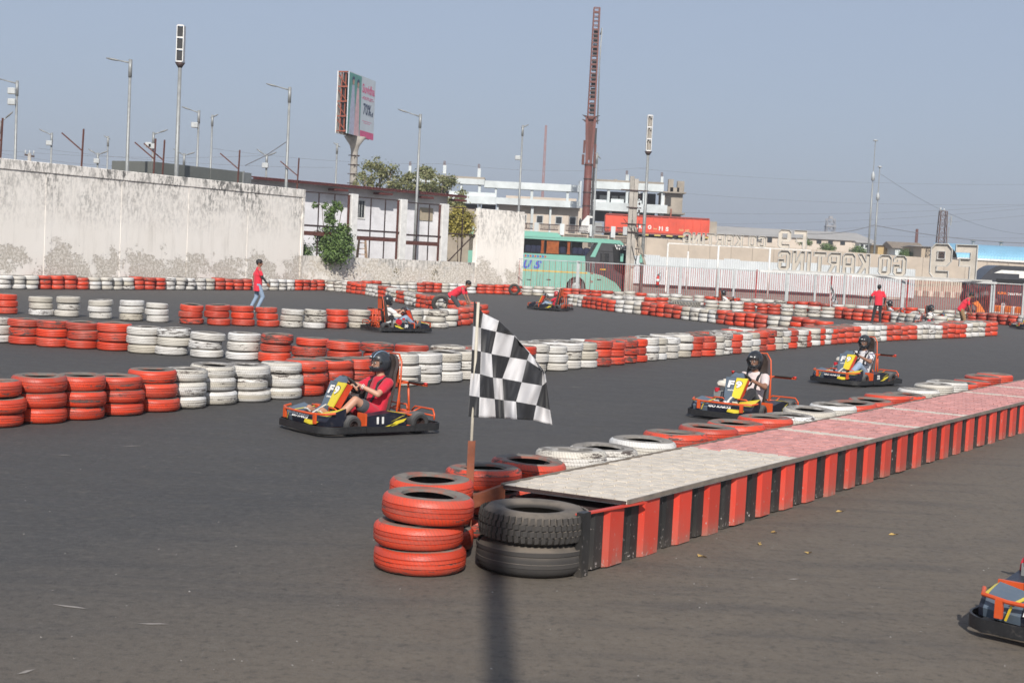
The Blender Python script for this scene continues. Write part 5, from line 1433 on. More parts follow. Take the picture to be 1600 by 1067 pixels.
# the long front row, given by the right edge of every stack
basey = [(35, 669.7), (101, 663.5), (164, 657.5), (222, 651), (277, 645), (321, 639.5), (369, 634), (418, 629), (470, 624.5), (510, 620), (621, 607), (653, 604), (690, 601), (720, 597.7), (750, 594.5), (856, 583), (885, 580), (909, 577.5), (956, 573), (996, 568), (1029, 564), (1080, 559), (1118, 557), (1187, 550.5), (1234, 546), (1289, 540), (1344, 535.5), (1431, 531), (1509, 528), (1558, 524.5)]
def by(x):
    for (a, b_), (c, d_) in zip(basey, basey[1:]):
        if x <= c: return b_ + (d_ - b_) * (x - a) / (c - a)
    return basey[-1][1]
RE = [(-32, 'O'), (35.6, 'O'), (101, 'O'), (164, 'O'), (222, 'O'), (277, 'O'), (321, 'W'), (369, 'W'), (418.5, 'W'), (470, 'W'), (510.6, 'O'), (550, 'O'), (586, 'O'), (621, 'O'), (653, 'W'), (690.6, 'W'), (720.6, 'W'), (750, 'W'), (775, 'O'), (797, 'O'), (817, 'O'), (836, 'O'),
      (856, 'W'), (885, 'W'), (909.5, 'W'), (932, 'W'), (956, 'O'), (977, 'O'), (996, 'O'), (1012, 'O'), (1029, 'W'), (1042, 'W'), (1061, 'W'), (1080.5, 'W'), (1098, 'O'), (1118, 'O'), (1132, 'W'), (1144, 'W'), (1159.5, 'O'), (1175, 'W'), (1187, 'W'), (1200, 'O'), (1212, 'O'), (1224, 'W'), (1234, 'W'),
      (1246, 'O'), (1261, 'W'), (1267, 'O'), (1281, 'W'), (1289, 'O'), (1300, 'W'), (1309, 'O'), (1321, 'O'), (1332, 'O'), (1344, 'O'), (1355, 'W'), (1365.7, 'W'), (1376, 'W'), (1385, 'W'), (1396, 'O'), (1408, 'O'), (1419, 'O'), (1431.5, 'O'), (1441, 'W'), (1450.5, 'W'), (1461, 'W'), (1472, 'W'),
      (1481, 'O'), (1491, 'O'), (1500, 'O'), (1509, 'O'), (1518, 'W'), (1529, 'W'), (1538.5, 'W'), (1549, 'O'), (1558, 'O')]
hc = []
for i, (re_, c) in enumerate(RE):
    b_ = by(re_) if re_ > 30 else 675.8
    yh_ = 396 + .05 * (re_ - 800); s_ = (b_ - yh_) / 2.4
    R_ = rt.uniform(.325, .345) if re_ < 700 else rt.uniform(.32, .335)
    gp = G(re_ - R_ * s_ * .985, b_); p = shift(gp, R_)
    stack(p.x, p.y, c, 'long front row from the near left to the right', i, R_, jit=.014 if re_ > 840 else .02)
    hc.append((PROJ((p.x, p.y, .3))[0], c))
def th_g(px):
    return min(hc, key=lambda q: abs(q[0] - px))[1]
P = along([shift(G(*q)) for q in [(826, 578.5), (870, 573.5), (960, 566.8), (1005, 562.5), (1080, 552.8), (1150, 546.5), (1200, 542.8), (1255, 538.6), (1310, 534.2), (1400, 528.3), (1470, 525), (1540, 521.3)]], .665)
for i, p in enumerate(P):
    stack(p.x, p.y, th_g(PROJ((p.x, p.y, .3))[0]), 'hidden second row right behind the long front row', i, None, seen=(2,))
# row beside the paved platform
K = [G(676, 742, .59), G(753, 725, .59), G(826, 712, .59), G(891, 704, .59), G(944, 694, .59)]
last = G(1553, 583, .59); n_ = 19
K += [K[-1].lerp(last, (i + 1) / n_) for i in range(n_)]
TH_K = [(850, 'O'), (1030, 'W'), (1200, 'O'), (1310, 'W'), (1415, 'O'), (1480, 'W'), (9999, 'O')]
for i, p in enumerate(K):
    stack(p.x, p.y, ramp_c(PROJ((p.x, p.y, .55))[0], TH_K), 'row along the far edge of the paved platform', i, .35 if i < 6 else .34, 3, .195, seen=(2,), jit=.012)
# single front stack
p = shift(G(657, 903), .345)
z = 0
for t, (dx, dz, rr) in enumerate(((-.012, .188, .350), (-.03, .185, .342), (.028, .205, .350))):
    TYR.append(dict(x=p.x + dx, y=p.y, z=z, r=rr / TR, h=dz / TW, c='O', tilt=-.035 if t == 2 else 0.0, nm=['bottom', 'middle', 'top'][t], row=None, i=0, vis=True)); z += dz * .985 + (.006 if t == 1 else 0)

for T in TYR:
    T['px'], T['py'], s_ = PROJ((T['x'], T['y'], T['z'])); T['s'] = s_
    T['score'] = s_ if (T['vis'] and -40 < T['px'] < 1640) else 0
order = sorted(TYR, key=lambda T: -T['score'])
near = [T for T in order[:294] if T['score'] > 0]; ids = {id(T) for T in near}
cnt = {}
for q, T in enumerate(near):
    hi = T['s'] > 95
    me = TM[T['c'], 'hi' if hi else 'mid'][q % 3]
    o = bpy.data.objects.new('tyre', me); col.objects.link(o)
    o.location = (T['x'], T['y'], T['z']); o.rotation_euler = (T['tilt'], T['tilt'] * .6, rt.uniform(0, 6.28)); o.scale = (T['r'], T['r'], T['h'])
    cw = 'orange' if T['c'] == 'O' else 'white'
    if T['row'] is None: lab = f"{cw} tyre at the {T['nm']} of the lone stack beside the flag post"
    elif 'platform' in T['row']: lab = f"dusty {cw} top tyre, {ordw(T['i'])} from the flag in the {T['row']}".replace('along the far edge of', 'along')
    else:
        rw = T['row'].replace('spaced-out row left of kart 20', 'spaced-out row').replace('row facing the far kart', 'far kart row').replace('the long front row', 'the front row').replace('long front row from the near left to the right', 'long front row').replace('hidden second row right behind', 'second row right behind').replace('middle left row behind the nearest row', 'middle left row').replace('row along the back wall and picket fence', 'back wall row').replace('slanting row that leads to the hairpin', 'slanting hairpin row')
        if T['nm'] == 'top' and 'second row right behind' in rw: lab = f"{cw} top tyre, {ordw(T['i'])} from the left in the second row behind the front row"
        else: lab = f"{cw} {T['nm']} tyre of {ordw(T['i'])} stack from the left in the {rw}"
    tag(o, lab, 'tyre', 'orange and white painted tyres of the track barriers')
# the rest, drawn small: one mass
vs = []; fs = []; ms = []
nL = 18; m_ = len(P_LO)
mats = [M['orange'], M['side_o'], M['hole'], M['white'], M['side_w']]
for T in TYR:
    if id(T) in ids: continue
    o_ = len(vs); add_ = 0 if T['c'] == 'O' else 3
    rot = rt.uniform(0, 6.28)
    for k in range(nL):
        a = 2 * math.pi * k / nL + rot; ca_, sa_ = math.cos(a), math.sin(a)
        for (r, z) in P_LO: vs.append((T['x'] + r * T['r'] * ca_, T['y'] + r * T['r'] * sa_, T['z'] + z * T['h'] + r * sa_ * T['tilt'] + .002))
    for k in range(nL):
        k2 = (k + 1) % nL
        for i in range(m_):
            j = (i + 1) % m_; fs.append((o_ + k * m_ + i, o_ + k2 * m_ + i, o_ + k2 * m_ + j, o_ + k * m_ + j))
            mi = M_LO[i]; ms.append(2 if mi == 2 else mi + add_)
me = bpy.data.meshes.new('far_tyres'); me.from_pydata(vs, [], fs)
for m_0 in mats: me.materials.append(m_0)
me.polygons.foreach_set('material_index', ms); me.polygons.foreach_set('use_smooth', [True] * len(fs)); me.update()
o = bpy.data.objects.new('far_tyres', me); col.objects.link(o)
tag(o, 'mass of small distant orange and white stacked tyres beyond the nearer ones', 'tyres', None, 'stuff')

# two big bare lorry tyres in front of the platform
p = shift(G(829, 906.5), .44); XB, YB = p.x, p.y
RB = .44
def big_profile(w_): return [(.21, .05), (.235, .012), (.30, 0), (.36, .006), (.40, .03), (.425, .06), (.43, .10), (.43, w_ - .10), (.425, w_ - .06), (.40, w_ - .03), (.36, w_ - .006), (.30, w_), (.235, w_ - .012), (.21, w_ - .05), (.24, w_ - .06), (.36, w_ - .07), (.38, w_ / 2), (.36, .07), (.24, .06)]
mb = MB(); w_ = .235; mb.lathe(big_profile(w_), 72, 0, (0, 0, 0), True, None, 'Z', [0] * 19)
for i in range(2):
    z = .08 + i * .09; mb.lathe([(.428, z), (.4325, z + .004), (.4325, z + .035), (.428, z + .04)], 72)
o = mb.obj('lorry_tyre', M['rub'], None, 'auto'); o.location = (XB, YB, 0); o.scale = (1.0, 1.0, 1)
tag(o, 'worn smooth black lorry tyre lying under the lugged one', 'tyre', 'bare lorry tyres by the platform')
lt = MB(); w2 = .245; lt.lathe(big_profile(w2), 88, 0, (0, 0, 0), True, lambda k, i, r, z: (r - .016 if 4 <= i <= 9 else r, z), 'Z', [0] * 19)
o = empty('lorry_tyre', (XB + .005, YB, w_ + .005), 0, 'big black lorry tyre with chunky zigzag lugs lying on top of the smooth one', 'tyre', 'bare lorry tyres by the platform')
lt.obj('casing', M['rub'], o, True)
lug = MB(); n_ = 52
for k in range(n_):
    a0 = 2 * math.pi * k / n_; da = 2 * math.pi / n_ * .62
    for (za, zb_, sh_) in ((.028, .075, .0), (.078, .118, .45), (.128, .168, 0.0), (.171, .218, .45)):
        a1 = a0 + sh_ * da
        def P3(a, r, z): return (r * math.cos(a), r * math.sin(a), z)
        ro = .430 if .07 < za < .16 else .428; tp = .010 if (za < .05) else 0; tp2 = .010 if za > .16 else 0
        vs8 = [P3(a1, .40, za), P3(a1 + da, .40, za + .006), P3(a1 + da, .40, zb_ + .006), P3(a1, .40, zb_), P3(a1, ro - tp, za), P3(a1 + da, ro - tp, za + .006), P3(a1 + da, ro - tp2, zb_ + .006), P3(a1, ro - tp2, zb_)]
        lug.add(vs8, [(0, 3, 2, 1), (4, 5, 6, 7), (0, 1, 5, 4), (1, 2, 6, 5), (2, 3, 7, 6), (3, 0, 4, 7)])
tag(lug.obj('tread_lugs', M['rub'], o), kind='stuff')
# tractor tyre among the far rows, and tyres stood on edge
def tractor():
    c = G(1074, 487.5); R_ = .69; h = .42
    o = empty('tractor_tyre', (c.x, c.y + .7, .12), 0, 'very wide grey tractor tyre with bold chevron tread lying between the far rows', 'tyre')
    mb = MB(); mb.lathe([(.35, .05), (.5, 0), (.62, .02), (.66, .08), (.665, .34), (.62, .40), (.5, .42), (.35, .37)], 48); mb.obj('casing', plain('pale_rubber', (.17, .165, .155), .9, 0, .2), o, True)
    mb = MB(); n_ = 26
    for k in range(n_):
        a = 2 * math.pi * k / n_
        for s_ in (0, 1):
            z0, z1 = (.04, .21) if s_ == 0 else (.38, .21)
            a0, a1 = a + s_ * .11, a + .16 + s_ * .11
            p0 = Vector((.675 * math.cos(a0), .675 * math.sin(a0), z0)); p1 = Vector((.68 * math.cos(a1), .68 * math.sin(a1), z1))
            mb.bar(p0, p1, .055, 0, (math.cos(a), math.sin(a), 0))
    tag(mb.obj('tread_lugs', plain('dusty_lug', (.27, .25, .21), .9, 0, .2), o), kind='stuff')
tractor()
def upright(px, py, R_, lab, c='K', lean=.12, yaw=0):
    g_ = G(px, py); mb = MB()
    mb.lathe([(r * R_ / TR, z - .095) for r, z in P_HI], 40, 0, (0, 0, 0), True, None, 'Y', [max(0, m__) for m__ in M_HI]); o = mb.obj('tyre', MATS[c], None, True)
    o.location = (g_.x, g_.y, R_ * 1.0); o.rotation_euler = (lean, 0, yaw); tag(o, lab, 'tyre', 'loose tyres stood on edge')
upright(1428.5, 508.5, .335, 'white tyre standing upright beside the driver with the numbered panel', 'W')
o_ = upright(688, 489, .36, 'black tyre standing on edge in the hairpin behind kart 20', 'K', .2, .2)
upright(803, 461.5, .34, 'black tyre leaning upright at the end of the wall beside the bus', 'K')

# ---------------------------------------------------------------- paved platform
zA, zF = .50, .50
ca_ = G(979.5, 783, zA); cb_ = G(786, 757, zA); cc_ = G(1600, 628, zF); cd_ = G(1578, 591, zF)
uf = (cc_ - ca_).normalized(); Lf = (cc_ - ca_).length
# make the two long edges parallel in plan, near end slanted as in the photograph
un = Vector((uf.x, uf.y, 0)).normalized(); nn = Vector((-un.y, un.x, 0))
wn = (cb_ - ca_).dot(nn); sn = (cb_ - ca_).dot(un); wf = 1.17
LT = Lf + 7.0
def top(u, v):                    # u metres along the front edge, v 0..1 across
    q = u / LT; wd_ = wn + (wf - wn) * min(1, u / Lf)
    base = Vector((ca_.x, ca_.y, 0)) + un * (u + sn * v * max(0, 1 - u / 3.0)) + nn * wd_ * v
    base.z = zA + (zF - zA) * u / Lf
    return base
pf = empty('paved_platform', (0, 0, 0), 0, 'long raised platform with pink and grey zigzag pavers and striped steel sides', 'platform')
M['pav_g'] = plain('grey_paver', (.60, .535, .45), .9, 0, .15, 5, .4); M['pav_p'] = plain('pink_paver', (.60, .285, .255), .88, 0, .22, 4, .4); M['joint'] = plain('sand_joint', (.82, .78, .72), .95)
def strip_paint(name, c):
    m, t, b = newmat(name); tc = N(t, 'ShaderNodeTexCoord'); v0 = tc.outputs['Object']; sp = N(t, 'ShaderNodeSeparateXYZ'); t.links.new(v0, sp.inputs[0])
    r_ = rnd(t, 5.1); n1 = noise(t, v0, 3.5, 5, .65, (1, 1, .5)); n2 = noise(t, v0, 26, 5, .7); n3 = noise(t, v0, 7, 4, .7, (1, 1, .35))
    cc = mix(t, r_, tuple(x * .82 for x in c), tuple(min(1, x * 1.12) for x in c))
    cc = mix(t, ramp(t, n1, [(.45, (0, 0, 0)), (.75, (.28,) * 3)]), cc, (.40, .13, .09) if c[0] > .1 else (.05, .045, .04))
    low = ramp(t, sp.outputs[2], [(.0, (.8,) * 3), (.12, (.2,) * 3), (.35, (.0,) * 3)])
    cc = mix(t, mathn(t, 'MULTIPLY', low, ramp(t, n3, [(.3, (.3,) * 3), (.6, (1, 1, 1))])), cc, (.26, .17, .13) if c[0] > .1 else (.07, .06, .05))
    chip = mathn(t, 'GREATER_THAN', mathn(t, 'ADD', n2, mathn(t, 'MULTIPLY', low, .07)), .665)
    cc = mix(t, mathn(t, 'MULTIPLY', chip, .8), cc, (.42, .37, .35))
    t.links.new(cc, b.inputs['Base Color']); t.links.new(ramp(t, n1, [(.3, (.34,) * 3), (.7, (.6,) * 3)]), b.inputs['Roughness']); bump(t, b, n1, .25, .01)
    return m
M['steelred'] = strip_paint('panel_red', (.60, .05, .028)); M['steelblk'] = strip_paint('panel_black', (.018, .018, .018))
M['edge'] = plain('edge_steel', (.25, .21, .17), .6, .3, .2)
mb = MB(); NU = 40
vs = []; fs = []
for i in range(NU + 1):
    u = LT * i / NU
    for v in (0, 1): p = top(u, v); vs += [p + Vector((0, 0, -.012)), p + Vector((0, 0, -.035))]
for i in range(NU): a = i * 4; fs += [(a, a + 4, a + 6, a + 2), (a + 1, a + 3, a + 7, a + 5), (a, a + 1, a + 5, a + 4), (a + 2, a + 6, a + 7, a + 3)]
fs += [(0, 2, 3, 1), (NU * 4, NU * 4 + 1, NU * 4 + 3, NU * 4 + 2)]
mb.add(vs, fs); mb.obj('bedding', M['joint'], pf)
# pavers: zigzag-edged blocks
def ufront(px):
    lo, hi = 0, LT
    for _ in range(40):
        m__ = (lo + hi) / 2
        if PROJ(top(m__, 0))[0] < px: lo = m__
        else: hi = m__
    return lo
upink = ufront(1275); bands = [ufront(x) for x in (1298, 1367, 1441, 1515, 1571)]
stepb = bands[-1] - bands[-2]
while bands[-1] < LT: bands.append(bands[-1] + stepb)
NV = 10; du = .215; NUU = int(LT / du); pi_ = 0; rest = {'g': MB(), 'p': MB()}
rp_ = random.Random(4)
for i in range(NUU):
    for j in range(NV):
        u0, u1 = i * du, (i + 1) * du; v0, v1 = j / NV, (j + 1) / NV
        um = (u0 + u1) / 2
        skew = (j + .5) / NV * .9   # the colour change runs askew across
        isp = um > upink - .35 - skew * .3 and not any(b_ - .11 < um < b_ + .10 for b_ in bands)
        zg = .16 / NV
        off = (0, zg, 0, -zg)
        g1, g2 = .012, .058 / 10
        lower = [(u0 + g1, v0 + g2), (u0 + du * .25, v0 + g2 + zg), (u0 + du * .75, v0 + g2 - zg), (u1 - g1, v0 + g2)]
        upper = [(u1 - g1, v1 - g2), (u0 + du * .75, v1 - g2 - zg), (u0 + du * .25, v1 - g2 + zg), (u0 + g1, v1 - g2)]
        hz = rp_.gauss(0, .0022)
        poly = [top(max(0, a), min(1, max(0, b_))) + Vector((0, 0, -.02)) for a, b_ in lower + upper]
        if i < 30:
            m1 = MB(); m1.prism(poly, (0, 0, .024 + hz)); m1.obj('paver', M['pav_p'] if isp else M['pav_g'], pf); pi_ += 1
        else: rest['p' if isp else 'g'].prism(poly, (0, 0, .024 + hz))
for k_, nm_ in (('p', 'pav_p'), ('g', 'pav_g')):
    if rest[k_].v: tag(rest[k_].obj('far_pavers', M[nm_], pf), kind='stuff')
# steel edge
for v, nm_ in ((0, 'edge_angle'), (1, 'edge_angle')):
    seg = 12
    for i in range(seg):
        a = top(LT * i / seg, v) + nn * (-.012 if v == 0 else .012); b_ = top(LT * (i + 1) / seg, v) + nn * (-.012 if v == 0 else .012)
        mb = MB(); mb.bar(a + Vector((0, 0, -.005)), b_ + Vector((0, 0, -.003)), .018, ht=.034); mb.obj(nm_, M['edge'], pf)
a, b_ = top(0, 0) - un * .015, top(0, 1) - un * .015
mb = MB(); mb.bar(a + Vector((0, 0, -.01)), b_ + Vector((0, 0, -.01)), .02, ht=.022); mb.obj('edge_angle', M['darksteel'], pf)
# striped corrugated side: each strip a folded plate; starts a little before the paving
u = -.27; k = 0; rs = random.Random(8)
gl = G(920, 905)
ustart = (Vector((gl.x, gl.y, 0)) - Vector((ca_.x, ca_.y, 0))).dot(un)
u = ustart + .08
seq = 0
while u < LT:
    red = seq % 2 == 1; wd_ = (.305 if red else .295) * rs.uniform(.94, 1.06)
    if seq == 0: wd_ = .30
    prof2 = [(0, 0), (.05, .03), (wd_ - .02, .03), (wd_, .0)] if red else [(0, 0), (.035, -.045), (wd_ - .07, -.045), (wd_, .0)]
    if not red: prof2 = [(0, 0.0), (.03, -.02), (wd_ * .45, -.02), (wd_ * .55, .0), (wd_, 0.0)]
    vs = []; tb = rs.uniform(-.0, .02)
    for (du_, off_) in prof2:
        uu = u + du_
        zt_ = zA + (zF - zA) * uu / Lf - .035; zt_ = min(zt_, zA - .03)
        bse = Vector((ca_.x, ca_.y, 0)) + un * uu - nn * (off_ - .04)
        vs += [bse + Vector((0, 0, tb)), bse + Vector((0, 0, zt_))]
        vs += [bse + nn * .006 + Vector((0, 0, tb)), bse + nn * .006 + Vector((0, 0, zt_))]
    fs = []
    for i in range(len(prof2) - 1): c = i * 4; fs += [(c, c + 4, c + 5, c + 1), (c + 2, c + 3, c + 7, c + 6), (c + 1, c + 5, c + 7, c + 3), (c, c + 2, c + 6, c + 4)]
    fs += [(0, 1, 3, 2), (len(vs) - 4, len(vs) - 2, len(vs) - 1, len(vs) - 3)]
    mb = MB(); mb.add(vs, fs); mb.obj('side_strip', [M['steelred'] if red else M['steelblk']], pf)
    u += wd_ + .004; seq += 1
# black end post, red angle in front of the paving, brown cross beam to the flag post
e0 = Vector((ca_.x, ca_.y, 0)) + un * ustart
mb = MB(); mb.box(e0 + un * .05 + nn * .03 + Vector((0, 0, .245)), (.11, .06, .49), 0, (un, nn, Vector((0, 0, 1)))); mb.obj('end_post', M['steelblk'], pf)
mb = MB(); mb.bar(e0 + nn * .06 + Vector((0, 0, zA - .03)), top(.25, 0) - nn * .03 + Vector((0, 0, -.032)), .05, ht=.012); mb.obj('top_plate', M['steelred'], pf)
M['brown'] = plain('brown_steel', (.25, .075, .035), .65, .1, .2, 6)
fp = G(733, 776, .41); fb = top(0, 1) + Vector((0, 0, -.05))
mb = MB(); mb.bar(Vector((fp.x, fp.y, .36)), fb, .05, ht=.10); mb.obj('cross_beam', M['brown'], pf)
mb = MB(); vsb = top(.05, .06), top(.05, .94), top(LT, .94), top(LT, .06)
mb.prism([Vector((q.x, q.y, 0.002)) for q in vsb], (0, 0, .40)); mb.obj('core', M['darksteel'], pf)
tt = along([top(0, 1) + nn * .0, top(LT, 1)], 1.2)
for q in tt: mb = MB(); mb.box2((q.x - .02, q.y - .02, 0), (q.x + .02, q.y + .02, q.z - .03)); mb.obj('leg', M['brown'], pf)

# ---------------------------------------------------------------- chequered flag
fy = fp.y; fx0 = fp.x
fl = empty('chequered_flag', (fx0, fy, 0), 0, 'large black and white chequered flag on a pole held by a brown steel post', 'flag', 'chequered flags')
z1 = AT(734, 688, fy).z; zt_ = AT(743, 472, fy).z
mb = MB(); mb.box2((-.030, -.026, 0), (.030, -.018, z1)); mb.box2((.022, -.018, 0), (.030, .03, z1)); mb.obj('steel_post', M['brown'], fl)
mb = MB(); mb.tube([(-.004, .004, .35), (-.002, .004, zt_)], .0125, 10); mb.obj('pole', plain('bamboo_pole', (.50, .46, .38), .6), fl, True)
LAT = [[(127, 30), (172, 92), (250, 130), (325, 200), (400, 285), (440, 335), (470, 375)],
       [(122, 155), (162, 165), (236, 183), (325, 203), (400, 287), (440, 335), (470, 375)],
       [(117, 270), (162, 280), (213, 292), (303, 308), (388, 322), (462, 372), (478, 395)],
       [(112, 385), (158, 390), (220, 408), (267, 412), (362, 430), (460, 447), (482, 430)],
       [(104, 495), (155, 503), (228, 512), (274, 518), (333, 525), (432, 543), (500, 565)],
       [(100, 598), (150, 602), (235, 606), (278, 608), (338, 612), (418, 616), (512, 640)]]
SUB = 8; rows = 5 * SUB; cols_ = 6 * SUB; vs = []; fs = []
import mathutils
def catm(a, b_, c, d_, t):
    return .5 * ((2 * b_) + (-a + c) * t + (2 * a - 5 * b_ + 4 * c - d_) * t * t + (-a + 3 * b_ - 3 * c + d_) * t ** 3)
def lat(u, v):
    i = min(5, int(u)); j = min(4, int(v)); fu = u - i; fv = v - j
    out = []
    for ax in (0, 1):
        col4 = []
        for jj in (j, j + 1):
            col4.append(LAT[jj][i][ax] * (1 - fu) + LAT[jj][min(6, i + 1)][ax] * fu)
        out.append(col4[0] * (1 - fv) + col4[1] * fv)
    return out
uvs = []
for r_ in range(rows + 1):
    for c_ in range(cols_ + 1):
        u, v = c_ / SUB, r_ / SUB; a, b_ = lat(u, v)
        px, py = 700 + a / 3.137, 460 + b_ / 3.137
        rip = .055 * math.sin(u * 2.1 + v * .5) * min(1, u * .9) + .03 * math.sin(u * 4.5 - v * 1.1) * min(1, u) + .015 * math.sin(u * 9 + v * 2)
        rip -= .05 * u * .4
        p = AT(px, py, fy + rip); vs.append((p.x - fx0, p.y - fy, p.z)); uvs.append((u, v))
for r_ in range(rows):
    for c_ in range(cols_): k = r_ * (cols_ + 1) + c_; fs.append((k, k + 1, k + cols_ + 2, k + cols_ + 1))
mb = MB(); mb.add(vs, fs)
mf, t, b = newmat('chequered_cloth')
uvn = N(t, 'ShaderNodeUVMap'); ch = N(t, 'ShaderNodeTexChecker'); ch.inputs['Scale'].default_value = 1.0
mp_ = N(t, 'ShaderNodeMapping'); mp_.inputs['Location'].default_value = (0.0, 0.0, .5)
t.links.new(uvn.outputs[0], mp_.inputs[0]); t.links.new(mp_.outputs[0], ch.inputs[0]); ch.inputs[1].default_value = (.66, .65, .66, 1); ch.inputs[2].default_value = (.022, .023, .028, 1)
t.links.new(ch.outputs[0], b.inputs['Base Color']); b.inputs['Roughness'].default_value = .75; b.inputs['Sheen Weight'].default_value = .3
tl = N(t, 'ShaderNodeBsdfTranslucent'); t.links.new(ch.outputs[0], tl.inputs[0]); mx = N(t, 'ShaderNodeMixShader'); mx.inputs[0].default_value = .22
t.links.new(b.outputs[0], mx.inputs[1]); t.links.new(tl.outputs[0], mx.inputs[2]); t.links.new(mx.outputs[0], t.nodes['Material Output'].inputs[0])
wv_ = noise(t, objvec(t, False), 260, 2, .5); bump(t, b, wv_, .15, .002)
me = mb.mesh('cloth', mf, True)
uvl = me.uv_layers.new(name='UVMap')
for lp in me.loops: uvl.data[lp.index].uv = uvs[lp.vertex_index]
o = inst('cloth', me, fl)
md = o.modifiers.new('thick', 'SOLIDIFY'); md.thickness = .0015
# small distant flag
p = G(1297, 492); fl2 = empty('chequered_flag', (p.x, p.y, 0), 0, 'small chequered flag hanging limp in front of the far picket fence', 'flag', 'chequered flags')
za, zb_ = AT(1293, 441, p.y).z, AT(1296, 472, p.y).z
mb = MB(); mb.tube([(0.02, 0, 0), (-.12, 0, za + .05)], .02, 6); mb.obj('pole', M['whitep'], fl2)
vs = []; fs = []; uvs2 = []
for r_ in range(25):
    for c_ in range(13):
        v = r_ / 4; u = c_ / 3; wd_ = .07 + .06 * v
        vs.append((-.10 + (u / 4) * wd_ * 1.0 + .02 * v, .05 * math.sin(u * 4 + v), za + .05 - (za - zb_) * v / 6 - .05 * u)); uvs2.append((u * 1.3, v * 1.2))
for r_ in range(24):
    for c_ in range(12): k = r_ * 13 + c_; fs.append((k, k + 1, k + 14, k + 13))
mb = MB(); mb.add(vs, fs); me = mb.mesh('cloth', mf, True); uvl = me.uv_layers.new(name='UVMap')
for lp in me.loops: uvl.data[lp.index].uv = uvs2[lp.vertex_index]
inst('cloth', me, fl2)
# litter and dry leaves in the pit lane
M['litter'] = plain('dry_leaf_litter', (.42, .28, .09), .8); rl_ = random.Random(12); mb = MB(); mb2 = MB()
for k in range(150):
    px, py = rl_.uniform(20, 1590), rl_.uniform(700, 1060)
    p = G(px, py); a = rl_.uniform(0, 6.28); s_ = rl_.uniform(.003, .008)
    (mb2).add([p + Vector((s_ * math.cos(a + q), s_ * math.sin(a + q), .004 + (.004 if q == 0 else 0))) for q in (0, 1.4, 3.2, 4.4)], [(0, 1, 2, 3)])
tag(mb2.obj('grit', plain('pale_grit', (.45, .42, .38), .9)), 'scattered pale grit on the asphalt', 'grit', None, 'stuff')
for k, (px, py) in enumerate([(1393, 836), (1187, 851), (1101, 871), (1265, 864), (1207, 832), (1310, 800)]):
    p = G(px, py); mb = MB(); mb.add([(-.03, 0, .004), (0, .018, .02), (.045, .004, .012), (.005, -.02, .006)], [(0, 1, 2, 3)]); mb.add([(.01, 0, .015), (.05, .02, .005), (.07, -.01, .02)], [(0, 1, 2)])
    o = mb.obj('fallen_leaf', M['litter']); o.location = (p.x, p.y, 0); o.rotation_euler = (0, 0, k * 1.3)
    tag(o, 'curled yellow leaf on the pit lane, ' + ['the most distant right one', 'fourth from the platform end', 'the one nearest the platform end', 'between the platform and the lane centre', 'the small one close to the steel strips', 'the one right at the strips foot'][k], 'leaf', 'fallen leaves on the pit lane')

# pale scrape marks on the racing surface
mbk = MB()
for (px, py, L_, a) in ((205, 697, .22, .5), (100, 711, .15, .2), (110, 948, .28, -.3), (240, 975, .2, .1), (900, 605, .3, .2), (40, 1050, .12, 1.0), (1240, 905, .10, .4)):
    p = G(px, py); d = Vector((math.cos(a), math.sin(a), 0)); n_ = Vector((-d.y, d.x, 0)); w_ = .018
    mbk.add([p - d * L_ / 2, p - d * L_ * .1 - n_ * w_, p + d * L_ / 2, p + d * L_ * .15 + n_ * w_], [(0, 1, 2, 3)])
for v_ in range(len(mbk.v)): mbk.v[v_] = (mbk.v[v_][0], mbk.v[v_][1], .004)
tag(mbk.obj('scrape_marks', plain('scrape', (.30, .27, .24), .9)), 'pale scrape marks on the asphalt', 'marks', None, 'stuff')
# ---------------------------------------------------------------- people
def limb(mb, p0, p1, r0, r1, side=None, k=1.0, flat=False, n=12):
    p0 = Vector(p0); p1 = Vector(p1); t = p1 - p0; L = t.length
    if L < 1e-6: t = Vector((0, 0, 1)); L = 1e-6
    t.normalize()
    if side is None:
        u = t.cross(Vector((0, 0, 1)))
        if u.length < .05: u = t.cross(Vector((1, 0, 0)))
    else:
        u = Vector(side) - t * Vector(side).dot(t)
    u.normalize(); v = t.cross(u)
    prof = []
    if flat: prof = [(0, 0.001), (0, r0), (L, r1), (L, .001)]
    else:
        for i in range(4): a = math.pi / 2 * i / 4; prof.append((-r0 * math.cos(a), max(.0008, r0 * math.sin(a))))
        prof.append((0, r0)); prof.append((L, r1))
        for i in range(1, 5): a = math.pi / 2 * i / 4; prof.append((L + r1 * math.sin(a), max(.0008, r1 * math.cos(a))))
    vs = []
    for (s_, r) in prof:
        for j in range(n):
            a = 2 * math.pi * j / n; vs.append(p0 + t * s_ + (u * math.cos(a) * k + v * math.sin(a)) * r)
    fs = []
    for i in range(len(prof) - 1):
        for j in range(n): j2 = (j + 1) % n; fs.append((i * n + j, i * n + j2, (i + 1) * n + j2, (i + 1) * n + j))
    fs += [tuple(range(n - 1, -1, -1)), tuple((len(prof) - 1) * n + j for j in range(n))]
    mb.add(vs, fs)
def chain(mb, pts, rs, side=None, k=1.0):
    for i in range(len(pts) - 1): limb(mb, pts[i], pts[i + 1], rs[i], rs[i + 1], side, k)
def skinned(mb, name, mat, vox, it=4, fac=.5):
    me = mb.mesh(name, mat)
    me = evaluated(me, [('REMESH', dict(mode='VOXEL', voxel_size=vox, use_smooth_shade=True)), ('SMOOTH', dict(iterations=it, factor=fac))], [mat], name)
    me.polygons.foreach_set('use_smooth', [True] * len(me.polygons))
    return me
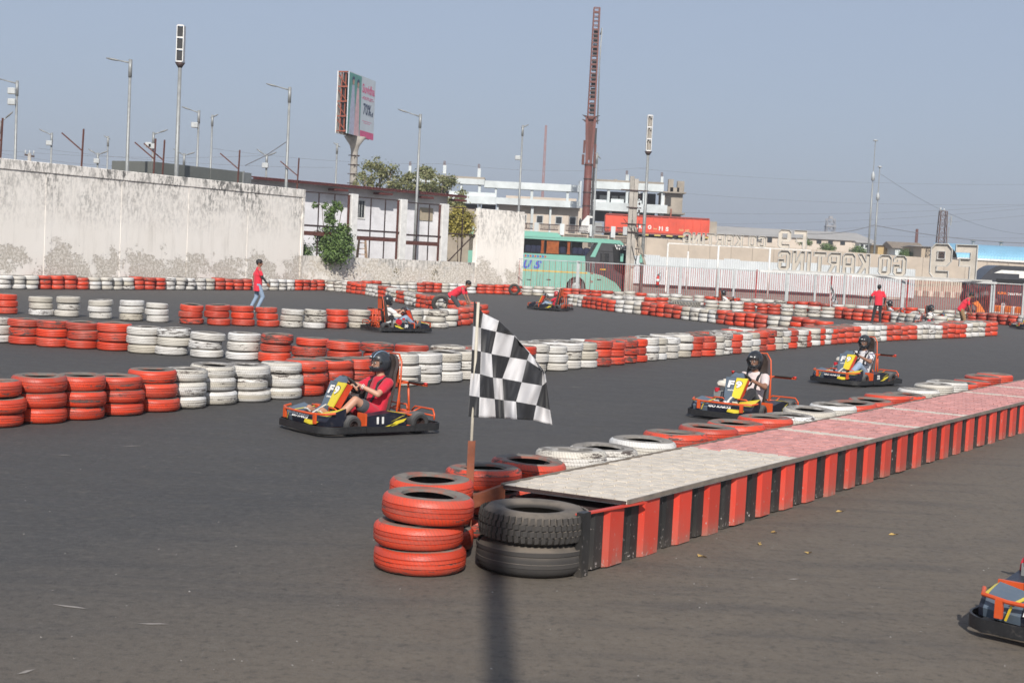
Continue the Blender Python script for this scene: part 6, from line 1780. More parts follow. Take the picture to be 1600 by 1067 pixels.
def cloth(name, c, var=.14, pattern=None):
    m, t, b = newmat(name)
    v = objvec(t); n1 = noise(t, v, 9, 4, .6); n2 = noise(t, v, 420, 2, .5); fold = noise(t, v, 11, 3, .5, (1, 1, .5))
    col_ = mix(t, n1, tuple(x * (1 - var) for x in c), tuple(min(1, x * (1 + var)) for x in c))
    if pattern:
        s_ = noise(t, v, 13, 3, .6); col_ = mix(t, ramp(t, s_, [(.52, (0, 0, 0)), (.56, (1, 1, 1))]), col_, pattern)
    t.links.new(col_, b.inputs['Base Color']); b.inputs['Roughness'].default_value = .85
    b.inputs['Sheen Weight'].default_value = .15
    bump(t, b, mathn(t, 'ADD', mathn(t, 'MULTIPLY', n2, .06), fold), .55, .03)
    return m
def skinm(name, c):
    m, t, b = newmat(name); v = objvec(t); n1 = noise(t, v, 14, 4, .6)
    t.links.new(mix(t, n1, tuple(x * .82 for x in c), tuple(x * 1.12 for x in c)), b.inputs['Base Color'])
    b.inputs['Roughness'].default_value = .5; b.inputs['Subsurface Weight'].default_value = .08; b.inputs['Subsurface Radius'].default_value = (.02, .008, .004)
    return m
M['skin1'] = skinm('skin_light_brown', (.50, .27, .18)); M['skin2'] = skinm('skin_brown', (.27, .135, .085)); M['skin3'] = skinm('skin_dark_brown', (.17, .085, .055))
M['red_shirt'] = cloth('red_shirt', (.52, .012, .035)); M['polo'] = cloth('red_polo', (.66, .022, .045)); M['white_shirt'] = cloth('white_shirt', (.68, .66, .64)); M['print_shirt'] = cloth('printed_shirt', (.62, .60, .60), .1, (.10, .09, .13)); M['pink_shirt'] = cloth('pale_shirt', (.62, .52, .50))
M['jeans'] = cloth('light_jeans', (.24, .32, .43), .25); M['blackcloth'] = cloth('black_cloth', (.018, .018, .02)); M['charcoal'] = cloth('charcoal_shorts', (.06, .062, .07)); M['khaki'] = cloth('khaki_trousers', (.27, .16, .075)); M['greytr'] = cloth('grey_trousers', (.05, .05, .055))
M['hair'] = plain('black_hair', (.012, .010, .009), .5, 0, .3, 30, .5)
M['eyew'] = plain('eye_white', (.6, .58, .55), .3); M['lip'] = plain('lips', (.25, .08, .06), .5)
M['tan_shoe'] = plain('tan_shoe', (.40, .20, .13), .7, 0, .15, 20); M['dark_shoe'] = plain('dark_shoe', (.03, .03, .035), .6); M['sole'] = plain('white_sole', (.62, .60, .56), .6)
def head(mb, c, fwd, up, s_=1.0):
    """skull, jaw, nose, ears and neck root as one lump of the body"""
    c = Vector(c); f = Vector(fwd).normalized(); u = (Vector(up) - f * Vector(up).dot(f)).normalized(); sd = u.cross(f)
    mb.ell(c + u * .02 * s_ - f * .008, (.098 * s_, .078 * s_, .108 * s_), 16, 12, 0, (f, sd, u))
    mb.ell(c - u * .05 * s_ + f * .03 * s_, (.062 * s_, .055 * s_, .062 * s_), 14, 10, 0, (f, sd, u))
    limb(mb, c + f * .085 * s_ + u * .012, c + f * .112 * s_ - u * .022, .010, .015)
    limb(mb, c + f * .084 * s_ - u * .05 - sd * .02, c + f * .084 * s_ - u * .05 + sd * .02, .011, .011)
    limb(mb, c + f * .082 * s_ + u * .03 - sd * .045, c + f * .082 * s_ + u * .03 + sd * .045, .011, .011)
    for q in (-1, 1): mb.ell(c + sd * q * .080 * s_ - f * .01, (.018, .012, .030), 8, 6, 0, (f, sd, u))
    return f, u, sd
def hand(mb, wrist, tow, palm_n, curl=.5, side=1, s_=1.0):
    """palm and five separate bent fingers; tow: direction of the fingers, palm_n: out of the palm"""
    w_ = Vector(wrist); t = Vector(tow).normalized(); pn = (Vector(palm_n) - t * Vector(palm_n).dot(t)).normalized(); sd = t.cross(pn) * side
    limb(mb, w_, w_ + t * .05 * s_, .022 * s_, .030 * s_, sd, 1.15); limb(mb, w_ + t * .04 * s_, w_ + t * .075 * s_, .020 * s_, .018 * s_, sd, 2.0)
    for i, (off, ln) in enumerate(((-.032, .062), (-.011, .075), (.011, .080), (.031, .068))):
        a = w_ + t * .082 * s_ + sd * off * s_; d1 = (t * math.cos(curl * .9) + pn * math.sin(curl * .9)); d2 = (t * math.cos(curl * 2.1) + pn * math.sin(curl * 2.1)); d3 = (t * math.cos(curl * 3.1) + pn * math.sin(curl * 3.1))
        p1 = a + d1 * ln * .45 * s_; p2 = p1 + d2 * ln * .35 * s_; p3 = p2 + d3 * ln * .3 * s_
        chain(mb, [a - t * .02, a, p1, p2, p3], [.0095, .0095, .009, .0085, .0075])
    a = w_ + t * .025 * s_ + sd * .030 * s_; p1 = a + (sd * .8 + t * .5 + pn * .3).normalized() * .035 * s_; p2 = p1 + (t * .7 + pn * .6 + sd * .1).normalized() * .032 * s_
    chain(mb, [a, p1, p2], [.013, .0115, .009])
def shoe(name, heel, toe, mat, par, s_=1.0):
    h = Vector(heel); t = Vector(toe); d = (t - h).normalized(); up = Vector((0, 0, 1)); up = (up - d * up.dot(d)).normalized() if abs(d.z) < .95 else Vector((-1, 0, 0)); sd = up.cross(d)
    mb = MB(); limb(mb, h + up * .03, t + up * .012, .043 * s_, .040 * s_, sd, .95); limb(mb, h + up * .03, h + up * .085 + d * .01, .042, .036)
    o = inst(name, skinned(mb, name, mat, .010, 2), par)
    mb = MB(); limb(mb, h - up * .008, t - up * .02, .046 * s_, .044 * s_, sd, 1.0); me_ = MB(); mb2 = MB()
    c_ = (h + t) / 2 - up * .022; mb2.box(c_, ((t - h).length + .085, .088, .020), 0, (d, sd, up), .008); mb2.obj('sole', M['sole'], o)
    return o
def face_bits(o, c, f, u, sd, s_=1.0):
    for q in (-1, 1):
        mb = MB(); mb.ell(c + f * .083 * s_ + sd * q * .032 + u * .012, (.012, .014, .009), 8, 6, 0, (f, sd, u)); e = mb.obj('eye', M['eyew'], o, True)
        mb = MB(); mb.ell(c + f * .093 * s_ + sd * q * .032 + u * .012, (.0035, .006, .006), 8, 6, 0, (f, sd, u)); mb.obj('pupil', M['hair'], e, True)
        mb = MB(); limb(mb, c + f * .092 * s_ + sd * q * .018 + u * .034, c + f * .085 * s_ + sd * q * .052 + u * .034, .004, .003, n=6); mb.obj('eyebrow', M['hair'], o)
    mb = MB(); mb.ell(c + f * .094 * s_ - u * .052, (.006, .023, .007), 10, 6, 0, (f, sd, u)); mb.obj('mouth', M['lip'], o, True)

def driver(label, loc, yaw, shirt, legm, skin, opts):
    s_ = opts.get('scale', 1.04); vox = opts.get('vox', .012)
    o = empty('person', loc, yaw, label, 'person', 'kart drivers'); o.scale = (s_,) * 3
    hip = Vector((-.14, 0, .19)); chest = Vector((-.24, 0, .46)); neck = Vector((-.245, 0, .665)); hc_ = Vector((-.215, 0, .845))
    face = Vector(opts.get('face', (1, 0, -.12))).normalized()
    shl = [Vector((-.235, q * .175, .60)) for q in (1, -1)]; elb = [Vector((-.015, q * .275, .475)) for q in (1, -1)]; wr = [Vector((.155, q * .135, .575)) for q in (1, -1)]
    hj = [Vector((-.12, q * .10, .18)) for q in (1, -1)]; kn = [Vector((.26, q * .19, .40)) for q in (1, -1)]; an = [Vector((.56, q * .15, .19)) for q in (1, -1)]
    mb = MB()
    limb(mb, hip, chest, .115, .125, (0, 1, 0), 1.3); limb(mb, chest, neck - Vector((0, 0, .06)), .12, .085, (0, 1, 0), 1.5); limb(mb, neck - Vector((0, 0, .05)), hc_ - Vector((0, 0, .04)), .055, .052)
    head(mb, hc_, face, (0, 0, 1))
    for k, q in enumerate((1, -1)):
        chain(mb, [shl[k], elb[k]], [.050, .038]); chain(mb, [elb[k], wr[k]], [.040, .025]); chain(mb, [hj[k], kn[k]], [.082, .055]); chain(mb, [kn[k], (kn[k] + an[k]) / 2 - Vector((.02, 0, .02)), an[k]], [.055, .052, .032])
        tow = (Vector((.235, q * .10, .60)) - wr[k]).normalized(); hand(mb, wr[k], tow, (.25, -q * .35, -.9), .62, q)
    body = inst('body', skinned(mb, 'body', M[skin], vox, 3), o)
    f = face; u = (Vector((0, 0, 1)) - f * f.z).normalized(); sd = u.cross(f); face_bits(o, hc_, f, u, sd)
    # shirt with short sleeves
    mb = MB(); limb(mb, hip + Vector((.01, 0, .0)), chest, .138, .142, (0, 1, 0), 1.28); limb(mb, chest, neck - Vector((0, 0, .065)), .135, .098, (0, 1, 0), 1.5)
    for k in (0, 1): e_ = shl[k].lerp(elb[k], opts.get('sleeve', .62)); limb(mb, shl[k] + Vector((0, 0, .0)), e_, .072, .062); limb(mb, shl[k].lerp(e_, .6), e_, .066, .066, flat=True)
    if opts.get('skirt'): [limb(mb, hj[k], hj[k].lerp(kn[k], .5), .11, .098) for k in (0, 1)]
    inst('shirt', skinned(mb, 'shirt', M[shirt], .013, 3), o)
    mb = MB()
    full = opts.get('trousers', True); limb(mb, hip - Vector((0, 0, .02)), hip + Vector((.0, 0, .05)), .13, .13, (0, 1, 0), 1.3)
    for k in (0, 1):
        if full: limb(mb, hj[k], kn[k], .100, .074); limb(mb, kn[k], kn[k].lerp(an[k], .93), .072, .052); limb(mb, kn[k].lerp(an[k], .8), kn[k].lerp(an[k], .95), .056, .058, flat=True)
        else: limb(mb, hj[k], hj[k].lerp(kn[k], .66), .104, .088); limb(mb, hj[k].lerp(kn[k], .5), hj[k].lerp(kn[k], .70), .090, .088, flat=True)
    inst('trousers' if full else 'shorts', skinned(mb, 'trousers', M[legm], .013, 3), o)
    for k, q in enumerate((1, -1)): shoe('shoe', an[k] + Vector((.01, 0, -.035)), an[k] + Vector((.155, 0, .085)), M[opts.get('shoe', 'dark_shoe')], o)
    # full-face helmet with an open visor
    helmet(o, hc_ + Vector((-.005, 0, .012)), f, u, sd, opts.get('stripe'), opts.get('hcol', 'helmet_black'))
    # harness straps
    mb = MB()
    for q in (1, -1):
        P = [Vector((-.33, q * .09, .64)), Vector((-.235, q * .10, .675)), Vector((-.135, q * .10, .60)), Vector((-.085, q * .08, .42)), Vector((-.02, q * .05, .30))]
        for a, b_ in zip(P, P[1:]): mb.bar(a, b_, .042, 0, (1, 0, .4), .008)
    inst('harness', mb.mesh('harness', M['blackcloth']), o)
    mb = MB(); mb.box((-.005, 0, .305), (.035, .09, .05), 0, None, .01); mb.obj('buckle', M['galv'], o)
    if opts.get('glasses'):
        mb = MB()
        for q in (-1, 1): mb.tube([hc_ + f * .103 + sd * (q * .034 + .024 * math.cos(a)) + u * (.012 + .018 * math.sin(a)) for a in [k * math.pi / 5 for k in range(10)]], .0025, 5, 0, True)
        mb.tube([hc_ + f * .104 - sd * .012 + u * .014, hc_ + f * .104 + sd * .012 + u * .014], .0025, 5); mb.obj('glasses', M['black'], o)
        for z_ in (.0, .018):
            a = elb[0].lerp(wr[0], .9 - z_ * 4); d = (wr[0] - elb[0]).normalized(); uu = d.cross(Vector((0, 0, 1))).normalized(); vv = d.cross(uu)
            mb = MB(); mb.tube([a + (uu * math.cos(b_) + vv * math.sin(b_)) * .034 for b_ in [k * math.pi / 6 for k in range(12)]], .004, 5, 0, True); mb.obj('bracelet', M['whitep'], o)
    return o
M['helmet_black'] = plain('helmet_shell', (.022, .024, .028), .28, 0, .1, 3); M['helmet_grey'] = plain('helmet_shell_graphite', (.035, .040, .048), .25, .1, .1, 3); M['helmet_red'] = plain('helmet_shell_red', (.42, .05, .05), .3)
M['navy'] = plain('navy_decal', (.012, .02, .06), .4); M['bluewh'] = plain('pale_blue_line', (.25, .38, .52), .4); M['padding'] = plain('helmet_padding', (.012, .012, .012), .9)
mv, tv, bv = newmat('visor'); bv.inputs['Base Color'].default_value = (.10, .11, .12, 1); bv.inputs['Roughness'].default_value = .05; bv.inputs['Alpha'].default_value = .16; M['visor'] = mv
def helmet(o, c, f, u, sd, stripe, hcol):
    RX, RY, RZ = .150, .122, .150; nA, nB = 40, 26
    def pt(a, e, k=1.0): return c + f * RX * k * math.cos(e) * math.cos(a) + sd * RY * k * math.cos(e) * math.sin(a) + u * RZ * k * math.sin(e) + f * (.018 if e < 0 else 0) * (-math.sin(e)) * max(0, math.cos(a)) * 2
    vs = []; fs = []; es = [R(-52) + (R(89) - R(-52)) * j / nB for j in range(nB + 1)]
    for e in es:
        for i in range(nA): vs.append(pt(2 * math.pi * i / nA, e))
    def is_open(a, e):
        a = (a + math.pi) % (2 * math.pi) - math.pi
        return abs(a) < R(62) and R(-22) < e < R(24) - abs(a) * .08
    for j in range(nB):
        for i in range(nA):
            a = 2 * math.pi * (i + .5) / nA; e = (es[j] + es[j + 1]) / 2
            if is_open(a, e): continue
            fs.append((j * nA + i, j * nA + (i + 1) % nA, (j + 1) * nA + (i + 1) % nA, (j + 1) * nA + i))
    mb = MB(); mb.add(vs, fs); h = mb.obj('helmet', M[hcol], o, True); md = h.modifiers.new('t', 'SOLIDIFY'); md.thickness = .016; md.offset = -1
    vs = []; fs = []
    for j in range(7):
        for i in range(15): vs.append(pt(R(-66) + R(132) * i / 14, R(-24) + R(50) * j / 6, 1.02))
    for j in range(6):
        for i in range(14): k = j * 15 + i; fs.append((k, k + 1, k + 16, k + 15))
    mb = MB(); mb.add(vs, fs); mb.obj('visor', M['visor'], h, True)
    for q in (-1, 1):
        mb = MB(); mb.ell(pt(q * R(72), R(2), 1.0), (.022, .010, .022), 10, 6, 0, (f, sd, u)); mb.obj('visor_pivot', M['black'], h, True)
    mb = MB(); mb.ell(c - u * .085 - f * .02, (.105, .095, .045), 14, 8, 0, (f, sd, u)); mb.obj('padding', M['padding'], h, True)
    # brow ridge and chin vent
    mb = MB(); mb.tube([pt(R(a), R(27), 1.005) for a in range(-60, 61, 10)], .006, 6); mb.obj('brow_trim', M['black'], h, True)
    mb = MB(); mb.box(pt(0, R(-38), 1.02), (.02, .06, .02), 0, (f, sd, u), .005); mb.obj('chin_vent', M['black'], h)
    if stripe:
        for (w0, w1, mt_, k) in ((-.42, .42, 'navy', 1.006), (-.52, -.44, 'bluewh', 1.008), (.44, .52, 'bluewh', 1.008)):
            vs = []; fs = []
            for j in range(15):
                th = R(30) + R(125) * j / 14
                for w_ in (w0, w1):
                    y_ = w_ * .10; kk = math.sqrt(max(0, 1 - (y_ / RY) ** 2)); vs.append(c + f * RX * k * math.cos(th) * kk + u * RZ * k * math.sin(th) * kk + sd * y_ * k)
            for j in range(14): fs.append((j * 2, j * 2 + 1, j * 2 + 3, j * 2 + 2))
            mb = MB(); mb.add(vs, fs); mb.obj('stripe', M[mt_], h, True)
    mb = MB(); mb.box(pt(R(0), R(33), 1.012), (.008, .04, .016), 0, (f, sd, u), .003); mb.obj('badge', M['whitep'], h)
    return h

# ---------------------------------------------------------------- karts
M['korange'] = plain('kart_orange', (.60, .085, .018), .4, 0, .1, 6); M['kyellow'] = plain('kart_yellow', (.70, .56, .04), .38, 0, .07, 3); M['knavy'] = plain('kart_navy', (.013, .015, .026), .35, 0, .12, 3); M['kgrey'] = plain('kart_grey', (.10, .13, .165), .38, 0, .1, 3)
M['ktyre'] = m_rubber('kart_tyre', (.028, .028, .029), (.13, .125, .12), .9); M['seatl'] = plain('seat_vinyl', (.065, .048, .042), .3, 0, .15, 5); M['cream'] = plain('cream_tank', (.66, .62, .54), .45, 0, .1, 6); M['engred'] = plain('engine_red', (.50, .015, .03), .4)
KM = {}
M['korange2'] = plain('fairing_orange_red', (.58, .06, .02), .4, 0, .12, 6)
def kmesh():
    def ringpath(): pass
    # bumper skirt pieces
    def strip(pts, z0, z1, th, nm, mat='black', smooth='auto'):
        mb = MB(); n = len(pts); vs = []; fs = []
        for i, p in enumerate(pts):
            p = Vector((p[0], p[1], 0)); t = (Vector((*pts[min(i + 1, n - 1)][:2], 0)) - Vector((*pts[max(i - 1, 0)][:2], 0))).normalized(); nn_ = Vector((-t.y, t.x, 0))
            for (o_, z) in ((0, z0), (0, z1), (-th, z1), (-th, z0)): q = p + nn_ * o_; vs.append((q.x, q.y, z))
        for i in range(n - 1):
            for k in range(4): a = i * 4 + k; b_ = i * 4 + (k + 1) % 4; fs.append((a, b_, b_ + 4, a + 4))
        fs += [(0, 1, 2, 3), ((n - 1) * 4 + 3, (n - 1) * 4 + 2, (n - 1) * 4 + 1, (n - 1) * 4)]
        mb.add(vs, fs); KM[nm] = (mb.mesh(nm, M[mat], smooth))
    def arc(cx_, cy_, r, a0, a1, n=6): return [(cx_ + r * math.cos(R(a0 + (a1 - a0) * i / n)), cy_ + r * math.sin(R(a0 + (a1 - a0) * i / n))) for i in range(n + 1)]
    front = [(.34, -.60)] + [(.62, -.61)] + arc(.74, -.36, .25, -85, -20) + [(.985, -.2), (1.0, 0), (.985, .2)] + arc(.74, .36, .25, 20, 85) + [(.62, .61), (.34, .60)]
    strip(front, .05, .138, .018, 'front_bumper')
    strip([(.36, .615), (.18, .635), (-.30, .64), (-.40, .655)], .05, .125, .018, 'side_bumper_l'); strip([(-.40, -.655), (-.30, -.64), (.18, -.635), (.36, -.615)], .05, .125, .018, 'side_bumper_r')
    strip([(-.36, .66)] + [(-.55, .665)] + arc(-.66, .54, .13, 95, 175) + [(-.80, .3), (-.80, -.3)] + arc(-.66, -.54, .13, 185, 265) + [(-.55, -.665), (-.36, -.66)], .05, .145, .018, 'rear_bumper')
    def T(nm, fn, mat, smooth=False):
        mb = MB(); fn(mb); KM[nm] = mb.mesh(nm, M[mat], smooth)
    T('floor_tray', lambda m: m.box2((-.42, -.36, .045), (.86, .36, .06)), 'black')
    def frame(m):
        for q in (-1, 1): m.tube([(-.74, q * .30, .10), (-.3, q * .33, .09), (.3, q * .33, .09), (.6, q * .26, .10), (.92, q * .22, .11)], .016, 8); m.tube([(.40, q * .33, .10), (.40, q * .60, .11)], .014, 6); m.tube([(-.32, q * .33, .10), (-.32, q * .62, .11)], .014, 6)
        m.tube([(-.5, -.52, .14), (-.5, .52, .14)], .018, 8); m.tube([(.5, -.46, .13), (.5, .46, .13)], .015, 8)
    T('chassis_frame', frame, 'korange', True)
    def fb(m):
        m.tube([(.78, .54, .30), (.90, .50, .285), (.985, .30, .28), (1.0, 0, .28), (.985, -.30, .28), (.90, -.50, .285), (.78, -.54, .30)], .015, 8)
        for q in (-1, 1): m.box2((.955, q * .36 - .025, .16), (.985, q * .36 + .025, .285))
    T('front_guard_tube', fb, 'korange', 'auto')
    # nose: navy middle, yellow left wing, grey right wing
    def nose(m, y0, y1, h0, h1):
        n = 6
        ring = []
        for i in range(n + 1):
            q = i / n; y = y0 + (y1 - y0) * q; hh = h0 + (h1 - h0) * q; xf = .955 - .10 * (abs(y) / .55) ** 2
            ring.append([(xf, y, .13), (xf + .012, y, .19), (xf - .04, y, .255), (.76, y, .255 + hh * .6), (.60, y, .27 + hh), (.58, y, .13)])
        vs = [p for r_ in ring for p in r_]; fs = []; k = 6
        for i in range(n):
            for j in range(k): a = i * k + j; b_ = i * k + (j + 1) % k; fs.append((a, b_, b_ + k, a + k))
        fs += [tuple(range(k)), tuple(n * k + j for j in range(k - 1, -1, -1))]
        m.add(vs, fs)
    def wing(m):
        nose(m, .102, .50, .0, .085)
        # only the upper faces are yellow, the front face is navy
        for i_, f_ in enumerate(m.f):
            zs_ = [m.v[q][2] for q in f_]
            if min(zs_) < .2: m.m[i_] = 1
    T('nose_panel', lambda m: nose(m, -.22, .10, .0, .0), 'knavy', 'auto'); T('nose_wing_left', wing, 'kyellow', 'auto'); KM['nose_wing_left'].materials.append(M['knavy'])
    T('nose_lens', lambda m: m.prism([(.972, .12, .155), (.962, .24, .14), (.945, .34, .15), (.935, .40, .185), (.955, .30, .20), (.972, .14, .20)], (.006, 0, 0)), 'kyellow'); T('nose_wing_right', lambda m: nose(m, -.50, -.222, .055, .0), 'kgrey', 'auto')
    def tip(m):
        nose(m, -.535, -.502, .03, .05)
        for i_, f_ in enumerate(m.f):
            if min(m.v[q][2] for q in f_) < .2: m.m[i_] = 1
    T('nose_tip', tip, 'kyellow', 'auto'); KM['nose_tip'].materials.append(M['knavy'])
    def yst(m): m.prism([(.925, -.30, .256), (.60, -.24, .305), (.60, -.215, .305), (.925, -.27, .258)], (0, 0, .006)); m.prism([(.955, -.325, .15), (.968, -.305, .15), (.955, -.275, .25), (.945, -.295, .25)], (.006, 0, 0))
    T('nose_stripe', yst, 'kyellow')
    # steering fairing with number plate
    def plate(m, y0, y1, off=0.0):
        a = Vector((.57, 0, .33)); b_ = Vector((.41, 0, .64)); d = (b_ - a); nrm = Vector((d.z, 0, -d.x)).normalized()
        P = [a + nrm * off + Vector((0, y0 * .72, 0)), a + nrm * off + Vector((0, y1 * .72, 0)), b_ + nrm * off + Vector((0, y1, 0)), b_ + nrm * off + Vector((0, y0, 0))]
        m.prism(P, -nrm * .02)
    T('number_plate_right', lambda m: plate(m, -.185, -.008), 'kgrey'); T('number_plate_left', lambda m: plate(m, -.006, .185), 'kyellow')
    T('fairing_box', lambda m: m.prism([(.545, -.125, .345), (.545, .125, .345), (.39, .165, .635), (.39, -.165, .635)], (-.10, 0, -.045)), 'korange2')
    T('fairing_cap', lambda m: m.prism([(.415, -.12, .642), (.415, .12, .642), (.34, .075, .715), (.34, -.075, .715)], (-.05, 0, -.02)), 'kgrey')
    T('fairing_column', lambda m: (m.prism([(.78, -.055, .24), (.78, .03, .24), (.585, .05, .345), (.585, -.10, .345)], (-.06, 0, -.03))), 'kgrey')
    T('fairing_highlight', lambda m: (m.prism([(.785, -.010, .25), (.785, .022, .25), (.59, .035, .352), (.59, .0, .352)], (.004, 0, .004))), 'cream')
    def sw(m):
        c = Vector((.225, 0, .60)); nx = Vector((-.72, 0, .69)); u = Vector((0, 1, 0)); v = nx.cross(u)
        m.tube([c + (u * math.cos(a) + v * math.sin(a)) * .155 for a in [k * math.pi / 14 for k in range(28)]], .015, 8, 0, True)
        for a in (R(90), R(215), R(325)): m.bar(c, c + (u * math.cos(a) + v * math.sin(a)) * .15, .03, 0, nx, .012)
        m.ell(c, (.045, .045, .02), 10, 6)
    T('steering_wheel', sw, 'rub2', 'auto')
    T('steering_column', lambda m: m.tube([(.225, 0, .60), (.60, 0, .14)], .014, 8), 'galv', True)
    def hoop(m, q):
        m.tube([(.60, q * .10, .12), (.60, q * .10, .30), (.62, q * .13, .325), (.62, q * .27, .325), (.60, q * .30, .30), (.58, q * .30, .12)], .011, 6)
    for q, nm in ((1, 'pedal_hoop_left'), (-1, 'pedal_hoop_right')): T(nm, lambda m, q=q: hoop(m, q), 'korange', True)
    for q, nm in ((1, 'pedal_left'), (-1, 'pedal_right')): T(nm, lambda m, q=q: m.box((.70, q * .16, .20), (.02, .08, .12)), 'galv')
    def seat(m):
        # bucket and tall tapered back
        W = [(-.02, .17, .09), (-.12, .19, .075), (-.24, .195, .10), (-.31, .20, .22), (-.345, .195, .38), (-.365, .19, .56), (-.385, .175, .74), (-.40, .155, .88), (-.408, .11, .965), (-.408, .05, .995)]
        vs = []; fs = []; k = 9
        for i, (x, hw, z) in enumerate(W):
            wing = .10 if i < 5 else (.055 if i < 7 else .02)
            for j in range(k):
                q = -1 + 2 * j / (k - 1); lift = (abs(q) ** 2.4) * wing
                vs.append((x + (lift if i > 2 else 0), q * hw, z + (lift * 1.3 if i <= 2 else 0)))
        n = len(W)
        for i in range(n):
            x, hw, z = W[i]
            for j in range(k): v = vs[i * k + j]; bx_ = -.045 if i > 2 else 0; bz_ = -.03 if i <= 2 else 0; vs.append((v[0] + bx_, v[1] * 1.02, v[2] + bz_))
        o_ = n * k
        for i in range(n - 1):
            for j in range(k - 1): a = i * k + j; fs.append((a, a + 1, a + k + 1, a + k)); fs.append((o_ + a, o_ + a + k, o_ + a + k + 1, o_ + a + 1))
            a = i * k; fs.append((a, a + k, o_ + a + k, o_ + a)); a = i * k + k - 1; fs.append((a, o_ + a, o_ + a + k, a + k))
        for j in range(k - 1): fs.append((j, o_ + j, o_ + j + 1, j + 1)); a = (n - 1) * k + j; fs.append((a, a + 1, o_ + a + 1, o_ + a))
        m.add(vs, fs)
    T('seat', seat, 'seatl', 'auto')
    def bf(m):
        m.tube([(-.36, .215, .10), (-.40, .205, .40), (-.43, .20, .66), (-.455, .17, .90), (-.46, .10, 1.0), (-.46, -.10, 1.0), (-.455, -.17, .90), (-.43, -.20, .66), (-.40, -.205, .40), (-.36, -.215, .10)], .0125, 8)
    T('backrest_tube', bf, 'korange', True)
    T('backrest_shell', lambda m: m.prism([(-.455, -.12, .62), (-.455, .12, .62), (-.47, .085, .93), (-.47, -.085, .93)], (-.008, 0, 0)), 'korange')
    def rc_(m):
        for q in (-.11, .11): m.tube([(-.66, q, .12), (-.62, q, .62)], .015, 8)
        m.tube([(-.60, -.56, .625), (-.60, .56, .625)], .016, 8); m.tube([(-.43, .18, .62), (-.60, .19, .625)], .013, 6); m.tube([(-.43, -.18, .62), (-.60, -.19, .625)], .013, 6)
        for q in (-1, 1):
            m.tube([(-.74, q * .05, .24), (-.76, q * .10, .30), (-.76, q * .50, .30), (-.74, q * .56, .24), (-.74, q * .56, .17)], .013, 6); m.tube([(-.76, q * .08, .22), (-.76, q * .52, .22)], .011, 6); m.tube([(-.60, q * .24, .24), (-.76, q * .24, .30)], .011, 6)
        m.tube([(-.60, -.24, .24), (-.60, .24, .24)], .013, 6)
    T('rear_cage', rc_, 'korange', True)
    for q, nm in ((1, '_left'), (-1, '_right')):
        T('bar_pad' + nm, lambda m, q=q: m.box((-.585, q * .36, .648), (.10, .30, .022), 0, None, .01), 'rub2')
        T('bar_end' + nm, lambda m, q=q: m.tube([(-.59, q * .515, .645), (-.59, q * .565, .645)], .018, 8), 'redp', True)
    def pod(m, q):
        m.prism([(.34, q * .40, .09), (-.27, q * .40, .09), (-.27, q * .40, .265), (-.05, q * .40, .30), (.34, q * .40, .255)], (0, q * .20, 0))
    for q, nm in ((1, 'side_pod_left'), (-1, 'side_pod_right')): T(nm, lambda m, q=q: pod(m, q), 'knavy')
    def pst(m, q):
        y = q * .602
        for P in ([(.02, .11), (-.22, .17), (-.265, .215), (-.10, .185)], [(-.02, .175), (-.16, .235), (-.24, .255), (-.10, .205)], [(.12, .105), (-.05, .15), (-.14, .14), (-.02, .115)]):
            m.prism([(x, y, z) for x, z in P], (0, q * .004, 0))
        m.prism([(-.05, q * .46, .302), (-.26, q * .46, .268), (-.26, q * .58, .268), (-.05, q * .58, .302)], (0, 0, .004))
    for q, nm in ((1, 'pod_stripe_left'), (-1, 'pod_stripe_right')): T(nm, lambda m, q=q: pst(m, q), 'kyellow')
    for q, nm in ((1, '_left'), (-1, '_right')): T('wheel_guard' + nm, lambda m, q=q: m.box2((.345, q * .42, .08), (.375, q * .60, .29)), 'korange')
    T('rear_deck', lambda m: m.box2((-.56, .24, .235), (-.36, .52, .255)), 'korange')
    # engine on the right
    def eng(m):
        m.box((-.16, -.46, .235), (.24, .20, .22), 0, None, .02); m.tube([(-.16, -.46, .25), (.02, -.46, .30)], .075, 12)
        for k in range(6): m.box((-.01 + k * .018, -.46, .30), (.007, .17, .15))
        m.tube([(-.30, -.42, .26), (-.34, -.48, .30), (-.46, -.44, .26)], .035, 8)
    T('engine_block', eng, 'galv', 'auto')
    T('engine_fan_cover', lambda m: (m.tube([(-.12, -.555, .30), (-.12, -.60, .30)], [.095, .085], 16), m.tube([(.06, -.50, .36), (.06, -.50, .42)], .04, 10)), 'engred', 'auto')
    T('fuel_tank', lambda m: (m.box((-.14, -.46, .475), (.24, .21, .105), 0, None, .035), m.tube([(-.14, -.46, .525), (-.14, -.46, .555)], .035, 10)), 'cream', 'auto')
    T('air_filter', lambda m: m.box((-.31, -.46, .42), (.11, .16, .15), 0, None, .03), 'black')
    def wh(r, w_, nm):
        mb = MB(); mb.lathe([(r * .48, -w_ / 2 + .01), (r * .75, -w_ / 2), (r * .93, -w_ / 2 + .012), (r, -w_ / 2 + .035), (r * 1.005, 0), (r, w_ / 2 - .035), (r * .93, w_ / 2 - .012), (r * .75, w_ / 2), (r * .48, w_ / 2 - .01)], 32, 0, (0, 0, 0), True, None, 'Y'); KM[nm] = mb.mesh('wheel', M['ktyre'], 'auto')
        mb = MB(); mb.lathe([(0.02, w_ * .10), (r * .18, w_ * .34), (r * .22, w_ * .12), (r * .42, w_ * .12), (r * .48, w_ * .46), (r * .50, w_ * .40), (r * .50, -w_ * .40), (r * .48, -w_ * .46), (r * .42, -w_ * .12), (r * .22, -w_ * .12), (r * .18, -w_ * .34), (.02, -w_ * .1)], 20, 0, (0, 0, 0), True, None, 'Y'); KM[nm + '_rim'] = mb.mesh('rim', M['darksteel'], 'auto')
    wh(.132, .13, 'wf'); wh(.142, .19, 'wr')
kmesh()
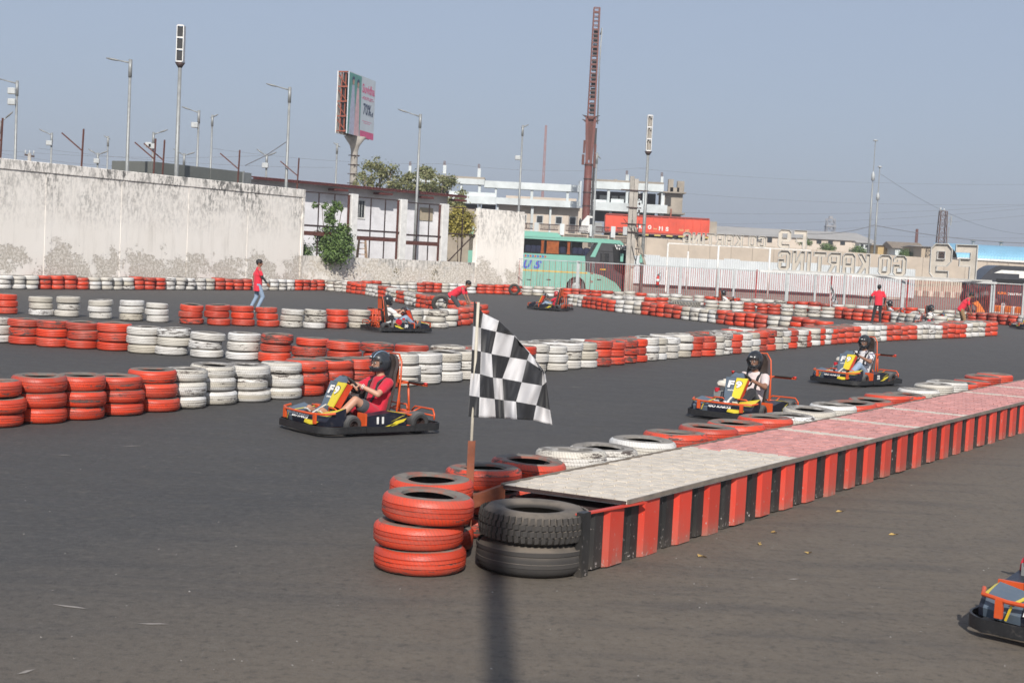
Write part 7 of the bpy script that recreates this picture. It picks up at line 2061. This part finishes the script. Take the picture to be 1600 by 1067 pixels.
def kart(label, loc, yaw, num, plate_num='F9', front_num=None, nose_txt='GO KARTS'):
    o = empty('go_kart', loc, yaw, label, 'go-kart', 'racing go-karts')
    P = {}
    for nm, me in KM.items():
        if nm.startswith('wf') or nm.startswith('wr'): continue
        nn_ = nm
        for suf in ('_left', '_right', '_l', '_r'):
            if nn_.endswith(suf): nn_ = nn_[:-len(suf)]
        P[nm] = inst(nn_, me, o)
    for (x, y, k) in ((.5, .48, 'wf'), (.5, -.48, 'wf'), (-.5, .50, 'wr'), (-.5, -.50, 'wr')):
        r = .132 if k == 'wf' else .142
        v_ = inst('wheel', KM[k], o, (x, y, r), (0, random.uniform(0, 6), R(6) if k == 'wf' else 0)); inst('rim', KM[k + '_rim'], v_)
    if num:
        put_text(num, M['whitep'], (.20, .606, .155), (-1, 0, 0), (0, 0, 1), .11, .09, P['side_pod_left'], bold=.05)
        put_text(num, M['whitep'], (.05, -.606, .155), (1, 0, 0), (0, 0, 1), .11, .09, P['side_pod_right'], bold=.05)
    up_ = Vector((-.16, 0, .31)).normalized(); out = Vector((.31, 0, .16)).normalized()
    base = Vector((.57, 0, .33)) + out * .003
    if plate_num:
        for ch, y0, w_ in ((plate_num[0], -.118, .10), (plate_num[1], .012, .10)):
            par = P['number_plate_right'] if y0 < 0 else P['number_plate_left']
            put_text(ch, M['navy'], base + up_ * .165 + Vector((0, y0 - .006, 0)), (0, 1, 0), up_, w_ + .016, .135, par, bold=.09)
            put_text(ch, M['whitep'], base + up_ * .172 + out * .004 + Vector((0, y0, 0)), (0, 1, 0), up_, w_, .12, par, bold=.05)
        put_text('GO KARTING', M['whitep'], base + up_ * .115 + out * .001 + Vector((0, -.10, 0)), (0, 1, 0), up_, .10, .026, P['number_plate_right'], bold=.03)
    fo = Vector((.955, -.19, .205)); 
    put_text(nose_txt, M['whitep'], (.972, -.20, .20), (0, 1, 0), Vector((-.45, 0, .55)), .38, .055, P['nose_panel'], bold=.05)
    if front_num: put_text(front_num, M['whitep'], (.79, -.055, .255), (0, 1, 0), Vector((-.6, 0, .35)), .11, .07, P['fairing_column'], bold=.05)
    return o
def yaw_of(hx_, hy_): return math.atan2(hy_, hx_)
DRV = [
 dict(lab='go-kart number 11 in front of the nearest tyre row, driven by the person in red', c=(-1.90, 18.57), h=(-.77, -.64), num='11', d=dict(lab='driver in a red top, shorts, glasses and striped black helmet in kart 11', shirt='red_shirt', leg='charcoal', skin='skin1', face=(.95, -.10, -.12), stripe=True, trousers=False, shoe='tan_shoe', glasses=True, vox=.009, skirt=True, hcol='helmet_grey')),
 dict(lab='go-kart number 27 behind the dusty tyres by the platform', c=(3.78, 22.55), h=(-.56, -.83), num=None, fn='27', d=dict(lab='driver in a pale shirt and black trousers in kart 27', shirt='pink_shirt', leg='blackcloth', skin='skin2', face=(.95, -.05, -.18), vox=.010)),
 dict(lab='go-kart number 22 following kart 27, at the right', c=(7.38, 30.25), h=(-.70, -.71), num='22', d=dict(lab='driver in a dark-patterned white shirt and light jeans in kart 22', shirt='print_shirt', leg='jeans', skin='skin2', face=(.9, .12, -.15), vox=.011)),
 dict(lab='go-kart number 20 seen from behind its right side between two tyre rows', c=None, h=(.87, .49), num='20', d=dict(lab='driver in a white shirt and light jeans seen from behind in kart 20', shirt='white_shirt', leg='jeans', skin='skin1', face=(.75, -.1, -.2), vox=.011)),
 dict(lab='distant go-kart seen from behind below the green bus', c=None, h=(-.90, .42), num=None, d=dict(lab='driver mostly hidden by the orange backrest of the kart below the bus', shirt='red_shirt', leg='jeans', skin='skin2', scale=.86, vox=.014, hcol='helmet_red')),
 dict(lab='go-kart entering at the lower right edge in the pit lane', c=(4.20, 9.80), h=(-.64, -.77), num=None, d=dict(lab='driver of the kart cut off by the lower right edge', shirt='blackcloth', leg='jeans', skin='skin2', vox=.014)),
 dict(lab='far go-kart beside the upright white tyre, its striped panel showing', c=None, h=(.85, -.53), num=None, d=dict(lab='far driver in white with black helmet beside the upright white tyre', shirt='white_shirt', leg='blackcloth', skin='skin2', vox=.016)),
 dict(lab='far go-kart hidden by tyres below the concrete ramp', c=None, h=(.95, .1), num=None, d=dict(lab='far driver in white whose helmet shows above tyres below the small letter sign', shirt='white_shirt', leg='blackcloth', skin='skin2', vox=.016)),
 dict(lab='far go-kart partly behind the standing marshal in black trousers', c=None, h=(.95, -.1), num=None, d=dict(lab='far driver in white and black just right of the standing marshal', shirt='print_shirt', leg='blackcloth', skin='skin2', vox=.016)),
 dict(lab='go-kart nosing in at the right edge beside the far tyre row', c=None, h=(-1, -.2), num=None, d=dict(lab='driver of the kart at the right edge by the far tyre row', shirt='blackcloth', leg='blackcloth', skin='skin2', vox=.016)),
]
g20 = G(620, 519.5); gf = G(862, 485.5)
DRV[3]['c'] = (g20.x - .12, g20.y + .42); DRV[4]['c'] = (gf.x, gf.y + .4)
def atz(px, s_): return ((px - 800) / s_ , FPX / s_)
DRV[6]['c'] = atz(1459, 34.6); DRV[7]['c'] = atz(1133, 29.4); DRV[8]['c'] = atz(1394, 32.0); DRV[9]['c'] = atz(1612, 32.3)
for i, K_ in enumerate(DRV):
    yw = yaw_of(*K_['h']); c = K_['c']
    kart(K_['lab'], (c[0], c[1], 0), yw, K_['num'], 'F9' if i != 5 else None, K_.get('fn'), 'F9' if i == 5 else 'GO KARTS')
    d = K_['d']; opts = {k: v for k, v in d.items() if k not in ('lab', 'shirt', 'leg', 'skin')}
    driver(d['lab'], (c[0], c[1], 0), yw, d['shirt'], d['leg'], d['skin'], opts)

# ---------------------------------------------------------------- marshals
def marshal(label, loc, yaw, J, shirt, legm, skin, arms='skin2', hem=.12, black_sleeve=(), faceon=True, scale=1.0, vox=.013):
    o = empty('person', loc, yaw, label, 'person', 'track marshals in red shirts'); o.scale = (scale,) * 3
    V = {k: Vector(v) for k, v in J.items()}
    mb = MB(); pel, ch_, nk, hd_ = V['pelvis'], V['chest'], V['neck'], V['head']
    limb(mb, pel, ch_, .105, .12, (0, 1, 0), 1.3); limb(mb, ch_, nk - (nk - ch_).normalized() * .05, .115, .08, (0, 1, 0), 1.45); limb(mb, nk - (nk - ch_).normalized() * .04, hd_ - Vector((0, 0, .03)), .052, .05)
    f, u, sd = head(mb, hd_, V['face'], V.get('hup', (0, 0, 1)))
    for s_ in 'LR':
        chain(mb, [V['sh' + s_], V['el' + s_]], [.048, .037]); chain(mb, [V['el' + s_], V['wr' + s_]], [.038, .025]); chain(mb, [V['hip' + s_], V['kn' + s_]], [.08, .053]); chain(mb, [V['kn' + s_], V['an' + s_]], [.052, .034])
        d = (V['wr' + s_] - V['el' + s_]).normalized(); hand(mb, V['wr' + s_], d, Vector((0, -1 if s_ == 'L' else 1, -.2)), .35, 1 if s_ == 'L' else -1)
    inst('body', skinned(mb, 'body', M[skin], vox, 3), o)
    face_bits(o, hd_, f, u, sd)
    mb = MB(); mb.ell(hd_ + u * .038 - f * .018, (.112, .092, .095), 16, 12, 0, (f, sd, u)); mb.ell(hd_ - f * .055 + u * .0, (.055, .075, .075), 12, 8, 0, (f, sd, u))
    inst('hair', skinned(mb, 'hair', M['hair'], .012, 2), o)
    mb = MB(); dn = (pel - ch_).normalized(); limb(mb, pel + dn * hem, ch_, .145, .142, (0, 1, 0), 1.27, flat=True); limb(mb, pel, ch_, .138, .142, (0, 1, 0), 1.27); limb(mb, ch_, nk - (nk - ch_).normalized() * .07, .136, .092, (0, 1, 0), 1.5)
    for s_ in 'LR': e_ = V['sh' + s_].lerp(V['el' + s_], .72); limb(mb, V['sh' + s_] - Vector((0, .02 if s_ == 'L' else -.02, .01)), e_, .062, .056); limb(mb, V['sh' + s_].lerp(e_, .5), e_, .060, .062, flat=True)
    inst('polo_shirt', skinned(mb, 'polo_shirt', M[shirt], .013, 3), o)
    mb = MB(); limb(mb, nk - Vector((0, 0, .03)), nk + Vector((0, 0, .02)), .068, .062, flat=True); inst('collar', skinned(mb, 'collar', M[shirt], .010, 2), o)
    mb = MB(); limb(mb, pel - dn * .06, pel + dn * .03, .125, .125, (0, 1, 0), 1.3)
    for s_ in 'LR': limb(mb, V['hip' + s_], V['kn' + s_], .096, .068); limb(mb, V['kn' + s_], V['kn' + s_].lerp(V['an' + s_], .95), .066, .052); limb(mb, V['kn' + s_].lerp(V['an' + s_], .8), V['kn' + s_].lerp(V['an' + s_], 1.0), .055, .058, flat=True)
    inst('trousers', skinned(mb, 'trousers', M[legm], .013, 3), o)
    for s_ in 'LR':
        a = V['an' + s_]; shoe('shoe', a + Vector((-.045, 0, -.055)), a + Vector((.15, 0, -.06)), M['dark_shoe'], o)
        if s_ in black_sleeve:
            mb = MB(); e_ = V['sh' + s_].lerp(V['el' + s_], .55); chain(mb, [e_, V['el' + s_], V['el' + s_].lerp(V['wr' + s_], .93)], [.052, .043, .031]); inst('arm_sleeve', skinned(mb, 'arm_sleeve', M['blackcloth'], .010, 2), o)
    return o
stand = dict(pelvis=(0, 0, .96), chest=(0, 0, 1.24), neck=(0, 0, 1.47), head=(.01, 0, 1.61), face=(1, 0, -.1), shL=(0, .19, 1.41), shR=(0, -.19, 1.41), elL=(-.02, .27, 1.13), elR=(-.02, -.27, 1.13), wrL=(.08, .30, .89), wrR=(.08, -.30, .89),
             hipL=(0, .09, .92), hipR=(0, -.09, .92), knL=(.03, .11, .50), knR=(.03, -.11, .50), anL=(0, .12, .09), anR=(0, -.12, .09))
# walking left behind the spaced-out row, seen from his right side
J = dict(stand); J.update(face=(.96, -.25, -.12), head=(.03, -.01, 1.61), chest=(.0, 0, 1.24), elR=(.10, -.27, 1.16), wrR=(.26, -.30, .97), elL=(-.12, .25, 1.15), wrL=(-.08, .27, .90), knR=(.16, -.10, .52), anR=(-.02, -.12, .12), knL=(-.02, .10, .50), anL=(-.20, .11, .14))
p = atz(399, 46.6)
marshal('marshal in red polo and light jeans walking behind the spaced-out tyre row at the left', (p[0], p[1], 0), R(18), J, 'polo', 'jeans', 'skin2', hem=.26, black_sleeve='R', scale=1.03)
# bending forward inside the hairpin, facing right
J = dict(stand); J.update(pelvis=(-.22, 0, .86), chest=(.03, 0, 1.04), neck=(.22, 0, 1.17), head=(.33, 0, 1.27), face=(.92, -.1, -.4), shL=(.16, .18, 1.12), shR=(.16, -.18, 1.12), elL=(.26, .22, .88), elR=(.24, -.22, .88), wrL=(.36, .16, .68), wrR=(.34, -.18, .67),
                         hipL=(-.22, .09, .84), hipR=(-.22, -.09, .84), knL=(.02, .12, .48), knR=(.06, -.12, .47), anL=(-.08, .13, .09), anR=(.0, -.13, .09))
p = atz(713, 45.0)
marshal('marshal in red polo bending forward inside the tyre hairpin behind the flag', (p[0], p[1], 0), R(-8), J, 'polo', 'greytr', 'skin2', hem=.10)
# standing with his back to the camera
J = dict(stand); J.update(shL=(0, .2, 1.42), shR=(0, -.2, 1.42), elL=(-.02, .34, 1.17), elR=(.0, -.28, 1.13), wrL=(.0, .38, .93), wrR=(.06, -.25, .90), knL=(.02, .16, .50), anL=(-.02, .24, .09), knR=(.02, -.10, .50), anR=(0, -.12, .09), face=(.95, -.3, -.2))
p = atz(1368.5, 34.2)
marshal('marshal in red polo and black trousers standing with his back to the camera', (p[0], p[1], 0), R(88), J, 'polo', 'blackcloth', 'skin2', black_sleeve='LR', scale=1.05)
# leaning forward at the right
J = dict(stand); J.update(pelvis=(-.10, 0, .93), chest=(.05, 0, 1.17), neck=(.19, 0, 1.37), head=(.28, 0, 1.49), face=(.85, 0, -.5), shL=(.14, .18, 1.31), shR=(.14, -.18, 1.31), elL=(.20, .2, 1.04), elR=(.19, -.2, 1.04), wrL=(.30, .16, .82), wrR=(.28, -.18, .81), hipL=(-.1, .09, .9), hipR=(-.1, -.09, .9), knL=(-.02, .12, .49), knR=(.05, -.12, .49), anL=(-.10, .13, .09), anR=(.0, -.13, .09))
p = atz(1502, 35.6)
marshal('marshal in red polo and khaki trousers leaning forward beside the dark coach', (p[0], p[1], 0), R(-12), J, 'polo', 'khaki', 'skin2', scale=1.06)
o = empty('person', (atz(1521, 30)[0], atz(1521, 30)[1], 0), 0, 'onlooker mostly hidden in the dark behind the fence left of the coach', 'person')
bpy.data.objects.remove(o)
# ---------------------------------------------------------------- the hazy air
hz = MB(); hz.box2((-700, -20, -2), (900, 1300, 60))
hm = bpy.data.materials.new('hazy_air'); hm.use_nodes = True; ht = hm.node_tree
for n_ in list(ht.nodes):
    if n_.type != 'OUTPUT_MATERIAL': ht.nodes.remove(n_)
pv = ht.nodes.new('ShaderNodeVolumePrincipled'); pv.inputs['Color'].default_value = (.90, .92, .97, 1); pv.inputs['Density'].default_value = .0006; pv.inputs['Anisotropy'].default_value = .2
ht.links.new(pv.outputs[0], ht.nodes['Material Output'].inputs['Volume'])
tag(hz.obj('haze', hm), kind='stuff')
